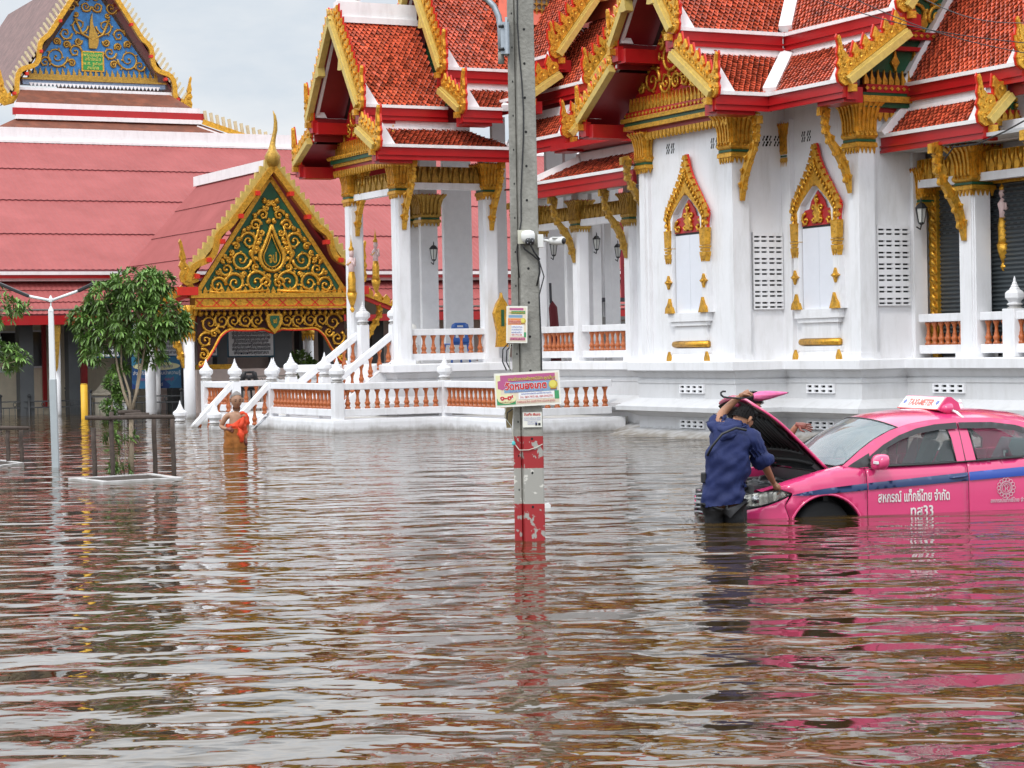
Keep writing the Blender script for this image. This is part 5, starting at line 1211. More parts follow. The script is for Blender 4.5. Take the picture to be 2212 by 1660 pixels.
# columns with gilt capitals
for u in (-hwp, hwp):
    for w in (0.25, 3.6):
        mb = MB().use(WHITE); mb.smooth = True; mb.tube([P5(u, w, -1.4), P5(u, w, 2.6)], 0.15, 16); co = mb.build('column', pav)
        zc_ = H(412, 795).z
        zt2 = H(412,668).z
        g = MB().use(GOLD); g.tube([P5(u,w,zt2-0.72),P5(u,w,zt2-0.60),P5(u,w,zt2-0.55),P5(u,w,zt2-0.1),P5(u,w,zt2+0.1)], [0.17,0.20,0.165,0.21,0.26], 12)
        for a in range(12):
            c_, s_ = math.cos(a*PI/6), math.sin(a*PI/6); b_ = Vector(P5(u+0.165*c_, w+0.165*s_, zt2-0.70)); g.prism([(-0.04,0),(0.04,0),(0,-0.16)], b_, (-s_,c_,0), (0,0,1), 0.03)
            g.prism(flame(0.30,0.09), Vector(P5(u+0.22*c_, w+0.22*s_, zt2-0.18)), (-s_,c_,0), (0.25*c_,0.25*s_,1), 0.03)
        g.build('capital', co)
        if w < 1:
            s = -1 if u < 0 else 1; b_ = bracket_mb(1.25).build('eave_bracket', co); b_.location = P5(u+s*0.14, w, zt2-1.55); b_.rotation_euler = (0,0,0 if s > 0 else PI)
# bargeboards, wavy naga edge, side skirt tips
za = H(602, 362).z; ze = H(405, 622).z; hw_e = CXP - H(405, 622).x
def barge(par, P, hw, z_ap, z_lo, mname='bargeboard', wave=0.11, th=0.16, stripes=False, s_fin=0.85, W0=0.0, nw=3.0):
    for sd in (-1, 1):
        g = MB().use(GOLD); pts = []
        n = 40
        for i in range(n+1):
            t = i/n; u = sd*hw*t; z = z_ap+(z_lo-z_ap)*t
            k = 0 if t < 0.50 else wave*math.sin((t-0.50)/0.50*PI*nw)*min(1,(t-0.5)*8)
            pts.append((u+sd*k*0.7, z+k*0.8))
        A = []; B = []
        for i, (u, z) in enumerate(pts):
            p = pts[max(i-1,0)]; q = pts[min(i+1,n)]; d = Vector((q[0]-p[0], q[1]-p[1])).normalized(); nn = Vector((-d.y, d.x)); nn = nn if nn.y > 0 else -nn
            A.append((u+nn.x*th*0.5, z+nn.y*th*0.5)); B.append((u-nn.x*th*0.5, z-nn.y*th*0.5))
        vs = [Vector(P(a, W0-0.10, b)) for a, b in A]+[Vector(P(a, W0-0.10, b)) for a, b in B]+[Vector(P(a, W0+0.10, b)) for a, b in A]+[Vector(P(a, W0+0.10, b)) for a, b in B]
        m_ = n+1; fs = []
        for i in range(n): fs += [(i,i+1,m_+i+1,m_+i),(2*m_+i,2*m_+i+1,i+1,i),(m_+i,m_+i+1,3*m_+i+1,3*m_+i),(2*m_+i+1,2*m_+i,3*m_+i,3*m_+i+1)]
        g.add(vs, fs)
        Lh = math.hypot(hw, z_ap-z_lo); sp = 0.21 if not stripes else 0.24; k_n = int(Lh/sp)
        cm = PALEG if not stripes else mat('cream_trim', (0.60,0.52,0.33), 0.5, var=0.15)
        g.use(cm)
        for k in range(k_n):
            t = (k+0.6)/k_n; u = sd*hw*t; z = z_ap+(z_lo-z_ap)*t; d = Vector((sd*hw, z_lo-z_ap)).normalized(); nn = Vector((-d.y, d.x)); nn = nn if nn.y > 0 else -nn
            uu = Vector(P(d.x,0,d.y))-Vector(P(0,0,0)); vv = Vector(P(nn.x*0.95-d.x*0.4,0,nn.y*0.95-d.y*0.4))-Vector(P(0,0,0))
            if not stripes: g.prism([(-0.10,0),(0.10,0),(0.13,0.10),(0.08,0.20),(-0.01,0.29),(-0.09,0.20),(-0.12,0.10)], P(u, W0+0.02, z+0.03), uu, vv, 0.12)
            else: g.prism([(-0.055,0),(0.055,0),(0.055,0.40),(0.0,0.47),(-0.055,0.40)], P(u, W0+0.02, z+0.03), uu, vv, 0.10)
        g.use(BRED)
        for t in (0.20,0.40,0.62,0.78,0.92):
            u = sd*hw*t*0.985; z = z_ap+(z_lo-z_ap)*t-0.10; a = Vector(P(u, W0-0.16, z)); g.box(a.x-0.06,a.x+0.06,a.y-0.03,a.y+0.25,a.z-0.06,a.z+0.06)
        g.build(mname, par)
        gb = MB().use(GOLD); rb = MB().use(GOLD)
        hang_hong(gb, rb, P(sd*hw, W0-0.02, z_lo+0.12), (sd,0,0), (0,0,1), (0,1,0), s_fin); gb.v += []; gb.build('eave_finial', par)
barge(pav, P5, hw_e, za, ze+0.15, s_fin=0.95)
mb = MB().use(BRED)
for s in (-1,1): mb.box(CXP+s*hw_e-0.28, CXP+s*hw_e+0.28, YP-0.05, YP+0.35, ze-0.20, ze+0.02)
mb.build('corner_block', pav)
# chofa: ball and horn on the apex
mb = MB().use(GOLDD); mb.smooth = True
b0 = Vector(P5(0.0,0,za)); mb.tube([b0+Vector(v) for v in ((0,0,-0.05),(0,-0.02,0.08),(0,-0.03,0.28),(0,-0.02,0.45),(0.02,0,0.60),(0.06,0,0.80),(0.11,0,1.0),(0.12,0,1.2),(0.10,0,1.38),(0.05,0,1.52))], [0.03,0.17,0.22,0.12,0.08,0.06,0.06,0.05,0.035,0.006], 9)
mb.build('apex_horn', pav)
# soffit and roof of the pavilion, running back into the pink roof
mb = MB().use(REDP)
for s in (-1, 1): mb.add([P5(s*(hw_e-0.1),0.1,ze+0.16),P5(s*(hw_e-0.1),0.9,ze+0.16),P5(0,0.9,za-0.14),P5(0,0.1,za-0.14)], [(0,1,2,3)])
mb.use(GOLD)
for s in (-1,1): mb.bar(P5(s*(gw+0.05),0.22,zb_+0.0), P5(0,0.22,H(597,392).z+0.12), 0.12, 0.09, up=(0,1,0))
mb.build('soffit', pav)
ridge_end = T.hit(388, 398, z=za-0.0)
LEN = T.hit(392,398,z=za).y - YP
sheet_roof(pav, P5(-hw_e-0.1,LEN+1.2,ze+0.02), P5(-hw_e-0.1,0.12,ze+0.02), P5(0,0.12,za), P5(0,LEN,za), 4, nm='roof')
sheet_roof(pav, P5(hw_e+0.1,0.12,ze+0.02), P5(hw_e+0.1,LEN+1.2,ze+0.02), P5(0,LEN,za), P5(0,0.12,za), 4, nm='roof')
MB().use(WHITE2).box(CXP-0.13,CXP+0.13,YP+0.25,YP+LEN+0.1,za-0.06,za+0.22).build('ridge_cap', pav)
# lower side skirts with gilt verge
for s in (-1,1):
    e0 = ze-0.05; x0 = CXP+s*(hw_e-0.25); x1 = CXP+s*(hw_e+1.25)
    mb = MB().use(PINKR); mb.add([(x0,YP+0.2,e0),(x0,YP+2.6,e0),(x1,YP+2.6,e0-0.55),(x1,YP+0.2,e0-0.55)],[(0,1,2,3)]); mb.use(GREYW); mb.add([(x0,YP+0.3,e0-0.12),(x0,YP+2.6,e0-0.12),(x1,YP+2.6,e0-0.67),(x1,YP+0.3,e0-0.67)],[(0,1,2,3)])
    mb.use(BRED).bar((x0,YP+0.2,e0-0.07),(x1,YP+0.2,e0-0.62),0.08,0.12,up=(0,0,1)); mb.use(GOLD).bar((x0,YP+0.15,e0+0.02),(x1,YP+0.15,e0-0.53),0.10,0.07,up=(0,0,1))
    for k in range(6): mb.prism([(-0.10,0),(0.10,0),(0.10,0.10),(0.0,0.22),(-0.10,0.12)],(x0+(x1-x0)*(k+0.5)/6,YP+0.15,e0-0.55*(k+0.5)/6+0.04),(1,0,0),(0,0,1),0.08)
    mb.build('side_skirt', pav)
# ================================================================== LONG HALL WITH PINK SHEET ROOF
lowwall = None
ph = tparent('pink_roofed_hall', 'long open hall behind the gate pavilion, under a huge faded pink sheet roof', 'hall')
YE = 25.6
ez = H(100, 690, YE).z; xl = H(-260, 690, YE).x; xr = 22.0
ez2 = H(100, 604, YE+1.9).z; ez3 = H(100,586,YE+1.6).z
YR = 37.0; rz = H(100, 305, YR).z
sheet_roof(ph, (xl,YE,ez+0.12), (xr,YE,ez+0.12), (xr,YE+2.1,ez2), (xl,YE+2.1,ez2), 3, nm='lower_roof')
sheet_roof(ph, (xl,YE+1.5,ez3), (xr,YE+1.5,ez3), (xr,YR,rz), (xl,YR,rz), 4, nm='upper_roof', ribs=0.2, overl=0.04)
mb = MB().use(REDP).box(xl,xr,YE-0.02,YE+0.08,ez-0.16,ez+0.10).box(xl,xr,YE+1.45,YE+1.62,ez2+0.02,ez3-0.12); mb.use(WHITE2).box(xl,xr,YE+1.40,YE+1.6,ez3-0.12,ez3-0.02).box(xl,xr,YE+1.6,YE+2.0,ez2-0.06,ez2+0.07)
mb.build('eave_fascia', ph)
MB().use(WHITE2).box(xl,xr,YR-0.18,YR+0.18,rz-0.02,rz+0.42).box(xl,xr,YR-0.28,YR+0.28,rz-0.10,rz-0.02).build('ridge_cap', ph)
mb = MB().use(PINKR).add([(xl,YR,rz),(xr,YR,rz),(xr,YR+10,rz-5),(xl,YR+10,rz-5)],[(0,1,2,3)]); mb.build('rear_roof', ph, fix=False)
BEIGE = mat('cream_wall', (0.78,0.68,0.52), 0.7, var=0.06, dirt=((0.35,0.28,0.2),0.3,1.5)); PKW = mat('pale_pink_wall',(0.80,0.64,0.58),0.7,var=0.05)
YW = 28.4
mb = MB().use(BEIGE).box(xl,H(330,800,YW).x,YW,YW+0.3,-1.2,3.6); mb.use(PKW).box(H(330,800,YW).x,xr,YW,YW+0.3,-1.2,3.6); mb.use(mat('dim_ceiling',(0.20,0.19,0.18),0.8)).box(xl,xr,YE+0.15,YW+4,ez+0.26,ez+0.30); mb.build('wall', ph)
pa_ = H(425,800,24.2); pb_ = H(700,800,24.2); MB().use(PKW).box(pa_.x,pb_.x,24.2,24.35,-1.3,1.25).build('low_wall', ph)
for (a,b,c,d,Y) in ((69,89,718,791,YW-0.02),(150,166,722,800,YW-0.02),(190,204,712,792,YW-0.02),(0,40,720,800,YW-0.02),(-70,-30,720,800,YW-0.02)):
    p = H(a,c,Y); q = H(b,d,Y)
    mb = MB().use(WHITE).box(p.x-0.06,q.x+0.06,Y-0.06,Y,q.z-0.06,p.z+0.06); w_ = mb.build('window', ph); MB().use(mat('dark_glass',(0.02,0.022,0.025),0.15)).box(p.x,q.x,Y-0.075,Y-0.062,q.z,p.z).build('pane', w_)
for (a,b,Y) in ((43,73,26.6),(149,173,26.6),(257,287,26.6),(370,396,26.6),(470,492,26.6),(592,632,26.6),(648,668,27.6),(-60,-30,26.6),(805,830,27),(700,725,26.6)):
    p = H(a,800,Y); q = H(b,800,Y); MB().use(DGREY).box(p.x,q.x,Y,Y+0.45,-1.3,ez+0.26).build('pier', ph)
for (a,b,Y) in ((118,131,25.9),(326,346,25.0)):
    p = H(a,800,Y); q = H(b,800,Y); cx = (p.x+q.x)/2; mb = MB().use(WHITE); mb.smooth=True; mb.tube([(cx,Y,-1.3),(cx,Y,2.2)],(q.x-p.x)/2,12); mb.smooth=False; cl_ = mb.build('column', ph)
    g = MB().use(GOLDD); g.prism([(-0.16,2.75),(0.16,2.75),(0.12,2.2),(0.05,1.4),(0.0,1.28),(-0.05,1.4),(-0.12,2.2)], (cx-0.1,Y-0.2,0),(1,0,0),(0,0,1),0.10); g.build('eave_bracket', cl_)
p = H(180,800,27.2); MB().use(REDP).box(p.x-0.10,p.x+0.10,27.1,27.3,-1.3,ez+0.2).box(p.x-0.95,p.x-0.83,28.2,28.3,0.2,ez+0.2).build('red_post', ph)
p = H(655,700,27.5); MB().use(REDP).box(p.x-0.6,p.x-0.42,27.5,27.7,0.3,3.0).build('red_post', ph)
p = H(905,660,25.2); MB().use(REDP).tube([(p.x,25.2,-0.4),(p.x,25.2,1.2),(p.x-0.05,25.2,2.3),(p.x-0.35,25.2,2.9)],0.12,8).build('red_post', ph)
def board(kind, label, cat, a, b, c, d, Y, m, txt, tm, frame=None, size=0.11, group=None, rows=1.0):
    p = H(a,c,Y); q = H(b,d,Y); th = tparent(kind, label, cat, group)
    mb = MB().use(m).box(p.x,q.x,Y-0.03,Y,q.z,p.z); 
    if frame: mb.use(frame).box(p.x-0.04,q.x+0.04,Y-0.02,Y+0.01,q.z-0.04,p.z+0.04)
    mb.build('panel', th)
    n = len(txt); 
    for k, t in enumerate(txt):
        zz = p.z-(p.z-q.z)*(k+0.8)/(n+0.6); o = text_mesh('lettering', t, size, th, tm[k % len(tm)], ((p.x+q.x)/2, Y-0.036, zz), (PI/2,0,0), 'CENTER', 0.001, (1,1,1), 0.002)
        xs = [v.co.x for v in o.data.vertices]; o.scale[0] = (q.x-p.x)*0.86/(max(xs)-min(xs))*(1.0 if k % 3 else 0.9)
    return th
DTX = mat('print_dark_text',(0.05,0.06,0.10),0.6)
txt = ['วัตถุประสงค์ของการจัดตั้งศูนย์การเรียนรู้','เพื่อส่งเสริมให้ประชาชนได้ศึกษาธรรมะ','เพื่อเป็นแหล่งเรียนรู้ของชุมชนและเยาวชน','ให้ประชาชนมีส่วนร่วมในการทำนุบำรุง','เพื่อพัฒนาคุณภาพชีวิตของคนในชุมชน','เพื่อสืบสานประเพณีและวัฒนธรรมไทย','เพื่อเผยแผ่พระพุทธศาสนา']
PB = mat('pale_board',(0.80,0.81,0.84),0.5)
FRB = mat('teal_frame',(0.02,0.10,0.16),0.5)
board('notice_board','large pale notice board with lines of dark Thai text hanging under the gilded arch','board',493,590,706,768,22.6,PB,txt,[DTX],FRB,0.14)
board('notice_board','narrow pale notice board just left of the large one, partly behind the arch','board',430,468,712,768,22.7,PB,txt[1:6],[DTX],FRB,0.12)
board('notice_board','pale notice board behind the tree crown, left of the blue banner','board',200,256,703,770,25.4,PB,txt[:6],[DTX],FRB,0.12)
board('notice_board','pale notice board directly above the blue banner','board',287,400,700,768,25.3,PB,txt,[DTX],FRB,0.14)
BANB = bpy.data.materials.new('blue_banner'); BANB.use_nodes = True
t = BANB.node_tree; co_ = t.nodes.new('ShaderNodeTexCoord'); vo = t.nodes.new('ShaderNodeTexVoronoi'); vo.inputs['Scale'].default_value = 3.0; t.links.new(co_.outputs['Object'], vo.inputs['Vector']); r_ = t.nodes.new('ShaderNodeValToRGB')
r_.color_ramp.elements[0].color = (0.02,0.04,0.22,1); r_.color_ramp.elements[1].color = (0.06,0.28,0.42,1); t.links.new(vo.outputs['Color'], r_.inputs[0]); t.links.new(r_.outputs[0], t.nodes['Principled BSDF'].inputs['Base Color'])
bn = board('banner','blue printed banner with pale lettering and an oval heading, below the notice board','banner',284,391,772,838,26.2,BANB,['ยินดีต้อนรับ','','ศูนย์ปฏิบัติธรรม ชุมชนคุณธรรม','ร่วมสร้างบุญ สร้างกุศล','สาธุ สาธุ สาธุ'],[PRED,PWHT,PWHT,PINK,PWHT],None,0.16) if False else None
p = H(284,772,25.2); q = H(391,838,25.2); bn = tparent('banner','blue printed banner with pale lettering and an oval heading, below a notice board','banner')
mb = MB().use(BANB).box(p.x,q.x,25.17,25.2,q.z,p.z); n=24; mb.use(PYEL); cx_=(p.x+q.x)/2; mb.add([(cx_+0.72*math.cos(a*2*PI/n),25.165,p.z-0.28+0.12*math.sin(a*2*PI/n)) for a in range(n)],[tuple(range(n))]); mb.build('cloth', bn, fix=False)
for t_, sz, zz, m_ in (('พุทธศาสนา',0.12,0.08,PRED),('ศูนย์เรียนรู้ - ชุมชน',0.13,0.28,PBLU),('ส่งเสริมคุณธรรมนำความรู้',0.14,0.48,PWHT),('วัดหนองเกต   ชลบุรี',0.13,0.66,PINK),('สุขสันต์',0.12,0.82,PWHT)): text_mesh('lettering',t_,sz,bn,m_,(cx_,25.155,p.z-zz),(PI/2,0,0),'CENTER',0.001)
# dark plaque low behind the arch
pl_ = tparent('plaque','dark stone plaque with pale lettering and gold borders, low behind the arch opening','plaque'); p = H(428,800,26); q = H(500,835,26)
MB().use(mat('dark_stone',(0.03,0.035,0.02),0.4)).box(p.x,q.x,25.97,26,q.z,p.z).use(GOLD).box(p.x-0.1,q.x+0.1,25.9,26,p.z,p.z+0.16).box(p.x-0.1,q.x+0.1,25.9,26,q.z-0.16,q.z).build('slab', pl_)
for k in range(3): text_mesh('lettering','อนุสรณ์สถาน',0.13,pl_,PCRM,((p.x+q.x)/2,25.95,p.z-0.10-0.14*k),(PI/2,0,0),'CENTER',0.001)
# ================================================================== TEMPLE WITH BLUE GABLE, FAR BEHIND
bt = tparent('blue_gable_temple', 'old temple with a steep brown tiled roof and gilded blue gable, far behind at left', 'temple')
YB = 54.0
def HB(px, py, y=YB): return T.hit(px, py, y=y)
bc = HB(200, 165); CB = bc.x; zB = bc.z
BROWN = mat('old_roof_tiles', (0.185,0.105,0.095), 0.75, var=0.30, vscale=2.2, bump=0.5, bscale=14, dirt=((0.05,0.04,0.035),0.5,3,1))
BROWN2 = mat('rusty_roof_tiles', (0.17,0.05,0.025), 0.75, var=0.35, vscale=1.6, bump=0.5, bscale=14, dirt=((0.04,0.03,0.025),0.5,3,1))
BLUE = mat('mosaic_blue', (0.030,0.20,0.50), 0.4, var=0.3, vscale=7, dirt=((0.01,0.05,0.16),0.4,9,1))
gwB = CB - HB(62,165).x
slope = (HB(165,-0).z - HB(22,205).z)/(HB(165,0).x-HB(22,205).x)
zapB = zB + slope*gwB*1.02 + 0.4
mb = MB().use(BLUE).prism([(-gwB-0.1,zB-0.2),(gwB+0.1,zB-0.2),(0,zapB-0.5)], (CB,YB,0), (1,0,0), (0,0,1), 0.1)
mb.use(GOLDD); TB = lambda u, v, q: Vector((CB+u, YB-0.05-q, zB+v)); SB = []
for s in (-1,1): SB += [(s*1.55,0.75,0.50,1.6,PI if s>0 else 0,s),(s*0.75,1.0,0.30,1.3,0,-s),(s*1.15,1.75,0.30,1.3,0,s),(s*0.55,2.1,0.40,1.4,PI if s>0 else 0,s),(s*0.85,2.9,0.28,1.3,0,-s),(s*0.40,3.6,0.26,1.3,0,s),(s*2.05,0.5,0.25,1.3,0,-s)]
SB += autofill([(-gwB*0.9,0.35),(gwB*0.9,0.35),(0.1,(zapB-zB)*0.85),(-0.1,(zapB-zB)*0.85)], (0.34,0.24,0.17,0.12), [(a[0],a[1],a[2]*0.95) for a in SB]+[(0,0.6,0.62),(0,1.6,0.4),(0,2.3,0.3)], seed=3)
scroll_relief(mb, TB, SB, 0.05, 5)
mb.prism(flame(1.5,0.42), (CB,YB-0.12,zB+1.15), (1,0,0), (0,0,1), 0.12); mb.tube([TB(-0.75,2.4,0.05),TB(-0.45,1.75,0.08),TB(0,1.5,0.08),TB(0.45,1.75,0.08),TB(0.75,2.4,0.05)],0.06,5)
for i in range(24): mb.prism(flame(0.30,0.14), (CB-gwB+2*gwB*i/23,YB-0.10,zB-0.02), (1,0,0), (0,0,1), 0.06)
mb.box(CB-gwB-0.05,CB+gwB+0.05,YB-0.25,YB,zB-0.22,zB-0.02); mb.build('pediment', bt)
mb = MB().use(GOLD).box(CB-0.50,CB+0.48,YB-0.12,YB-0.06,zB+0.18,zB+1.04); mb.use(mat('sign_green',(0.03,0.28,0.05),0.5)).box(CB-0.43,CB+0.41,YB-0.14,YB-0.12,zB+0.24,zB+0.98); sg_ = mb.build('name_plate', bt)
for k, t_ in enumerate(('พระอุโบสถ','สร้างเมื่อ','พ.ศ. ๒๕๐๕','สมโภช')): text_mesh('lettering', t_, 0.20, bt, YEL, (CB-0.01,YB-0.15,zB+0.87-0.18*k), (PI/2,0,0), 'CENTER', 0.004)
def PB5(u, w, z): return (CB+u, YB+w, z)
hwB = CB - HB(4,225).x; zloB = HB(4,225).z
barge(bt, PB5, hwB, zapB+0.3, zloB, stripes=True, th=0.20, wave=0.20, s_fin=1.2, W0=-0.6, nw=4.0)
mb = MB().use(DRED)
for s in (-1,1): mb.add([PB5(s*hwB,-0.55,zloB-0.05),PB5(s*hwB,0.4,zloB-0.05),PB5(0,0.4,zapB+0.1),PB5(0,-0.55,zapB+0.1)],[(0,1,2,3)])
mb.build('soffit', bt, fix=False)
mb = MB().use(BROWN)
for s in (-1,1): mb.add([PB5(s*(hwB+0.1),-0.5,zloB+0.02),PB5(s*(hwB+0.1),14,zloB+0.02),PB5(0,14,zapB+0.3),PB5(0,-0.5,zapB+0.3)],[(0,1,2,3)])
zl2 = HB(0,300).z; 
mb.build('upper_roof', bt, fix=False)
BW2 = mat('mosaic_pale_blue',(0.22,0.30,0.42),0.5,var=0.3,vscale=12)
mb = MB().use(BW2).box(CB-gwB-0.35,CB+gwB+0.35,YB-0.35,YB+0.1,HB(200,190).z,zB-0.22); mb.use(GOLDD).box(CB-gwB-0.4,CB+gwB+0.4,YB-0.42,YB,HB(200,178).z-0.03,HB(200,178).z+0.04); mb.use(WHITE2).box(CB-gwB-0.6,CB+gwB+0.6,YB-0.5,YB,HB(200,203).z-0.06,HB(200,197).z)
for i in range(34): mb.prism([(-0.09,0),(0.09,0),(0,-0.17)], (CB-gwB+2*gwB*i/33,YB-0.37,HB(200,186).z), (1,0,0), (0,0,1), 0.04)
mb.build('cornice', bt)
za1, zb1, zc1_, zd1 = HB(200,203).z, HB(200,236,YB-2.2).z, HB(200,262,YB-2.3).z, HB(200,330,YB-5.5).z
xa, xb = gwB+0.5, hwB+0.05
mb = MB().use(BROWN2); mb.add([PB5(-xa,-0.5,za1),PB5(xa,-0.5,za1),PB5(xb,-2.2,zb1),PB5(-xb,-2.2,zb1)],[(0,1,2,3)])
mb.add([PB5(-xb,-2.3,zc1_),PB5(xb,-2.3,zc1_),PB5(xb+4.2,-5.5,zd1-0.4),PB5(-xb-4.2,-5.5,zd1-0.4)],[(0,1,2,3)])
mb.add([PB5(xb,-2.3,zc1_),PB5(xb+4.2,-5.5,zd1-0.4),PB5(xb+4.2,14,zd1-0.4),PB5(xb,14,zc1_)],[(0,1,2,3)]); mb.build('skirt_roof', bt, fix=False)
mb = MB().use(WHITE2).box(CB-xb,CB+xb,YB-2.32,YB-2.2,zb1-0.06,zb1+0.16).box(CB-xb,CB+xb,YB-2.5,YB-2.25,zc1_-0.02,zc1_+0.16); mb.use(REDP).box(CB-xb-0.1,CB+xb+0.15,YB-2.40,YB-2.28,zc1_+0.16,zb1-0.06); mb.build('eave_fascia', bt)
mb = MB().use(GOLD); a = Vector(PB5(xb+0.1,-2.4,zc1_+0.10)); b = Vector(PB5(xb+4.3,-5.6,zd1-0.25)); mb.bar(a,b,0.16,0.22); mb.use(WHITE2).bar(a-Vector((0.25,0,0.22)),b-Vector((0.25,0,0.22)),0.2,0.12); mb.use(MATS['cream_trim'])
for k in range(20):
    p_ = a.lerp(b,(k+0.5)/20); mb.prism([(-0.06,0),(0.06,0),(0.0,0.42),(-0.12,0.40)], p_+Vector((0,0,0.1)), (1,0,0), (0,0,1), 0.1)
mb.build('hip_trim', bt)
mb = MB().use(BEIGE).box(CB-9,CB+9,YB-4,YB+14,-1,zd1-0.2); mb.build('wall', bt)
# far roof at the top left corner behind
# ================================================================== METAL FENCE
def fence(a, b, label, n, zt, par=None, spear=True):
    th = thing('metal_fence', label, 'fence'); A = Vector(a); B = Vector(b); FM = mat('dark_iron',(0.05,0.052,0.055),0.5,metal=0.3)
    mb = MB().use(FM)
    for z in (zt, zt-0.18, -0.6): mb.bar(A+Vector((0,0,z)), B+Vector((0,0,z)), 0.035, 0.035)
    for k in range(n*5):
        p_ = A.lerp(B,(k+0.5)/(n*5)); mb.tube([p_+Vector((0,0,-0.8)),p_+Vector((0,0,zt-0.18))],0.010,4)
        if k % 5 == 2: mb.tube([p_+Vector((0.05*math.cos(t),0,zt-0.09+0.06*math.sin(t))) for t in [i*PI/5 for i in range(11)]],0.012,4)
    mb.build('rails', th)
    for k in range(n+1):
        p_ = A.lerp(B,k/n); mb = MB().use(FM).tube([p_+Vector((0,0,-1.4)),p_+Vector((0,0,zt+0.12))],0.035,8); mb.lathe([(0.02,0),(0.055,0.03),(0.055,0.07),(0.01,0.10)],tuple(p_+Vector((0,0,zt+0.12))),8); mb.build('fence_post', th)
    return th
f1 = at_water(-60, 902); f2 = at_water(186, 896); f3 = at_water(393, 894)
fence((f1.x,f1.y,0),(f2.x,f2.y,0),'dark iron fence with ball topped posts standing in the water at far left',4,0.42)
fence((f2.x+0.2,f2.y-0.3,0),(f3.x,f3.y,0),'dark iron fence between the yellow post and the gilded pavilion',3,0.52)
g1 = T.hit(515,900,y=17.0); g2 = T.hit(600,900,y=17.0)
fn = thing('metal_fence','grey ornamental iron gate panel with scroll rings seen behind the monk','fence',(TO[0],TO[1],0)); fn.rotation_euler=(0,0,RZT)
mb = MB().use(mat('dull_iron',(0.22,0.20,0.18),0.5,metal=0.3,var=0.2)); 
for z in (1.10,0.86,-0.3): mb.box(g1.x,g2.x+0.6,17.0,17.04,z-0.02,z+0.02)
k = g1.x
while k < g2.x+0.6: mb.box(k,k+0.03,17.0,17.03,-0.5,0.86); mb.tube([(k+0.05+0.05*math.cos(t),17.0,0.98+0.07*math.sin(t)) for t in [i*PI/4 for i in range(9)]],0.012,4); k += 0.12
mb.build('panel', fn)
# ================================================================== YARD THINGS IN FRONT OF THE PINK HALL
yb = at_water(183,905); yb2 = thing('bollard','yellow drum-like post standing in the flood below the red post','post',(yb.x,yb.y,0)); MB().use(mat('yellow_paint',(0.75,0.42,0.02),0.5,var=0.08)).tube([(0,0,-1),(0,0,0.93)],0.095,14).build('body',yb2); MB().use(mat('yellow_cap',(0.6,0.35,0.02),0.5)).tube([(0,0,0.93),(0,0,0.96)],0.085,14).build('cap',yb2)
def chair(x, y, rz, m, label, group=None, z=-0.1, ty='plastic_chair'):
    th = thing(ty, label, 'chair', (x,y,z), rz, group)
    MB().use(m).box(-0.22,0.22,-0.22,0.22,0.40,0.44).build('seat', th, bevel=0.02)
    mb = MB(); mb.use(m); cdt_panel(mb,[(-0.22,0.44),(0.22,0.44),(0.24,0.70),(0.20,0.86),(0.12,0.90),(-0.12,0.90),(-0.20,0.86),(-0.24,0.70)],[[(-0.08,0.80),(-0.08,0.84),(0.08,0.84),(0.08,0.80)],[(-0.12,0.56),(-0.12,0.70),(-0.04,0.70),(-0.04,0.56)],[(0.04,0.56),(0.04,0.70),(0.12,0.70),(0.12,0.56)]],lambda u,v:(u,0.22+0.02*(v-0.4)-0.3*u*u,v),0.08); o=mb.build('backrest', th); md=o.modifiers.new('solid','SOLIDIFY'); md.thickness=0.025
    for sx in (-1,1):
        for sy in (-1,1): MB().use(m).bar((sx*0.19,sy*0.19,0.41),(sx*0.23,sy*0.23,0),0.04,0.04).build('leg', th)
    return th
p = at_water(30,893); chair(p.x-0.3,p.y,2.8,BLACKP,'black plastic chair half under water at far left behind the iron fence','chairs along the pink hall',-0.35)
p = at_water(92,893)
for px,yo,lab in ((50,0,'black plastic chair between the grey pier and the lamp post'),(98,0.4,'black plastic chair just left of the white round column'),(140,0.2,'black plastic chair right of the white round column')):
    p = at_water(px,893); chair(p.x,p.y+yo,PI,BLACKP,lab,'chairs along the pink hall',-0.12)
q = T.hit(532,815,y=16.4); w_ = Vector((TO[0]+T.c*q.x-T.s*q.y, TO[1]+T.s*q.x+T.c*q.y, 0)); chair(w_.x,w_.y,PI+RZT,BLACKP,'black plastic chair back showing above the white rail, under the gilded arch',None,0.35)
def tw(x,y,z=0): return Vector((TO[0]+T.c*x-T.s*y, TO[1]+T.s*x+T.c*y, z))
WPL = mat('white_plastic',(0.72,0.71,0.68),0.4); BPL = mat('blue_plastic',(0.02,0.09,0.33),0.35)
w_ = tw(-1.0,9.0); chair(w_.x,w_.y,RZT+2.6,WPL,'white plastic chair on the portico floor beside the head of the steps',None,1.40)
q = T.hit(985,700,y=8.2); w_ = tw(q.x,8.2); chair(w_.x,w_.y,RZT+PI,BPL,'blue plastic chair behind the portico balustrade',None,1.40)
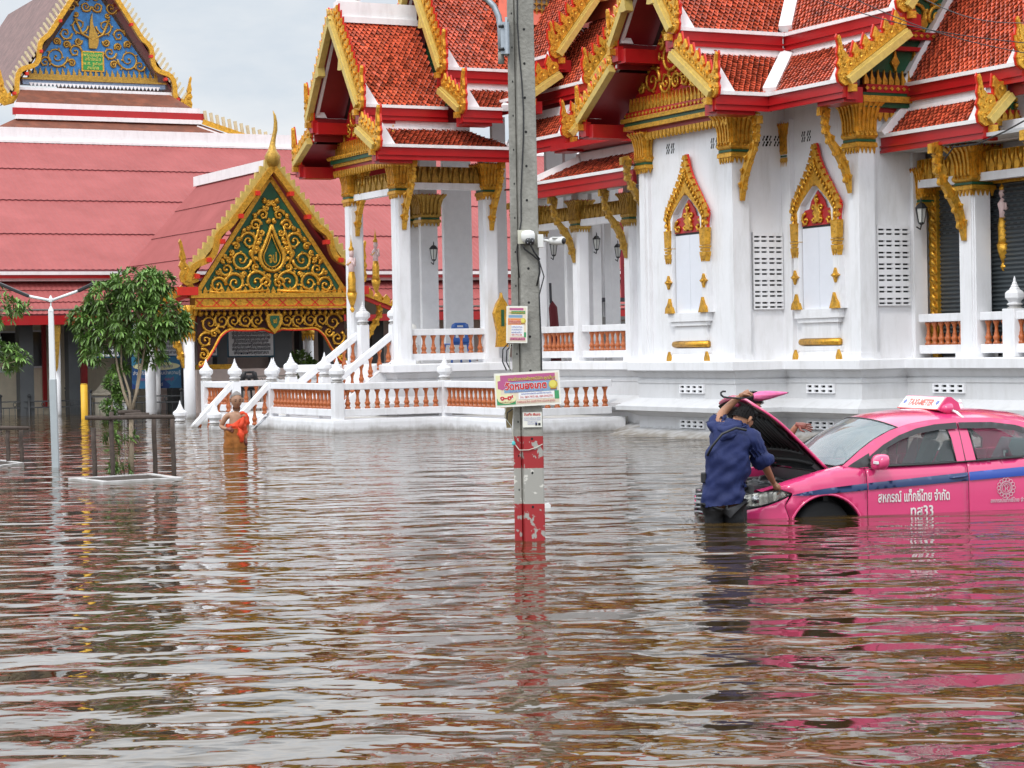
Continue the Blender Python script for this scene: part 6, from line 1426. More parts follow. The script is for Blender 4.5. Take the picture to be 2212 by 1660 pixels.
# small spirit shrine, round-clipped shrub
p = at_water(226,893); sh = thing('spirit_shrine','small cream shrine with a pyramid roof and white gabled house beside it','shrine',(p.x,p.y,0)); 
mb = MB().use(mat('cream_stucco',(0.68,0.60,0.47),0.6,var=0.08)).box(-0.24,0.16,-0.2,0.2,-1,0.55); sqring(mb,-0.04,0,[(0.30,0.55),(0.30,0.60),(0.20,0.66),(0.05,0.86),(0.01,0.9)]); mb.build('body', sh)
mb = MB().use(WHITE).prism([(-0.28,0.0),(0.28,0.0),(0.28,0.25),(0,0.55),(-0.28,0.25)],(0.42,-0.1,0.0),(1,0,0),(0,0,1),0.3); mb.use(MATS['cream_stucco']).bar((0.10,-0.1,0.22),(0.42,-0.1,0.58),0.36,0.05,up=(0,0,1)).bar((0.42,-0.1,0.58),(0.74,-0.1,0.22),0.36,0.05,up=(0,0,1)); mb.use(DARK)
for a,b in ((-0.1,0.1),(0.1,0.1),(0,0.3)): mb.prism([(-0.05,0),(0,-0.05),(0.05,0),(0,0.05)],(0.42+a,-0.26,b),(1,0,0),(0,0,1),0.01)
mb.build('house', sh)
# ================================================================== TREES
LEAF = mat('long_leaf', (0.13,0.235,0.05), 0.42, var=0.25, vscale=8, attr=True)
LEAFL = mat('young_leaf', (0.12,0.20,0.04), 0.45, var=0.2, vscale=8, attr=True)
BARK = mat('pale_bark', (0.34,0.27,0.19), 0.85, var=0.2, vscale=12, bump=0.4, bscale=30)
STAKE = mat('weathered_stake', (0.075,0.055,0.045), 0.85, var=0.3, vscale=14, bump=0.4)
def leaf(mb, o, d, L_, W_, droop, q):
    d = d.normalized(); sd = d.cross(Vector((0,0,1))); sd = sd.normalized() if sd.length > 1e-3 else Vector((1,0,0)); up = sd.cross(d)
    pts = []
    for t, w in ((0,0.25),(0.35,0.85),(0.7,1.0),(1.0,0.12)):
        c = o + d*(L_*t) - Vector((0,0,1))*(droop*L_*t*t); pts.append((c-sd*W_*w*0.5+up*0.008*w, c+sd*W_*w*0.5+up*0.008*w, c))
    vs = [v for p in pts for v in p]
    fs = []
    for i in range(3): a = i*3; fs += [(a,a+2,a+5,a+3),(a+2,a+1,a+4,a+5)]
    mb.add(vs, fs); mb.attr += [q, q*0.85]*3
def rosette_tree(name, label, base, blobs, forks, nros, seed, lsc=1.0, H0=0.0, group=None, leafm=LEAF):
    r = random.Random(seed); th = thing(name, label, 'tree' if 'tree' in name else 'shrub', base, 0, group)
    mb = MB().use(BARK); tips = []
    for f in forks: mb.tube(f[0], f[1], 7)
    crown = MB().use(leafm)
    cents = []
    for k in range(nros):
        b = r.choices(blobs, weights=[x[3]**2 for x in blobs])[0]
        while True:
            v = Vector((r.uniform(-1,1),r.uniform(-1,1),r.uniform(-1,1)))
            if 0.30 < v.length < 1: break
        v = v.normalized()*(v.length**0.45)
        c = Vector((b[0]+v.x*b[3], b[1]+v.y*b[3]*0.9, b[2]+v.z*b[4]))
        out = Vector((v.x,v.y,v.z*0.5+0.35)).normalized(); nl = r.randint(9,14); q = r.uniform(0.6,1.45)
        for i in range(nl):
            a = 2*PI*i/nl+r.uniform(-0.3,0.3); side = out.orthogonal().normalized(); s2 = out.cross(side); e = r.uniform(0.15,0.75)
            d = (side*math.cos(a)+s2*math.sin(a))*(1.0)+out*e
            leaf(crown, c, d, lsc*r.uniform(0.08,0.155), lsc*r.uniform(0.022,0.038), r.uniform(0.0,0.35), q*r.uniform(0.75,1.25))
        if k % 4 == 0 and forks: 
            tip = min((f[0][-1] for f in forks), key=lambda p_: (Vector(p_)-c).length); mb.tube([tip, Vector(tip).lerp(c,0.5)+Vector((0,0,-0.02)), c],[0.014,0.009,0.005],4)
    if forks: mb.build('trunk', th)
    crown.build('crown', th, fix=False); return th
tb = at_water(262,1027); px_m = FPX/tb.y
def tl(px, py, dy=0): v = at_y(px, py, tb.y+dy); return (v.x-tb.x, v.y-tb.y, v.z)
blobs = [(*tl(285,700),0.55,0.48),(*tl(225,705,0.1),0.40,0.34),(*tl(350,690,-0.1),0.36,0.30),(*tl(300,620),0.42,0.26),(*tl(235,650),0.34,0.24),(*tl(378,700),0.22,0.16),(*tl(205,760),0.22,0.16),(*tl(330,770,0.2),0.20,0.12),(*tl(175,690),0.18,0.14),(*tl(260,800,.1),0.12,0.05),(*tl(350,610),0.18,0.14)]
forks = [([tl(283,1027),tl(284,960),tl(283,890)],[0.045,0.036,0.032]),([tl(283,890),tl(268,850),tl(255,800),tl(245,740)],[0.026,0.022,0.017,0.012]),([tl(283,892),tl(280,850),tl(262,790),tl(262,730)],[0.02,0.018,0.014,0.01]),([tl(284,890),tl(297,840),tl(308,780),tl(318,720)],[0.024,0.02,0.016,0.012]),([tl(284,895),tl(292,860),tl(300,800),tl(298,740)],[0.018,0.015,0.012,0.01])]
rosette_tree('frangipani_tree','small bushy tree with long drooping leaves and forked pale trunk in a stake frame',(tb.x,tb.y,0),blobs,forks,640,11)
sb = [(*tl(248,990),0.16,0.20),(*tl(272,960),0.15,0.22),(*tl(235,950),0.13,0.10),(*tl(262,1010),0.14,0.08)]
rosette_tree('leafy_shrub','low leafy shrub growing round the foot of the tree inside the stake frame',(tb.x,tb.y,0),sb,[([tl(262,1027),tl(255,985)],[0.01,0.006]),([tl(268,1027),tl(272,970)],[0.01,0.006]),([tl(258,1027),tl(240,975)],[0.008,0.005])],26,5,0.85)
# left tree, cut by the picture edge
lt = at_water(-20,1000)
def t2(px, py, dy=0): v = at_y(px, py, lt.y+dy); return (v.x-lt.x, v.y-lt.y, v.z)
rosette_tree('frangipani_tree','leafy tree crown in two tufts, cut off by the left edge of the picture',(lt.x,lt.y,0),[(*t2(5,672),0.36,0.22),(*t2(38,665),0.20,0.14),(*t2(-30,650),0.4,0.3),(*t2(8,775),0.34,0.24),(*t2(40,775),0.18,0.14),(*t2(-40,760),0.4,0.3)],[([t2(-30,1000),t2(-25,850),t2(-20,760),t2(-10,680)],[0.04,0.03,0.025,0.015]),([t2(-24,830),t2(0,790)],[0.02,0.01])],110,21,1.05)
# stake frames and planter kerbs
def stakes(label, base, posts, bar, zb0, ztop, slab, extra=()):
    th = thing('stake_frame', label, 'tree guard', (base.x,base.y,0))
    for (px, dy, pt) in posts:
        v = at_y(px, pt, base.y+dy); c = Vector((v.x-base.x, dy, 0)); MB().use(STAKE).tube([c+Vector((0.0,0,-0.6)),c+Vector((0.008,0,0.2)),c+Vector((-0.004,0,v.z*0.7)),c+Vector((0.004,0,v.z))],[0.036,0.034,0.035,0.033],7).build('stake', th)
    for (pa, ya, pb, yb_, dy) in bar:
        a = at_y(pa,ya,base.y+dy); b = at_y(pb,yb_,base.y+dy); a.x -= base.x; b.x -= base.x; a.y = b.y = dy; m_ = a.lerp(b,0.5)+Vector((0,0,0.006)); MB().use(STAKE).tube([a,m_,b],[0.030,0.034,0.028],7).build('crossbar', th)
    return th
stakes('square frame of dark wooden stakes tied round the small tree', tb, [(202,-0.25,925),(240,-0.35,890),(332,0.25,895),(372,-0.1,900)], [(184,903,242,905,-0.40),(240,903,376,901,-0.42),(255,892,303,890,-0.1),(270,898,322,896,-0.2),(262,897,300,893,0.0)], 0, 0, None)
stakes('wooden stake frame standing at the left edge of the picture', lt, [(16,-0.3,930),(45,-0.2,928),(-40,-0.2,930)], [(-60,926,62,925,-0.34)], 0, 0, None)
def kerb(label, pts, name='tree_planter'):
    th = thing(name, label, 'planter'); P_ = [at_water(*p_, z=0.06) for p_ in pts]; c = sum(P_, Vector())/len(P_); inn = [c+(p_-c)*0.80 for p_ in P_]
    mb = MB().use(WHITE); n = len(P_)
    vs = [(*p_.xy,0.035) for p_ in P_]+[(*p_.xy,0.035) for p_ in inn]+[(*p_.xy,-0.7) for p_ in P_]+[(*p_.xy,-0.05) for p_ in inn]
    fs = []
    for i in range(n): j=(i+1)%n; fs += [(i,j,n+j,n+i),(i,2*n+i,2*n+j,j),(n+i,n+j,3*n+j,3*n+i)]
    mb.add(vs, fs).build('kerb', th)
    MB().use(mat('wet_soil',(0.035,0.022,0.014),0.9,bump=0.8,bscale=12)).add([(*p_.xy,0.022) for p_ in inn],[tuple(range(n))]).build('soil', th, fix=False)
kerb('low white square kerb round the small tree, just above the water', [(147,1029),(222,1037),(396,1028),(330,1019)])
kerb('low white kerb of the left tree, at the edge of the picture', [(-80,1000),(-10,1004),(52,996),(0,990)])
# clipped topiary behind
def ballshrub(name, label, base, balls, n, seed, m, ls=0.05, stem=True):
    r = random.Random(seed); th = thing(name, label, 'shrub', base); mb = MB().use(m)
    for (x,y,z,rad,rz_) in balls:
        for k in range(n):
            v = Vector((r.gauss(0,1),r.gauss(0,1),r.gauss(0,1))).normalized()*r.uniform(0.65,1.05); c = Vector((x+v.x*rad,y+v.y*rad,z+v.z*rz_)); d = (v+Vector((r.uniform(-.8,.8),r.uniform(-.8,.8),r.uniform(-.5,.9)))).normalized()
            leaf(mb, c, d, ls*r.uniform(0.7,1.3), ls*0.6, 0.2, r.uniform(0.5,1.4))
    if stem: MB().use(BARK).tube([(balls[0][0],balls[0][1],-0.8),(balls[-1][0],balls[-1][1],balls[-1][2])],[0.03,0.02],6).build('trunk', th)
    mb.build('crown', th, fix=False)
p = at_water(248,915)
def t3(px, py): v = at_y(px,py,p.y); return (v.x-p.x,0,v.z)
ballshrub('clipped_shrub','dark green shrub clipped into stacked balls, behind the tree trunk',(p.x,p.y,0),[(*t3(240,912),0.20,0.18),(*t3(241,878),0.28,0.17),(*t3(256,850),0.15,0.15),(*t3(242,826),0.22,0.17)],420,9,LEAF,0.09)
q = T.hit(650,775,y=20.5); w_ = tw(q.x,20.5); ballshrub('bushy_plant','yellow-green bushy plant behind the newel posts under the arch',(w_.x,w_.y,0),[(0,0,q.z-0.3,0.35,0.5),(0.25,0,q.z-0.5,0.3,0.4)],450,4,LEAFL,0.16)
# ================================================================== STREET LAMP (twin arms, solar heads)
lp = at_water(117,1010); L1 = thing('street_lamp','white twin armed yard lamp on a square post, standing in the flood at left','street lamp',(lp.x,lp.y,0))
def t4(px, py, dy=0): v = at_y(px,py,lp.y+dy); return Vector((v.x-lp.x,dy,v.z))
LG = mat('lamp_post_grey',(0.40,0.44,0.46),0.5,var=0.08,vscale=3)
mb = MB().use(LG); a = t4(114,820); b = t4(110,672); mb.bar((0.04,0,-1.2),(a.x,0,a.z),0.10,0.10,up=(0,1,0)); mb.build('post', L1)
mb = MB().use(METALW); mb.bar((a.x,0,a.z),(b.x,0,b.z),0.085,0.085,up=(0,1,0),w2=0.07,h2=0.07); mb.lathe([(0.045,0),(0.02,0.06),(0.012,0.07),(0.012,0.13),(0.035,0.14),(0.035,0.18),(0.006,0.24)],(b.x,0,b.z),8); mb.build('upper_post', L1)
hub = t4(110,650)
for (q1, q2) in (((172,628),(205,612)),((60,640),(-5,612))):
    e = t4(*q1); f = t4(*q2); MB().use(METALW).tube([hub,e],0.022,8).build('arm', L1); MB().use(BLACKP).bar(e.lerp(hub,0.05),f,0.10,0.05).build('lamp_head', L1, bevel=0.01)
# ================================================================== TAXI
TAX = math.radians(14); WL = 0.48
cp = at_water(1785, 1117)
ctx, stx = math.cos(TAX), math.sin(TAX)
to_x = cp.x - (0.95*ctx - (-0.87)*stx); to_y = cp.y - (0.95*stx + (-0.87)*ctx)
taxi = thing('taxi', 'pink taxi saloon with a blue side stripe and raised bonnet, standing door-deep in flood water', 'taxi', (to_x, to_y, -WL), TAX)
PNK = mat('taxi_pink_paint', (0.66, 0.045, 0.170), 0.20, var=0.03, vscale=1.5, coat=0.8)
SBL = mat('stripe_dark_blue', (0.020,0.045,0.14), 0.3, coat=0.5); SBL2 = mat('stripe_bright_blue', (0.015,0.06,0.36), 0.3, coat=0.5)
GLS = mat('car_glass', (0.72,0.80,0.80), 0.02, trans=0.85, ior=1.45, alpha=0.45); BLK = BLACKP; CHR = mat('chrome', (0.72,0.72,0.73), 0.12, metal=1.0)
GLW = mat('windscreen_glass', (0.34,0.42,0.44), 0.03, trans=0.4, ior=1.5, alpha=0.75)
VIS = mat('smoked_visor', (0.018,0.018,0.020), 0.12)
_pl = [(0.75,0.875),(0.62,0.866),(0.50,0.846),(0.40,0.818),(0.30,0.775),(0.21,0.71),(0.13,0.62),(0.07,0.50),(0.035,0.36),(0.012,0.19),(0.0,0.0)]
_cs = [0.75]
for i in range(1, len(_pl)): _cs.append(_cs[-1]-math.hypot(_pl[i][0]-_pl[i-1][0], _pl[i][1]-_pl[i-1][1]))
S0 = _cs[-1]
def plan(s):
    if s >= 0.75:
        w = 0.875 - (max(0, s-3.6)/0.94)**2*0.12; return s, w, 0.0, -1.0
    for i in range(len(_cs)-1):
        if s >= _cs[i+1]-1e-9:
            t = (_cs[i]-s)/(_cs[i]-_cs[i+1]); a, b = _pl[i], _pl[i+1]
            x = a[0]+(b[0]-a[0])*t; w = a[1]+(b[1]-a[1])*t
            j = min(i+1, len(_pl)-2); p0 = _pl[max(i-1,0)]; p1 = _pl[min(i+2, len(_pl)-1)]
            d = Vector((p1[0]-p0[0], p1[1]-p0[1])).normalized(); n = (-(-d.y), 0)
            nx, nw = d.y, -d.x       # outward normal in (x, w)
            return x, w, nx, nw
    return 0.0, 0.0, -1.0, 0.0
def shoulder(x):
    P_ = [(0.0,0.66),(0.15,0.70),(0.4,0.765),(0.6,0.83),(0.95,0.92),(1.2,0.965),(1.38,0.945),(1.6,0.945),(2.46,0.972),(3.4,1.01),(4.0,1.03),(4.54,1.0)]
    for a, b in zip(P_, P_[1:]):
        if x <= b[0]: return a[1]+(b[1]-a[1])*max(0,(x-a[0]))/(b[0]-a[0])
    return 1.0
def side(s, z, off=0.0, sgn=-1):
    x, w, nx, nw = plan(s); sh = shoulder(x)
    tk = 0.0
    if z < 0.34: tk = (0.34-z)**1.5*0.5
    if z > 0.62: tk += (z-0.62)**2*0.30
    if z > sh-0.05: tk += ((z-sh+0.05)/0.05)**2*0.030
    crease = 0.006*math.exp(-((z-(0.70+0.05*x))/0.02)**2)
    o = -tk+off+crease
    nl = math.hypot(nx, nw) or 1
    ox = nx/nl*o if s < 0.75 else 0.0; ow = (abs(nw)/nl)*o if s < 0.75 else o
    return (x-abs(ox)*(1 if o > 0 else -1) if s < 0.75 else x, sgn*(w+ow), z)
def carc(cx, cz, r, a0, a1, n=14): return [(cx+r*math.cos(a0+(a1-a0)*i/n), cz+r*math.sin(a0+(a1-a0)*i/n)) for i in range(n+1)]
def panel(name, outline, holes=(), fn=None, m=PNK, grid=0.06, th=0.012, parent=None, flipsides=True):
    for sgn in ((-1, 1) if flipsides else (-1,)):
        mb = MB().use(m); f = fn or side
        cdt_panel(mb, outline, holes, lambda u, v, g=sgn: f(u, v, 0.0, g), grid)
        o = mb.build(name, parent or taxi); 
        md = o.modifiers.new('solid', 'SOLIDIFY'); md.thickness = th; md.offset = 0
        yield o
FWX, RWX, WR = 0.95, 3.55, 0.315
ARC = carc(FWX, WR, 0.375, PI, 0)
g_ = 0.004
fend = [(0.53,0.60),(0.60,0.40),(0.575,0.315)] + [p_ for p_ in ARC if p_[1] > 0.33] + [(1.325,0.30),(1.38-g_,0.22),(1.38-g_,0.935)] + [(x, shoulder(x)) for x in (1.30,1.2,1.07,0.95,0.8,0.6,0.5,0.42)] + [(0.50,0.757),(0.60,0.722),(0.60,0.70)]
bodyparts = list(panel('fender', fend))
bump = [(S0,0.20),(0.45,0.20),(0.568,0.30),(0.593,0.40),(0.523,0.60),(0.57,0.69),(0.50,0.655),(0.35,0.60),(0.18,0.565),(0.02,0.555),(-0.05,0.60),(-0.12,0.64),(-0.20,0.50),(S0,0.48)]
list(panel('bumper', bump, grid=0.05))
fd = [(1.38+g_,0.22),(2.46-g_,0.22),(2.46-g_,0.970),(2.0,0.955),(1.6,0.943),(1.38+g_,0.940)]
front_doors = list(panel('door', fd)); rear_doors = list(panel('door', [(2.46+g_,0.22),(3.25,0.22),(3.28,0.40),(3.40,0.62),(3.50,0.70),(3.50,1.01),(3.0,0.993),(2.46+g_,0.973)]))
rq = [(3.50+g_,0.70)] + [p_ for p_ in carc(RWX, WR, 0.375, 2.0, 0)] + [(3.93,0.22),(4.50,0.30),(4.54,0.6),(4.54,0.98),(4.0,1.03),(3.50+g_,1.012)]
list(panel('quarter_panel', rq))
for o in front_doors+rear_doors: pass
# arch lips, wheel wells and wheels
for sgn in (-1, 1):
    for cx in (FWX, RWX):
        mb = MB().use(PNK); mb.tube([side(a, max(b,0.2), 0.006, sgn) for a, b in carc(cx, WR, 0.385, PI*1.0, 0, 20)], 0.014, 6); mb.build('arch_lip', taxi)
        mb = MB().use(BLK); pts = carc(cx, WR, 0.372, PI, 0, 12)
        mb.add([(a, sgn*0.85, b) for a, b in pts]+[(a, sgn*0.55, b) for a, b in pts], [(i,i+1,14+i,13+i) for i in range(12)]); mb.add([(a, sgn*0.56, b) for a, b in pts], [tuple(range(13))]); mb.build('wheel_well', taxi)
        w_ = MB().use(mat('tyre_rubber',(0.010,0.010,0.011),0.9)); w_.smooth = True; w_.lathe([(0.20,-0.10),(0.29,-0.105),(0.312,-0.08),(0.315,0),(0.312,0.08),(0.29,0.105),(0.20,0.10)], (0,0,0), 28); w_.smooth = False
        tw_ = w_.build('wheel', taxi); tw_.location = (cx, sgn*0.70, WR); tw_.rotation_euler = (PI/2, 0, 0.1 if cx == FWX else 0)
        r_ = MB().use(mat('alloy',(0.35,0.36,0.37),0.3,metal=0.8)); r_.lathe([(0.05,0.10),(0.03,0.115),(0.0,0.115)],(0,0,0),12); 
        for k in range(5): r_.bar((0,0,0.07),(0.19*math.cos(k*1.257),0.19*math.sin(k*1.257),0.085),0.05,0.03)
        r_.build('rim', tw_)
# headlights
for sgn in (-1, 1):
    hl = [(-0.10,0.63),(-0.03,0.575),(0.10,0.575),(0.30,0.605),(0.46,0.655),(0.585,0.712),(0.50,0.748),(0.38,0.742),(0.2,0.722),(0.02,0.69)]
    mb = MB().use(mat('lamp_bowl',(0.50,0.48,0.42),0.25,metal=0.7,var=0.3,vscale=14)); cdt_panel(mb, [(a*0.995,b) for a,b in hl], [], lambda u, v, g=sgn: side(u, v, -0.035-0.02*math.sin(u*40), g), 0.03); h_ = mb.build('headlight', taxi)
    mb = MB().use(mat('lamp_lens',(0.85,0.86,0.86),0.02,trans=0.9,ior=1.4,alpha=0.5)); cdt_panel(mb, hl, [], lambda u, v, g=sgn: side(u, v, 0.004, g), 0.04); mb.build('lens', h_)
    mb = MB().use(CHR)
    for (u, v, r_) in ((0.10,0.64,0.045),(0.24,0.665,0.04)):
        p_ = Vector(side(u, v, -0.03, sgn)); q_ = Vector(side(u, v, -0.012, sgn)); mb.tube([p_,q_],[r_*0.5,r_],14)
    mb.use(BLK)
    for i in range(len(hl)): mb.tube([side(*hl[i],0.004,sgn), side(*hl[(i+1)%len(hl)],0.004,sgn)],0.006,5)
    mb.build('bulb_housing', h_)
# grille
gr = MB().use(mat('grille_grey',(0.30,0.32,0.34),0.35,metal=0.5))
for z in (0.50,0.545,0.59,0.635,0.675):
    for sgn in (-1,1): gr.tube([side(S0+(0.36-0.0)*i/8, z-0.02*(i/8)**2, 0.012, sgn) for i in range(9)],0.012,6)
for sgn in (-1,1): gr.tube([side(S0+0.38,0.49,0.01,sgn),side(S0+0.37,0.68,0.005,sgn)],0.014,6)
gr.use(CHR).lathe([(0.05,0),(0.05,0.02),(0.0,0.02)],(-0.03,0,0.60),12); gr.build('grille', taxi)
mb = MB().use(BLK); cdt_panel(mb,[(-0.02,0.40),(0.0,0.70),(0.9,0.70),(0.9,0.40)],[],lambda u,v:(0.05,u*0.9-0.4,v),0.2); mb.use(PNK).box(0.06,0.13,-0.42,0.42,0.675,0.70).build('nose_panel', taxi)
# fender tops (strip between shoulder and bonnet opening), radiator panel, engine bay
for sgn in (-1,1):
    mb = MB().use(PNK); xs = [0.30+0.05*i for i in range(20)]; vs = []
    for x in xs:
        xx, w, _, _ = plan(x) if x < 0.75 else (x, 0.875, 0, 0); sh = shoulder(x); a = side(x, sh, 0, sgn); wi = 0.70+0.02*min(1,x) if x > 0.5 else 0.70-(0.5-x)*0.4
        wi = min(wi, abs(a[1])-0.03)
        vs += [a, (x, sgn*(abs(a[1])*0.45+wi*0.55), sh+0.014), (x, sgn*wi, sh+0.008), (x, sgn*wi, sh-0.10)]
    n = len(xs); mb.smooth = True; mb.add(vs, [(4*i+k,4*i+k+1,4*i+k+5,4*i+k+4) for i in range(n-1) for k in range(3)]); mb.build('fender_top', taxi)
eb = MB().use(BLK).box(0.14,1.05,-0.70,0.70,0.42,0.60).box(0.12,0.22,-0.62,0.62,0.55,0.70).box(0.98,1.03,-0.72,0.72,0.60,0.90); eb.build('engine_bay', taxi)
en = MB().use(mat('engine_grime',(0.055,0.055,0.058),0.5,var=0.4,vscale=14,metal=0.3)); r = random.Random(2)
en.box(0.35,0.80,-0.25,0.35,0.6,0.78).box(0.30,0.52,-0.62,-0.38,0.6,0.79).box(0.55,0.85,0.42,0.64,0.6,0.80)
for k in range(34):
    a = Vector((r.uniform(0.22,0.9),r.uniform(-0.62,0.6),r.uniform(0.64,0.76))); pts=[a]
    for j in range(4): pts.append(pts[-1]+Vector((r.uniform(-0.12,0.12),r.uniform(-0.14,0.14),r.uniform(-0.03,0.045))))
    en.tube(pts, r.uniform(0.010,0.028), 7)
en.use(mat('engine_alloy',(0.30,0.30,0.31),0.4,metal=0.7,var=0.3,vscale=10))
for k in range(12):
    a = Vector((r.uniform(0.25,0.7),r.uniform(-0.6,0.5),r.uniform(0.70,0.78))); en.lathe([(0.03,-0.04),(0.035,0.0),(0.02,0.02),(0.0,0.025)],a,9)
en.box(0.20,0.26,-0.6,0.6,0.70,0.715); en.build('engine', taxi)
mb = MB().use(BLK); cdt_panel(mb,[(0.98,-0.72),(1.16,-0.74),(1.16,0.74),(0.98,0.72)],[],lambda u,v:(u-0.10*(1-(v/0.74)**2)*0.9,v,0.915+(u-0.98)*0.20+0.02*(1-(v/0.74)**2)),0.08); mb.build('cowl', taxi)
wp = MB().use(BLK)
for y0,y1 in ((-0.62,0.05),(0.0,0.6)): wp.tube([(1.02,y0,0.965),(1.03,(y0+y1)/2,1.0),(1.06,y1,0.985)],0.011,5)
wp.build('wiper', taxi)
# greenhouse
def gw_(z): return 0.842-(z-0.95)*0.36-(max(0,z-1.0))**2*0.16
def gh(x, z, off=0.0, sgn=-1):
    pin = 0.05*max(0, 1.6-x)**1.5
    return (x, sgn*(gw_(z)-pin+off), z)
top_ = [(1.14,0.965),(1.22,1.02),(1.36,1.12),(1.52,1.215),(1.70,1.295),(1.90,1.352),(2.15,1.388),(2.46,1.402),(2.80,1.395),(3.10,1.36),(3.40,1.285),(3.70,1.17),(3.95,1.05),(3.97,1.015)]
fw = [(1.455,0.957),(1.46,1.055),(1.60,1.148),(1.78,1.232),(1.98,1.292),(2.16,1.322),(2.305,1.332),(2.335,1.20),(2.35,0.972)]
rw = [(2.575,0.985),(2.555,1.20),(2.54,1.338),(2.80,1.332),(3.05,1.298),(3.25,1.235),(3.42,1.12),(3.44,1.022)]
tri = [(1.20,0.962),(1.26,0.995),(1.44,1.085),(1.442,0.955),(1.30,0.948)]
outl = top_ + [(3.5,1.012),(3.0,0.995),(2.46,0.972),(1.6,0.945),(1.38,0.942),(1.2,0.955)]
for sgn in (-1,1):
    mb = MB().use(PNK); cdt_panel(mb, outl, [fw, rw], lambda u,v,g=sgn: gh(u,v,0,g), 0.06); cab = mb.build('door_frame_and_pillars', taxi); cab.name = 'pillar_frame'
    for nm, pl2, mm, off in (('side_window', fw, GLS, -0.012), ('side_window', rw, GLS, -0.012), ('mirror_triangle', tri, BLK, 0.004)):
        mb = MB().use(mm); cdt_panel(mb, pl2, [], lambda u,v,g=sgn,o=off: gh(u,v,o,g), 0.09); wo_ = mb.build(nm, taxi)
        if nm == 'side_window':
            mb = MB().use(BLK)
            for i in range(len(pl2)): mb.tube([gh(*pl2[i],0.0,sgn), gh(*pl2[(i+1)%len(pl2)],0.0,sgn)],0.010,5)
            mb.build('window_seal', wo_)
    # rain visors
    v1 = [(1.42,1.045),(1.60,1.165),(1.78,1.25),(1.98,1.312),(2.18,1.345),(2.42,1.358),(2.42,1.296),(2.2,1.288),(1.98,1.258),(1.80,1.205),(1.62,1.125),(1.44,1.01)]
    v2 = [(2.44,1.358),(2.80,1.352),(3.05,1.318),(3.27,1.25),(3.42,1.16),(3.38,1.12),(3.2,1.205),(3.03,1.262),(2.80,1.292),(2.44,1.297)]
    for v_ in (v1, v2):
        mb = MB().use(VIS); cdt_panel(mb, v_, [], lambda u,v,g=sgn: gh(u,v,0.028-0.05*max(0,v-1.3),g), 0.05); o = mb.build('rain_visor', taxi)
    # belt moulding, pillar line, mirror
    MB().use(BLK).tube([gh(1.44,0.950,0.012,sgn),gh(2.0,0.958,0.014,sgn),gh(2.46,0.974,0.014,sgn),gh(3.45,1.015,0.012,sgn)],0.009,5).build('belt_moulding', taxi)
    MB().use(BLK).tube([gh(2.452,0.975,0.003,sgn),gh(2.44,1.35,0.003,sgn)],0.005,4).build('door_gap', taxi)
    mi = MB().use(PNK); mi.smooth = True; c = Vector((1.47, sgn*0.99, 1.005))
    vs = []; NU, NV = 14, 9
    for i in range(NV+1):
        ph = -PI/2+PI*i/NV
        for j in range(NU):
            th_ = 2*PI*j/NU; ex = lambda t: math.copysign(abs(t)**0.75, t)
            vs.append(c+Vector((0.075*ex(math.cos(ph))*ex(math.cos(th_))+0.02*math.sin(ph), 0.125*ex(math.cos(ph))*ex(math.sin(th_)), 0.078*ex(math.sin(ph)))))
    mi.add(vs, [(i*NU+j,i*NU+(j+1)%NU,(i+1)*NU+(j+1)%NU,(i+1)*NU+j) for i in range(NV) for j in range(NU)]); mo = mi.build('mirror', taxi)
    MB().use(BLK).bar((1.44,sgn*0.83,0.965),(1.47,sgn*0.93,0.97),0.06,0.04).build('mirror_arm', mo)
    MB().use(METALW).bar((1.395,sgn*1.02,1.005),(1.40,sgn*1.10,1.003),0.02,0.026).build('side_repeater', mo)
    # handles and stripes
for dset, x0 in ((front_doors, 2.25),(rear_doors, 3.22)):
    for i, o in enumerate(dset):
        sgn = (-1,1)[i]
        hd = MB().use(SBL).tube([side(x0,0.815,0.012,sgn),side(x0+0.06,0.822,0.035,sgn),side(x0+0.15,0.83,0.036,sgn),side(x0+0.20,0.834,0.012,sgn)],[0.010,0.014,0.014,0.010],7); hd.build('handle', o)
def stripe(par, pts_top, pts_bot, m, sgn):
    mb = MB().use(m); cdt_panel(mb, pts_top+pts_bot[::-1], [], lambda u,v,g=sgn: side(u,v,0.0165,g), 0.03); o = mb.build('stripe', par); o.location.y = sgn*0.006
for i, sgn in enumerate((-1,1)):
    stripe(bodyparts[i], [(0.60,0.705),(0.75,0.735),(0.95,0.760),(1.374,0.795)], [(0.60,0.700),(0.75,0.695),(0.95,0.705),(1.374,0.728)], SBL, sgn)
    stripe(front_doors[i], [(1.386,0.796),(2.0,0.838),(2.454,0.868)], [(1.386,0.729),(2.0,0.760),(2.454,0.785)], SBL, sgn)
    stripe(rear_doors[i], [(2.466,0.869),(3.0,0.90),(3.498,0.925)], [(2.466,0.786),(3.0,0.812),(3.498,0.835)], SBL2, sgn)
# lettering on the near side
LWT = mat('white_lettering',(0.72,0.66,0.66),0.5)
fd0 = front_doors[0]
def dtext(par, s, size, x, z, w, m=LWT, bold=0.003, y=-0.889):
    o = text_mesh('lettering', s, size, par, m, (x, y, z), (PI/2,0,0), 'CENTER', 0.0015, (1,1,1), bold); xs = [v.co.x for v in o.data.vertices]; o.scale[0] = w/(max(xs)-min(xs)); return o
dtext(fd0, 'สหกรณ์ แท็กซี่ไทย จำกัด', 0.135, 1.87, 0.645, 0.76)
dtext(fd0, 'ทส33', 0.14, 1.95, 0.50, 0.24)
rd0 = rear_doors[0]
em = MB().use(mat('faded_white_print',(0.62,0.40,0.46),0.5))
for k in range(14):
    a = k*2*PI/14; c_ = (2.86+0.082*math.cos(a), 0.70+0.082*math.sin(a)); em.tube([(c_[0]+0.018*math.cos(t),-0.8885,c_[1]+0.018*math.sin(t)) for t in [i*PI/4 for i in range(9)]],0.0035,4)
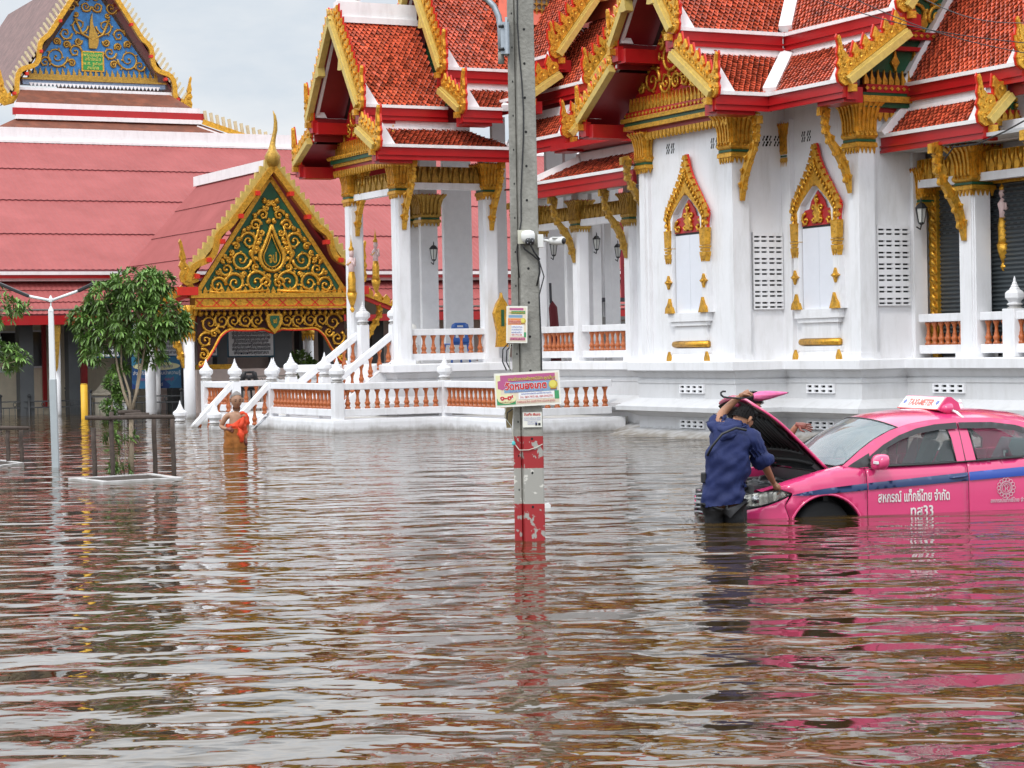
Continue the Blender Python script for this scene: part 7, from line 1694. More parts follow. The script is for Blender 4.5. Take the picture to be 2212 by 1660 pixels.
for rr in (0.060,0.045): em.tube([(2.86+rr*math.cos(t),-0.8885,0.70+rr*math.sin(t)) for t in [i*PI/9 for i in range(19)]],0.0035,4)
em.tube([(2.845,-0.8885,0.665),(2.855,-0.8885,0.70),(2.84,-0.8885,0.72),(2.865,-0.8885,0.735),(2.88,-0.8885,0.71),(2.865,-0.8885,0.69),(2.885,-0.8885,0.665)],0.005,4); em.build('emblem', rd0)
dtext(rd0, 'สหกรณ์แท็กซี่ไทย จำกัด', 0.055, 2.90, 0.575, 0.42, MATS['faded_white_print'], 0.001)
dtext(bodyparts[0], 'VVT-i', 0.03, 1.24, 0.735, 0.085, mat('badge_grey',(0.35,0.35,0.4),0.4), 0.001, -0.8915)
# roof, windscreen, rear window, boot
def loftgrid(name, rows, m, smooth=True, th=0.0):
    mb = MB().use(m); n = len(rows[0]); mb.smooth = smooth; mb.add([v for r_ in rows for v in r_], [(i*n+j,i*n+j+1,(i+1)*n+j+1,(i+1)*n+j) for i in range(len(rows)-1) for j in range(n-1)]); return mb.build(name, taxi)
def topz(x):
    for a, b in zip(top_, top_[1:]):
        if x <= b[0]: return a[1]+(b[1]-a[1])*max(0,x-a[0])/(b[0]-a[0])
    return 1.0
ys = [-1+0.125*i for i in range(17)]
rows = []
for i in range(13):
    t = i/12; r_ = []
    for y in ys:
        xf = 1.80-0.16*(1-y*y); xb = 3.22+0.12*(1-y*y); x = xf+(xb-xf)*t; xe = 1.80+(3.22-1.80)*t
        z0 = topz(xe); w0 = gw_(z0)-0.05*max(0,1.6-xe)**1.5; crown = 0.085*(1-abs(y)**2.6); rnd_ = 0
        r_.append((x, y*w0*1.002, z0+crown-0.035*abs(y)**8*0))
    rows.append(r_)
loftgrid('roof', rows, PNK)
ws = []
for i in range(9):
    t = i/8; r_ = []
    for y in ys:
        xb = 1.17-0.17*(1-y*y); zb2 = 0.955+0.03*(1-y*y); xf = 1.80-0.16*(1-y*y); x = xb+(xf-xb)*t
        z0t = topz(1.80)+0.085*(1-abs(y)**2.6); z = zb2+(z0t-zb2)*t+0.045*math.sin(PI*t)*(1-0.5*y*y); w = (0.765*(1-t)+gw_(topz(1.8))*t)
        xe = 1.17+(1.80-1.17)*t; w = gw_(topz(xe))-0.05*max(0,1.6-xe)**1.5-0.012; z = z if abs(y) < 1 else topz(xe)
        r_.append((x, y*w, z-0.004))
    ws.append(r_)
wso = loftgrid('windscreen', ws, GLW)
mb = MB().use(BLK)
for k in (0, -1): mb.tube([Vector(v)+Vector((0,0,0.002)) for v in ws[k]], 0.009, 5)
mb.tube([Vector(r_[0])+Vector((0,0,0.004)) for r_ in ws],0.008,5).tube([Vector(r_[-1])+Vector((0,0,0.004)) for r_ in ws],0.008,5); mb.build('seal', wso)
rg = [[(3.22+0.12*(1-y*y)+(0.72-0.05*(1-y*y))*t, y*((gw_(topz(3.22)))*(1-t)+0.72*t), topz(3.22)+0.085*(1-abs(y)**2.6)+(1.04-topz(3.22)-0.085*(1-abs(y)**2.6))*t+0.03*math.sin(PI*t)) for y in ys] for t in [i/6 for i in range(7)]]
loftgrid('rear_window', rg, GLS)
bt_ = [[(3.94+0.60*t, y*(0.80-0.08*t), 1.04-0.03*t*t+0.02*(1-y*y)) for y in ys] for t in [i/5 for i in range(6)]]+[[(4.56, y*0.76, z) for y in ys] for z in (0.9,0.6,0.3)]
loftgrid('boot', bt_, PNK)
# simple cabin: dashboard, seats, headliner seen through the glass
cabm = mat('cabin_grey',(0.10,0.11,0.11),0.7); seatm = mat('seat_cover_teal',(0.10,0.15,0.16),0.8)
ca = MB().use(cabm).box(1.2,1.55,-0.68,0.68,0.80,0.97).box(1.4,3.9,-0.80,0.80,0.25,0.35); ca.build('dashboard', taxi)
for y in (-0.37,0.37):
    MB().use(seatm).box(1.85,2.35,y-0.24,y+0.24,0.50,0.68).bar((2.33,y,0.62),(2.60,y,1.14),0.46,0.13,up=(1,0,0)).bar((2.61,y,1.15),(2.66,y,1.30),0.26,0.09,up=(1,0,0)).build('seat', taxi, bevel=0.03)
MB().use(seatm).box(2.95,3.4,-0.62,0.62,0.50,0.70).bar((3.35,0,0.65),(3.62,0,1.12),1.24,0.13,up=(1,0,0)).build('rear_seat', taxi, bevel=0.03)
MB().use(BLK).tube([(1.62+0.0*math.cos(t),0.37+0.17*math.cos(t),0.93+0.16*math.sin(t)) for t in [i*PI/8 for i in range(17)]],0.014,6).build('steering_wheel', taxi)
# raised bonnet
hood = bpy.data.objects.new('bonnet', None); COL.objects.link(hood); hood.parent = taxi; hood.location = (1.03, 0, 0.93); HA = math.radians(57)
hood.rotation_euler = (0, HA, 0)
def hsurf(u, v, off=0.0):
    # u: 0 hinge .. 0.98 front, v: -1..1
    w = 0.70 - 0.04*u - 0.16*max(0,(u-0.62)/0.36)**2.2
    x = -u + 0.10*v*v*max(0,u-0.3); z = -0.205*u - 0.10*max(0,u-0.55)**2*1.3 + 0.035*(1-v*v) + off
    return (x, v*w, z)
us_ = [0.98*i/16 for i in range(17)]; vsn = [-1+i/8 for i in range(17)]
mb = MB().use(PNK); mb.smooth = True; rws = [[hsurf(u, v) for v in vsn] for u in us_]; n=17
mb.add([q_ for r_ in rws for q_ in r_],[(i*n+j,i*n+j+1,(i+1)*n+j+1,(i+1)*n+j) for i in range(16) for j in range(16)]); o = mb.build('bonnet_skin', hood); md=o.modifiers.new('s','SOLIDIFY'); md.thickness=0.022; md.offset=1
for v in o.data.polygons: pass
mb = MB().use(mat('bonnet_liner',(0.020,0.021,0.021),0.75,var=0.2)); mb.smooth=True
mb.add([Vector(hsurf(0.03+u*0.94, v*0.955, -0.030-0.010*math.sin(u*30)*(1 if 0.25 < u < 0.8 else 0))) for u in us_ for v in vsn],[(i*n+j,i*n+j+1,(i+1)*n+j+1,(i+1)*n+j) for i in range(16) for j in range(16)]); mb.smooth=False
for k in range(9):
    v = -0.8+k*0.2; mb.tube([hsurf(0.28,v,-0.045),hsurf(0.5,v*0.97,-0.055),hsurf(0.74,v*0.95,-0.045)],0.020,6)
for u in (0.10,0.24,0.86): mb.tube([hsurf(u,v,-0.04) for v in vsn[1:-1]],0.018,6)
mb.build('bonnet_liner', hood)
MB().use(mat('old_red_paint',(0.25,0.02,0.06),0.5)).tube([hsurf(0.90,-0.1,-0.04),hsurf(0.90,0.1,-0.04)],0.03,6).build('latch', hood)
for y in (-0.64,0.64): MB().use(BLK).bar((0.02,y,-0.04),(-0.10,y,-0.07),0.03,0.05).build('hinge', hood)
# roof sign
rsg = bpy.data.objects.new('roof_sign', None); COL.objects.link(rsg); rsg.parent = taxi; rsg.location = (2.44, 0, 1.475); rsg.scale = (1.15, 1.0, 0.80)
SGW = mat('sign_white',(0.80,0.80,0.78),0.4)
mb = MB().use(PNK).prism([(-0.10,0.0),(0.12,0.0),(0.10,0.09),(0.03,0.165),(-0.01,0.165)],(0,0,0),(1,0,0),(0,0,1),0.96); mb.box(-0.06,0.08,-0.35,0.35,-0.03,0.01); mb.build('housing', rsg)
nn_ = Vector((-0.165,0,0.09)).normalized(); up_ = Vector((0.09,0,0.165)).normalized()
base_ = Vector((-0.10,0,0.0))
mb = MB().use(SGW); mb.prism([(-0.46,0.01),(0.46,0.01),(0.46,0.175),(-0.46,0.175)], base_+nn_*0.006,(0,-1,0),up_,0.010); mb.use(BRED)
mb.prism([(-0.475,0.0),(0.475,0.0),(0.475,0.012),(-0.475,0.012)], base_+nn_*0.010,(0,-1,0),up_,0.012); mb.build('face', rsg)
rotm = Matrix((Vector((0,-1,0)), up_, Vector((0,-1,0)).cross(up_))).transposed().to_euler()
o = text_mesh('lettering','TAXI-METER',0.12,rsg,mat('sign_red',(0.60,0.16,0.12),0.5),base_+nn_*0.0125+up_*0.092,rotm,'CENTER',0.001,(1,1,1),0.004); xs=[v.co.x for v in o.data.vertices]; o.scale[0]=0.60/(max(xs)-min(xs))
mb = MB().use(SBL2)
for s_ in (-0.39,0.39): mb.prism([(s_+0.035*math.cos(a*PI/6),0.10+0.03*math.sin(a*PI/6)) for a in range(12)], base_+nn_*0.012,(0,-1,0),up_,0.003)
mb.build('badge', rsg)
for y in (-0.50,0.50):
    mb = MB().use(PNK); mb.tube([(-0.02,y*0.92,-0.02),(0.0,y*0.97,0.04),(0.02,y*0.97,0.08)],[0.07,0.06,0.03],9); mb.build('end_cap', rsg)
    mb = MB().use(METALW).tube([(0.02,y*1.0,0.0),(0.05,y*1.12,-0.03),(0.07,y*1.30,-0.10)],0.016,5); mb.build('strap', rsg)
mb = MB().use(METALW).lathe([(0.035,0),(0.03,0.03),(0.012,0.035),(0.02,0.06),(0.012,0.08),(0.004,0.09)],(2.85,0.1,1.475),10); mb.build('antenna', taxi)
# ================================================================== PEOPLE
def skin_obj(name, nodes, edges, root, m, parent=None, sub=2, extra=None, smooth=True):
    names = list(nodes); me = bpy.data.meshes.new(name)
    me.from_pydata([nodes[k][0] for k in names], [(names.index(a), names.index(b)) for a, b in edges], [])
    o = bpy.data.objects.new(name+'_tmp', me); COL.objects.link(o)
    md = o.modifiers.new('skin', 'SKIN'); md.use_smooth_shade = True; md.branch_smoothing = 0.6
    lay = me.skin_vertices[0].data if me.skin_vertices else None
    if lay is None:
        bm = bmesh.new(); bm.from_mesh(me); bm.verts.layers.skin.verify(); bm.to_mesh(me); bm.free(); lay = me.skin_vertices[0].data
    for i, k in enumerate(names):
        r = nodes[k][1]; lay[i].radius = r if isinstance(r, tuple) else (r, r); lay[i].use_root = (k == root)
    sb = o.modifiers.new('sub', 'SUBSURF'); sb.levels = sub; sb.render_levels = sub
    dg = bpy.context.evaluated_depsgraph_get(); dg.update()
    nm = bpy.data.meshes.new_from_object(o.evaluated_get(dg)); bpy.data.objects.remove(o)
    nm.materials.clear(); nm.materials.append(m)
    if extra is not None:
        bm = bmesh.new(); bm.from_mesh(nm)
        for f in bm.faces: f.material_index = 0; f.smooth = True
        tmp = bpy.data.meshes.new('x'); tmp.from_pydata(extra.v, [], extra.f)
        for q in extra.mats:
            if q.name not in [z_.name for z_ in nm.materials if z_]: nm.materials.append(q)
        idx = {q.name: [z_.name for z_ in nm.materials].index(q.name) for q in extra.mats}
        base = len(bm.faces); bm.from_mesh(tmp); bm.faces.ensure_lookup_table()
        for i, f in enumerate(list(bm.faces)[base:]): f.material_index = idx[extra.mats[extra.mi[i]].name]; f.smooth = True
        bmesh.ops.recalc_face_normals(bm, faces=bm.faces)
        bm.to_mesh(nm); bm.free()
    for p_ in nm.polygons: p_.use_smooth = smooth
    ob = bpy.data.objects.new(name, nm); COL.objects.link(ob)
    if parent is not None: ob.parent = parent
    return ob
def hand(mb, w, d, nrm, L_=0.17, curl=0.5, side_=1, open_=0.0):
    """palm + five separate fingers. w wrist, d pointing direction, nrm back-of-hand normal"""
    d = Vector(d).normalized(); nrm = Vector(nrm); nrm = (nrm-d*nrm.dot(d)).normalized(); s = d.cross(nrm)*side_; w = Vector(w)
    mb.tube([w-d*0.02, w+d*0.02, w+d*L_*0.28, w+d*L_*0.48], [0.026,0.028,0.036,0.034], 8)
    mb.tube([w+d*L_*0.1+s*0.016, w+d*L_*0.47+s*0.024], [0.018,0.017], 6); mb.tube([w+d*L_*0.1-s*0.016, w+d*L_*0.47-s*0.024], [0.018,0.017], 6)
    for k, (off, ln) in enumerate(((-0.030,0.36),(-0.010,0.45),(0.010,0.48),(0.029,0.42))):
        b = w+d*L_*0.46+s*off; sp = s*(off*(0.6+2.2*open_)); c = curl*(1+0.12*k)
        p1 = b+(d*math.cos(c*0.6)-nrm*math.sin(c*0.6)+sp*4).normalized()*L_*ln*0.42; p2 = p1+(d*math.cos(c*1.6)-nrm*math.sin(c*1.6)+sp*3).normalized()*L_*ln*0.32; p3 = p2+(d*math.cos(c*2.4)-nrm*math.sin(c*2.4)+sp*2).normalized()*L_*ln*0.26
        mb.tube([b,p1,p2,p3],[0.0098,0.0092,0.0084,0.0062],6)
    b = w+d*L_*0.12+s*0.030; t1 = b+(d*0.55+s*0.8-nrm*0.25*curl).normalized()*L_*0.26; t2 = t1+(d*0.9+s*0.25-nrm*0.6*curl).normalized()*L_*0.22; mb.tube([b-s*0.01,t1,t2],[0.015,0.0115,0.008],6)
def head_mesh(mb, c, fwd, up, skin, hair=None, R=0.105, hairless=False, eyes=True):
    """egg shaped head with brow, nose, mouth, ears; fwd = where the face looks"""
    fwd = Vector(fwd).normalized(); up = Vector(up); up = (up-fwd*up.dot(fwd)).normalized(); rt = fwd.cross(up); c = Vector(c)
    def put(m, verts, faces): mb.use(m).add([c+rt*v[0]*R+fwd*v[1]*R+up*v[2]*R for v in verts], faces)
    nu, nv = 24, 18; vs = []
    for i in range(nv+1):
        ph = -PI/2+PI*i/nv
        for j in range(nu):
            th_ = 2*PI*j/nu; x = math.cos(ph)*math.cos(th_)*0.74; y = math.cos(ph)*math.sin(th_)*0.92; z = math.sin(ph)*1.12
            if z < -0.1: k = 1-0.30*((-z-0.1)/1.0)**1.2; x *= k; y = y*(0.92 if y > 0 else k*0.86)
            if y > 0.35 and abs(x) < 0.6:
                y += 0.05*math.exp(-((z-0.22)/0.12)**2) - 0.09*math.exp(-((z-0.02)/0.10)**2)*math.exp(-((abs(x)-0.30)/0.15)**2) + 0.05*math.exp(-((z+0.72)/0.16)**2)*math.exp(-(x/0.3)**2) + 0.035*math.exp(-((z+0.25)/0.2)**2)*math.exp(-((abs(x)-0.38)/0.16)**2)
                y += 0.20*math.exp(-(x/0.11)**2)*math.exp(-((z+0.16)/0.17)**2) + 0.05*math.exp(-((z+0.46)/0.06)**2)*math.exp(-(x/0.22)**2)
            vs.append((x,y,z))
    put(skin, vs, [(i*nu+j,i*nu+(j+1)%nu,(i+1)*nu+(j+1)%nu,(i+1)*nu+j) for i in range(nv) for j in range(nu)])
    for s in (-1,1):   # ears
        pts = [(s*0.72,-0.02,0.20),(s*0.84,-0.10,0.24),(s*0.86,-0.12,0.05),(s*0.80,-0.04,-0.14),(s*0.72,0.02,-0.20)]
        mb.use(skin).tube([c+rt*p_[0]*R+fwd*p_[1]*R+up*p_[2]*R for p_ in pts],[0.010,0.017,0.016,0.013,0.008],6)
        if eyes:
            e = c+rt*s*0.30*R+fwd*0.86*R+up*0.03*R; mb.use(DARK).tube([e-rt*0.11*R,e+fwd*0.02*R,e+rt*0.11*R],[0.003,0.007,0.003],5)
            b = c+rt*s*0.30*R+fwd*0.93*R+up*0.26*R; mb.tube([b-rt*0.14*R,b+rt*0.14*R],[0.005,0.004],4)
    m_ = c+fwd*0.90*R-up*0.47*R; mb.use(mat('lip',(0.22,0.07,0.05),0.5)).tube([m_-rt*0.20*R,m_+fwd*0.03*R,m_+rt*0.20*R],[0.003,0.006,0.003],5)
def hair_cap(parent, c, fwd, up, m, R=0.105, n=900, seed=1, short=0.014, zmin=0.05, back=-0.45):
    fwd = Vector(fwd).normalized(); up = Vector(up); up = (up-fwd*up.dot(fwd)).normalized(); rt = fwd.cross(up); c = Vector(c); r = random.Random(seed); mb = MB().use(m)
    nu, nv = 22, 12; vs = []; 
    for i in range(nv+1):
        for j in range(nu):
            th_ = 2*PI*j/nu; y0 = math.sin(th_); low = (zmin+0.42*max(0,y0)) if y0 > 0 else zmin+back*abs(y0)**0.7
            ph0 = math.asin(max(-0.9,min(0.9,low/1.15))); ph = ph0+(PI/2-ph0)*i/nv; k = 1.07+r.uniform(-0.015,0.03)
            vs.append(c+(rt*math.cos(ph)*math.cos(th_)*0.76+fwd*math.cos(ph)*math.sin(th_)*0.92+up*math.sin(ph)*1.13)*R*k)
    mb.smooth=True; mb.add(vs,[(i*nu+j,i*nu+(j+1)%nu,(i+1)*nu+(j+1)%nu,(i+1)*nu+j) for i in range(nv) for j in range(nu)]); mb.smooth=False
    for k in range(n):
        v = vs[r.randrange(len(vs))]; d = (v-c).normalized(); t = (d+Vector((r.uniform(-.6,.6),r.uniform(-.6,.6),r.uniform(-.6,.3)))).normalized(); mb.tube([v-d*0.003,v+t*short],[0.0025,0.0006],3,cap=False)
    return mb.build('hair', parent)
SKIN1 = mat('tanned_skin',(0.33,0.155,0.085),0.5,var=0.1,vscale=9); SKIN2 = mat('old_skin',(0.36,0.19,0.115),0.5,var=0.14,vscale=12)
HAIRB = mat('black_hair',(0.010,0.009,0.009),0.85,spec=0.15); HAIRG = mat('grey_stubble',(0.22,0.20,0.19),0.7)
SHIRT = mat('navy_blue_shirt',(0.005,0.014,0.085),0.75,var=0.15,vscale=5,bump=0.5,bscale=9); TROU = mat('black_trousers',(0.010,0.010,0.012),0.7,bump=0.4,bscale=12)
# ---- man in the blue shirt, back to the camera, leaning over the engine bay
MY = 20.75; mc = at_water(1560,1122); 
man = thing('person','man in navy blue shirt and black trousers leaning over the open engine, arm raised','person',(mc.x,MY,0))
def PM(px, py, dy=0.0): v = at_y(px, py, MY+dy); return (v.x-mc.x, dy, v.z)
N_ = {'pel':(PM(1572,1050,0.0),(0.15,0.11)),'bel':(PM(1568,1010,0.0),(0.145,0.115)),'che':(PM(1578,962,0.03),(0.155,0.12)),'up':(PM(1584,925,0.06),(0.12,0.10)),'nk':(PM(1588,912,0.08),0.055),'hd':(PM(1598,905,0.11),0.06),
      'ls':(PM(1546,918,0.08),0.062),'le':(PM(1562,890,0.22),0.046),'lf':(PM(1585,868,0.20),0.036),'lw':(PM(1602,855,0.16),0.026),
      'rs':(PM(1618,945,0.02),0.068),'re':(PM(1652,1006,0.10),0.046),'rf':(PM(1664,1030,0.26),0.038),'rw':(PM(1672,1045,0.34),0.026),
      'lh':(PM(1552,1075,0.0),0.095),'lk':(PM(1545,1140,0.05),0.065),'la':(PM(1545,1225,-0.02),0.042),'lt':(PM(1550,1228,0.14),0.035),
      'rh':(PM(1590,1075,0.02),0.095),'rk':(PM(1590,1140,0.07),0.065),'ra':(PM(1588,1225,0.02),0.042),'rt':(PM(1596,1228,0.18),0.035)}
E_ = [('pel','bel'),('bel','che'),('che','up'),('up','nk'),('nk','hd'),('up','ls'),('ls','le'),('le','lf'),('lf','lw'),('up','rs'),('rs','re'),('re','rf'),('rf','rw'),('pel','lh'),('lh','lk'),('lk','la'),('la','lt'),('pel','rh'),('rh','rk'),('rk','ra'),('ra','rt')]
ex = MB().use(SKIN1); ex.smooth = True
hc = Vector(PM(1604,908,0.12)); hf = Vector((0.62,0.55,-0.62)); hu = Vector((0.45,0.30,0.85))
hand(ex, PM(1602,855,0.16), (0.75,-0.05,0.28), (0,0.1,1), 0.17, 1.1, 1); hand(ex, PM(1672,1045,0.34), (0.55,0.5,-0.65), (0.3,-0.3,0.8), 0.17, 0.8, -1)
head_mesh(ex, hc, hf, hu, SKIN1, R=0.120)
skin_obj('body', N_, E_, 'pel', SKIN1, man, 2, ex)
hair_cap(man, hc+Vector((0,0,0.002)), hf, hu, HAIRB, R=0.120, n=700, seed=3, short=0.016, zmin=0.10, back=-0.30)
def loft_rings(mb, rings, n=28, jig=0.0, close=False, seed=0):
    """rings of (centre, rx, ry[, tilt])"""
    vs = []
    for i, rg_ in enumerate(rings):
        c = Vector(rg_[0])
        for k in range(n):
            a = k*2*PI/n; f = 1+jig*math.sin(k*2.1+i*0.9+seed)+jig*0.7*math.sin(k*5.3-i*1.7+seed)
            ex_ = 0.85; ca, sa = math.cos(a), math.sin(a)
            vs.append(c+Vector((rg_[1]*math.copysign(abs(ca)**ex_,ca)*f, rg_[2]*math.copysign(abs(sa)**ex_,sa)*f, (rg_[3] if len(rg_) > 3 else 0)*ca)))
    o_ = mb.smooth; mb.smooth = True; mb.add(vs,[(i*n+k,i*n+(k+1)%n,(i+1)*n+(k+1)%n,(i+1)*n+k) for i in range(len(rings)-1) for k in range(n)]); mb.smooth = o_
    return mb
def crumple(o, amp, sc, seed=0):
    from mathutils import noise
    for v in o.data.vertices:
        p_ = v.co*sc+Vector((seed,0,0)); q_ = Vector((p_.x*0.7+p_.z*0.5, p_.y, p_.z*1.3-p_.x*0.6)); n_ = noise.noise(q_)*amp+noise.noise(q_*2.3)*amp*0.45; v.co += v.normal*n_
def subdiv(o, lv=1):
    md = o.modifiers.new('sub','SUBSURF'); md.levels = lv; md.render_levels = lv; dg = bpy.context.evaluated_depsgraph_get(); nm = bpy.data.meshes.new_from_object(o.evaluated_get(dg)); o.modifiers.clear(); o.data = nm
    for p_ in nm.polygons: p_.use_smooth = True
sh_ = MB().use(SHIRT)
loft_rings(sh_, [(PM(1562,1090,0.0),0.205,0.145,0.02),(PM(1563,1070,0.0),0.205,0.150,0.015),(PM(1565,1045,0.0),0.20,0.150),(PM(1569,1015,0.0),0.205,0.152),(PM(1575,985,0.01),0.215,0.152),(PM(1579,960,0.02),0.222,0.150),(PM(1581,940,0.035),0.212,0.142,-0.02),(PM(1582,925,0.05),0.175,0.125,-0.02),(PM(1586,915,0.07),0.11,0.10),(PM(1589,909,0.085),0.070,0.072)],28,0.012)
loft_rings(sh_, [(PM(1562,937,0.05),0.10,0.09),(PM(1548,922,0.07),0.095,0.09),(PM(1545,908,0.11),0.082,0.075),(PM(1556,896,0.19),0.070,0.06)],16,0.03)
sh_.tube([PM(1600,940,0.03),PM(1620,948,0.02),PM(1632,968,0.03),PM(1642,986,0.06),PM(1652,1002,0.10)],[0.10,0.105,0.100,0.092,0.082],16,cap=False)
sh_.tube([PM(1612,918,0.03),PM(1598,928,-0.02),PM(1580,934,-0.06),PM(1560,934,-0.04),PM(1548,928,0.02)],[0.03,0.05,0.065,0.06,0.035],12); sh_.tube([PM(1590,935,-0.07),PM(1572,945,-0.10),PM(1552,948,-0.08)],[0.04,0.055,0.04],10)
shirt = sh_.build('shirt', man); subdiv(shirt, 2); crumple(shirt, 0.045, 5.0); crumple(shirt, 0.016, 13.0, 4)
trn = skin_obj('trousers', {'pel':(PM(1562,1070,0.0),(0.185,0.13)),'lh':(PM(1540,1095,0.0),0.125),'lk':(PM(1545,1150,0.03),0.090),'la':(PM(1545,1222,-0.02),0.07),'rh':(PM(1584,1095,0.02),0.125),'rk':(PM(1584,1150,0.05),0.10),'ra':(PM(1588,1222,0.02),0.07)}, [('pel','lh'),('lh','lk'),('lk','la'),('pel','rh'),('rh','rk'),('rk','ra')], 'pel', TROU, man, 2); crumple(trn, 0.02, 8)
MB().use(BLACKP).tube([PM(1612,930,-0.10),PM(1590,925,-0.13),PM(1560,938,-0.17),PM(1538,965,-0.16),PM(1528,985,-0.12)],[0.013]*5,6).build('shoulder_strap', man)
MB().use(BLACKP).box(*[PM(1521,1060)[0]-0.03,PM(1521,1060)[0]+0.02,-0.05,0.02,PM(0,1072)[2],PM(0,1050)[2]]).build('belt_pouch', man, bevel=0.01)
# ---- umbrella in his raised hand
a = at_y(1628,858,MY+0.10); b = at_y(1701,849,MY+0.10); c = at_y(1598,861,MY+0.14); d = at_y(1570,859,MY+0.14)
um = thing('umbrella','closed pink umbrella with dark hooked handle, held in the raised hand above the bonnet','umbrella',tuple(a)); A_ = Vector(a)
UP_ = mat('umbrella_pink',(0.80,0.16,0.36),0.55,var=0.15,vscale=25)
mb = MB().use(UP_); mb.smooth=True; dd = (b-a); n=10; pts=[]; vs=[]
for i in range(9):
    t = i/8; r_ = [0.030,0.040,0.041,0.038,0.034,0.028,0.021,0.014,0.006][i]; c0 = dd*t; u_ = dd.normalized(); s1_ = u_.orthogonal().normalized(); s2_ = u_.cross(s1_)
    for k in range(16): q_ = r_*(1.15 if k % 2 else 0.82); vs.append(c0+(s1_*math.cos(k*PI/8+t)+s2_*math.sin(k*PI/8+t))*q_)
mb.add(vs,[(i*16+k,i*16+(k+1)%16,(i+1)*16+(k+1)%16,(i+1)*16+k) for i in range(8) for k in range(16)]).build('canopy', um)
MB().use(BLACKP).tube([Vector((0,0,0))+dd*0.02, Vector(c)-A_, Vector(d)-A_, at_y(1563,858,MY+0.14)-A_, at_y(1558,854,MY+0.14)-A_, at_y(1557,849,MY+0.14)-A_, at_y(1561,846,MY+0.14)-A_, at_y(1568,846,MY+0.14)-A_],[0.008,0.008,0.009,0.010,0.010,0.010,0.010,0.009],8).tube([dd*0.99,dd*1.03],[0.007,0.004],6).build('handle', um)
# ---- second man behind the raised bonnet
M2Y = 23.0; m2c = at_water(1650,1040)
man2 = thing('person','man mostly hidden behind the raised bonnet, spiky hair and one open hand showing','person',(at_y(1640,900,M2Y).x,M2Y,0)); x2 = at_y(1640,900,M2Y).x
def P2(px, py, dy=0.0): v = at_y(px, py, M2Y+dy); return (v.x-x2, dy, v.z)
ex = MB().use(SKIN1); ex.smooth=True; hc = Vector(P2(1622,876,-0.0)); hf = Vector((0.9,-0.25,-0.40)); hu = Vector((0.3,0,0.9))
head_mesh(ex, hc, hf, hu, SKIN1, R=0.108); hand(ex, P2(1722,918,-0.15), (0.88,-0.1,-0.18), (0.1,-0.6,0.6), 0.185, 0.12, 1, 0.9)
N2 = {'pel':(P2(1655,1040,0.1),(0.14,0.11)),'bel':(P2(1652,990,0.08),(0.14,0.11)),'che':(P2(1646,950,0.04),(0.155,0.12)),'up':(P2(1640,918,0.02),(0.11,0.1)),'nk':(P2(1632,900,0.0),0.055),'hd':(P2(1624,885,0.0),0.06),
      'ls':(P2(1672,925,0.0),0.06),'le':(P2(1700,955,-0.05),0.042),'lf':(P2(1714,930,-0.12),0.036),'lw':(P2(1722,918,-0.15),0.028),'rs':(P2(1612,930,0.05),0.06),'re':(P2(1600,970,-0.1),0.045),'rw':(P2(1620,1000,-0.25),0.03),
      'lh':(P2(1668,1065,0.1),0.09),'lk':(P2(1668,1125,0.1),0.06),'rh':(P2(1640,1065,0.1),0.09),'rk':(P2(1640,1125,0.1),0.06)}
E2 = [('pel','bel'),('bel','che'),('che','up'),('up','nk'),('nk','hd'),('up','ls'),('ls','le'),('le','lf'),('lf','lw'),('up','rs'),('rs','re'),('re','rw'),('pel','lh'),('lh','lk'),('pel','rh'),('rh','rk')]
skin_obj('body', N2, E2, 'pel', SKIN1, man2, 2, ex)
hair_cap(man2, hc, hf, hu, HAIRB, R=0.108, n=900, seed=8, short=0.030, zmin=0.12, back=-0.30)
C2_ = {k: (N2[k][0], tuple(r_*1.18 for r_ in N2[k][1]) if isinstance(N2[k][1], tuple) else N2[k][1]*1.35) for k in ('pel','bel','che','up','ls','rs','re','le')}
s2o = skin_obj('shirt', C2_, [('pel','bel'),('bel','che'),('che','up'),('up','ls'),('ls','le'),('up','rs'),('rs','re')], 'pel', mat('dark_grey_shirt',(0.03,0.03,0.035),0.8), man2, 2)
# ---- monk
KY = 38.6; kc = at_water(511,966)
KY = kc.y; monk = thing('person','elderly monk in orange and ochre robes with one bare shoulder, wading waist deep','person',(kc.x,KY,0))
def PK(px, py, dy=0.0): v = at_y(px, py, KY+dy); return (v.x-kc.x, dy, v.z)
ex = MB().use(SKIN2); ex.smooth=True; hc = Vector(PK(511,867,-0.03)); hf = Vector((0.30,-0.92,-0.12)); hu = Vector((0,0,1)); hc.z += 0.012
head_mesh(ex, hc, hf, hu, SKIN2, R=0.138); hand(ex, PK(492,927,-0.17), (0.9,-0.25,-0.22), (-0.1,-0.8,0.4), 0.16, 0.7, -1); hand(ex, PK(531,950,-0.08), (-0.05,-0.05,-1), (0.5,-0.8,0), 0.16, 0.5, 1)
NK = {'pel':(PK(510,948,0.0),(0.17,0.14)),'bel':(PK(509,930,-0.03),(0.17,0.15)),'che':(PK(510,908,0.0),(0.165,0.125)),'up':(PK(510,896,0.0),(0.11,0.09)),'nk':(PK(511,888,-0.01),0.052),'hd':(PK(511,877,-0.02),0.058),
      'ls':(PK(489,899,0.0),0.062),'lm':(PK(483,910,0.0),0.054),'le':(PK(477,922,0.0),0.044),'lf':(PK(485,926,-0.10),0.036),'lw':(PK(492,927,-0.17),0.026),'rs':(PK(529,899,0.0),0.062),'re':(PK(534,925,0.03),0.044),'rw':(PK(531,950,-0.08),0.026),
      'lh':(PK(500,960,0.0),0.10),'lk':(PK(500,1000,0.0),0.07),'rh':(PK(520,960,0.0),0.10),'rk':(PK(520,1000,0.0),0.07)}
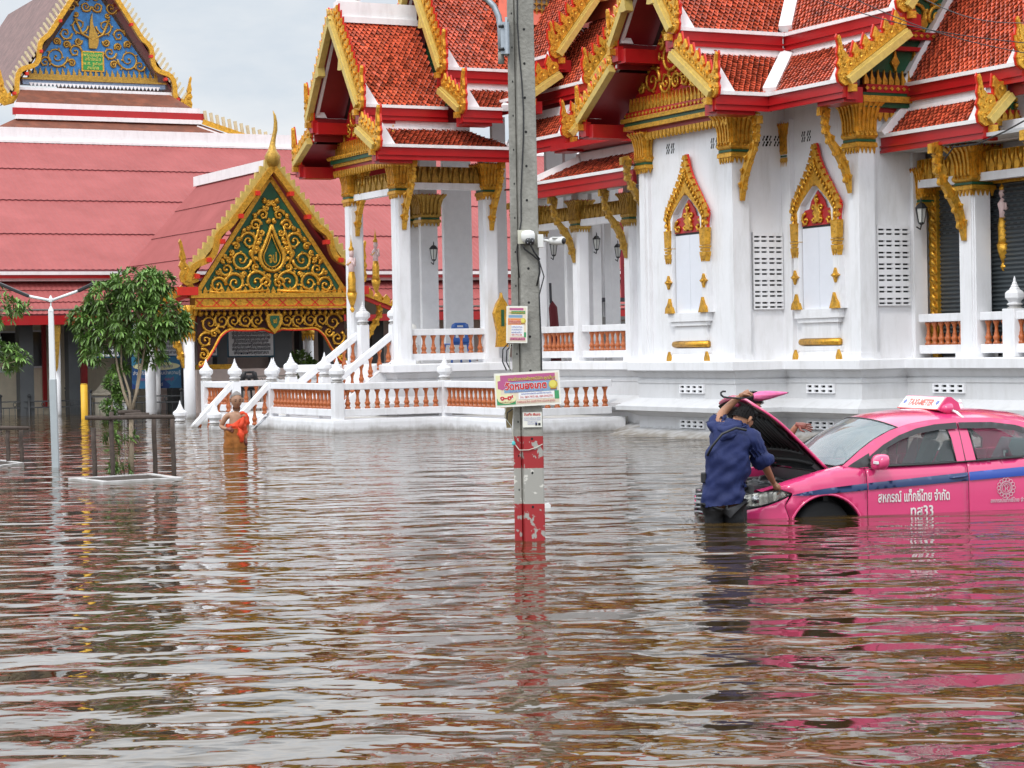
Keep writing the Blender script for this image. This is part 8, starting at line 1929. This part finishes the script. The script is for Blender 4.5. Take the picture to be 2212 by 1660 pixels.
EK = [('pel','bel'),('bel','che'),('che','up'),('up','nk'),('nk','hd'),('up','ls'),('ls','lm'),('lm','le'),('le','lf'),('lf','lw'),('up','rs'),('rs','re'),('re','rw'),('pel','lh'),('lh','lk'),('pel','rh'),('rh','rk')]
skin_obj('body', NK, EK, 'pel', SKIN2, monk, 2, ex)
hair_cap(monk, hc, hf, hu, HAIRG, R=0.134, n=300, seed=5, short=0.006, zmin=0.42, back=-0.55)
ROBE = mat('orange_robe',(0.66,0.055,0.012),0.7,var=0.2,vscale=9,bump=0.5,bscale=10); ROBE2 = mat('ochre_robe',(0.30,0.105,0.018),0.8,var=0.3,vscale=10,bump=0.6,bscale=12)
sk = MB().use(ROBE2)
loft_rings(sk, [(PK(507,926,-0.01),0.185,0.155),(PK(507,934,0.0),0.205,0.17),(PK(507,946,0.0),0.215,0.178),(PK(508,958,0.0),0.212,0.175),(PK(510,972,0.0),0.205,0.17),(PK(510,1000,0.0),0.20,0.17)],32,0.022)
sko = sk.build('lower_robe', monk); subdiv(sko,1); crumple(sko,0.035,7,3)
sh2 = MB().use(ROBE)      # sash: slanting upper edge, from under the bare arm to the far shoulder
n=32; vs=[]; cx0 = PK(511,912)[0]
for i in range(9):
    f = i/8
    for k in range(n):
        a = k*2*PI/n; x = math.cos(a); y = math.sin(a)
        zt = PK(511,913)[2]-0.02 + 0.155*max(0,(x+0.15)/1.15)**0.8; zlow = PK(511,940)[2]-0.02*x
        z = zt+(zlow-zt)*f; hgt = (z-PK(511,940)[2]); rx = 0.192+0.020*max(0,x)-0.05*max(0,hgt-0.20)*3*max(0,x); ry = 0.158-0.03*max(0,hgt-0.1)*3
        j = 1+0.018*math.sin(5*a+f*7)
        vs.append(Vector((cx0-0.012+0.01*f+rx*x*j, (ry)*y*j, z)))
sh2.smooth=True; sh2.add(vs,[(i*n+k,i*n+(k+1)%n,(i+1)*n+(k+1)%n,(i+1)*n+k) for i in range(8) for k in range(n)])
sh2.tube([PK(518,892,-0.05),PK(524,892,-0.02),PK(529,896,0.0),PK(533,904,0.01),PK(534,914,0.02),PK(534,925,0.03)],[0.026,0.040,0.048,0.052,0.050,0.044],12)
sh2.tube([PK(516,893,0.03),PK(524,893,0.05),PK(530,902,0.08),PK(530,920,0.09)],[0.03,0.042,0.05,0.045],10)
sh2.tube([PK(517,922,-0.155),PK(518,934,-0.19),PK(521,944,-0.19),PK(523,953,-0.175),PK(524,958,-0.165)],[0.040,0.052,0.050,0.040,0.018],10)
sh2.tube([PK(526,900,-0.11),PK(522,915,-0.165),PK(518,930,-0.18)],[0.035,0.045,0.04],9)
so_ = sh2.build('sash', monk); subdiv(so_,1); crumple(so_,0.03,10,5)
# ================================================================== STATUES, LANTERNS AND OTHER DETAILS ON THE TEMPLE
def statue(x, y, z, face, h, label):
    th = thing('angel_statue', label, 'statue', tuple(tw(x,y,z)), RZT+face); s = h/1.0
    g = MB().use(GOLD); g.tube([(0,0,-0.32*s),(0.0,0,-0.12*s),(0,0,0.0)],[0.03*s,0.10*s,0.12*s],8); g.lathe([(0.02,-0.45),(0.06,-0.38),(0.03,-0.32)],(0,0,0),8); g.build('bracket', th)
    g = MB().use(GOLD); g.smooth=True; g.tube([(0,0,0),(0,0,0.10*s),(0.01,0,0.30*s),(0,0,0.45*s)],[0.10*s,0.085*s,0.09*s,0.065*s],9); g.build('skirt', th)
    b = MB().use(STATUE); b.smooth=True; b.tube([(0,0,0.42*s),(0,0,0.55*s),(0,0,0.68*s),(0,0,0.74*s),(0,0,0.78*s)],[0.065*s,0.065*s,0.095*s,0.05*s,0.03*s],9); b.tube([(0,0,0.78*s),(0,0.01,0.86*s),(0,0,0.93*s)],[0.045*s,0.058*s,0.04*s],9)
    b.tube([(-0.10*s,0,0.68*s),(-0.17*s,0.03*s,0.58*s),(-0.06*s,-0.10*s,0.62*s)],[0.03*s,0.026*s,0.02*s],6); b.tube([(0.10*s,0,0.68*s),(0.20*s,0.0,0.58*s),(0.26*s,-0.03*s,0.74*s)],[0.03*s,0.026*s,0.018*s],6); b.build('torso', th)
    c = MB().use(GOLD).lathe([(0.055*s,0.91*s),(0.06*s,0.95*s),(0.03*s,1.0*s),(0.025*s,1.06*s),(0.008*s,1.16*s),(0.002*s,1.25*s)],(0,0,0),9); c.tube([(-0.08*s,-0.05*s,0.66*s),(0,-0.09*s,0.60*s),(0.08*s,-0.05*s,0.66*s)],0.012*s,5); c.build('crown', th)
q = T.hit(765,600,x=-2.22); statue(-2.18, 9.45, T.hit(765,590,y=9.45).z-0.45, -PI/2, 1.05, 'pale pink and gold angel statue on the leftmost portico column, arms bent')
q = T.hit(834,560,y=9.3); statue(q.x, 9.9, q.z-0.45, -PI/2, 0.95, 'pale pink and gold angel statue just left of the front portico column')
statue(2.62, -7.35, T.hit(2170,470,y=-7.35).z-0.45, 1.35, 1.0, 'pale pink and gold angel statue on the right porch column, seen from the side')
def lantern(px, py, y, label, s=1.0, x=None):
    q = T.hit(px, py, **({'y': y} if x is None else {'x': x})); th = thing('wall_lantern', label, 'lantern', tuple(tw(q.x, q.y, q.z)), RZT, 'black wall lanterns of the temple')
    MB().use(BLACKP).lathe([(0.085*s,0.10*s),(0.10*s,0.11*s),(0.05*s,0.17*s),(0.012*s,0.19*s),(0.012*s,0.23*s),(0.003,0.26*s)],(0,0,0),6).lathe([(0.01,-0.14*s),(0.045*s,-0.12*s),(0.05*s,-0.10*s)],(0,0,0),6).tube([(0,0,-0.14*s),(0,0.03,-0.20*s),(-0.02,0.09*s,-0.16*s)],0.012*s,5).build('frame', th)
    m_ = MB().use(BLACKP)
    for k in range(6): a = k*PI/3; m_.tube([(0.048*s*math.cos(a),0.048*s*math.sin(a),-0.10*s),(0.082*s*math.cos(a),0.082*s*math.sin(a),0.10*s)],0.006*s,4)
    m_.build('cage', th); MB().use(mat('lantern_glass',(0.55,0.55,0.52),0.2)).lathe([(0.042*s,-0.10*s),(0.075*s,0.10*s)],(0,0,0),6).build('pane', th)
lantern(937,550,9.15,'black wall lantern on the inner pier seen through the portico',1.15)
lantern(1196,540,6.6,'black wall lantern just right of the concrete pole, below the white bullet camera',1.1)
lantern(1289,528,4.5,'black wall lantern in the gallery, the middle one of three',1.0)
lantern(1335,545,5.0,'black wall lantern in the gallery, the rightmost of three',1.0)
lantern(1990,466,-5.75,'black wall lantern beside the gilded frame of the roller shutter',1.2)
# gilded boundary marker beside the pole, white wall behind
def sema(px, py0, py1, y):
    a = T.hit(px, py0, y=y); b = T.hit(px, py1, y=y); h = a.z-b.z; th = thing('boundary_marker','tall gilded leaf-shaped marker with a dark green slot, left of the upright poster','marker',tuple(tw(a.x,y,b.z)),RZT)
    MB().use(GOLD).prism([(-0.14,0),(0.14,0),(0.11,0.25*h),(0.20,0.62*h),(0.12,0.80*h),(0.03,0.90*h),(0,h),(-0.03,0.90*h),(-0.12,0.80*h),(-0.20,0.62*h),(-0.11,0.25*h)],(0,0,0),(1,0,0),(0,0,1),0.12).build('leaf', th, bevel=0.01)
    MB().use(GREENP).box(-0.035,0.035,-0.075,-0.055,0.38*h,0.68*h).build('slot', th)
sema(1082,632,750,6.6)
# raised bench and low table in the gallery
q = T.hit(1288,665,y=6.0); q2 = T.hit(1363,665,y=6.0); tb_ = thing('table','dark wooden table standing on the gallery floor between the grey piers','table',tuple(tw((q.x+q2.x)/2+0.1,6.0,1.40)),RZT)
w2 = (q2.x-q.x)/2+0.15; DW = mat('dark_grey_wood',(0.06,0.06,0.07),0.6)
MB().use(DW).box(-w2,w2,-0.3,0.3,1.30,1.38).build('top', tb_)
for sx in (-1,0.2,1):
    for sy in (-0.25,0.25): MB().use(DW).box(sx*w2*0.96-0.03,sx*w2*0.96+0.03,sy-0.03,sy+0.03,0,1.30).build('leg', tb_)
st = thing('slat_bench','grey slatted bench on the gallery floor in front of the dark table','bench',tuple(tw((q.x+q2.x)/2+0.1,5.6,1.40)),RZT)
for k in range(4): MB().use(mat('grey_slats',(0.20,0.19,0.18),0.7)).box(-w2,w2,-0.2,-0.12,0.55+k*0.11,0.63+k*0.11).build('slat', st)
for sx in (-0.9,0.9): MB().use(MATS['grey_slats']).box(sx*w2-0.03,sx*w2+0.03,-0.12,0.2,0,0.95).build('leg', st)
for (a,b,c,d,yy,lab,txt_) in ((1184,1194,432,590,9.5,'narrow vertical red banner with yellow Thai letters just right of the pole','วัด'),(1306,1316,428,640,9.4,'narrow vertical red banner with yellow letters in the middle of the gallery','ชลบุรี'),(1338,1362,420,650,9.6,'wide red banner with yellow letters at the right end of the gallery','๒๕๖๕')):
    p = T.hit(a,c,y=yy); q = T.hit(b,d,y=yy); th = thing('hanging_banner',lab,'banner',tuple(tw(0,0,0)),RZT)
    MB().use(mat('banner_red',(0.42,0.03,0.05),0.6)).box(p.x,q.x+0.05,yy,yy+0.01,q.z,p.z).build('cloth', th)
    for k,ch in enumerate(txt_[:4]): text_mesh('lettering',ch,0.22,th,GOLD,((p.x+q.x)/2,yy-0.012,p.z-0.45-k*0.42),(PI/2,0,0),'CENTER',0.001)
# dark red cloth figure-like roll leaning in the gallery
p = T.hit(1195,690,y=6.9); th = thing('folded_parasol','furled dark red parasol standing on the gallery floor right of the pole','parasol',tuple(tw(p.x,6.9,1.40)),RZT); MB().use(mat('maroon_cloth',(0.13,0.012,0.018),0.8)).tube([(0.05,0,0.0),(0.04,0,0.6),(0,0,1.2),(-0.03,0,1.35)],[0.13,0.11,0.10,0.02],8).build('cloth', th); MB().use(DW).tube([(-0.05,0,1.3),(-0.06,0,1.75)],0.03,6).build('staff', th)
# floating litter by the pole
p = at_water(1183,1098,0.0); lt_ = MB().use(mat('foam_white',(0.75,0.75,0.74),0.8)).prism([(-0.03,0),(0.03,0.005),(0.035,0.035),(0.01,0.06),(-0.03,0.05)],(0,0,0),(1,0,0),(0,0,1),0.04).build('floating_litter',None); lt_.location=(p.x,p.y,-0.005); tag(lt_,'small white scrap of foam floating right beside the concrete pole','litter')
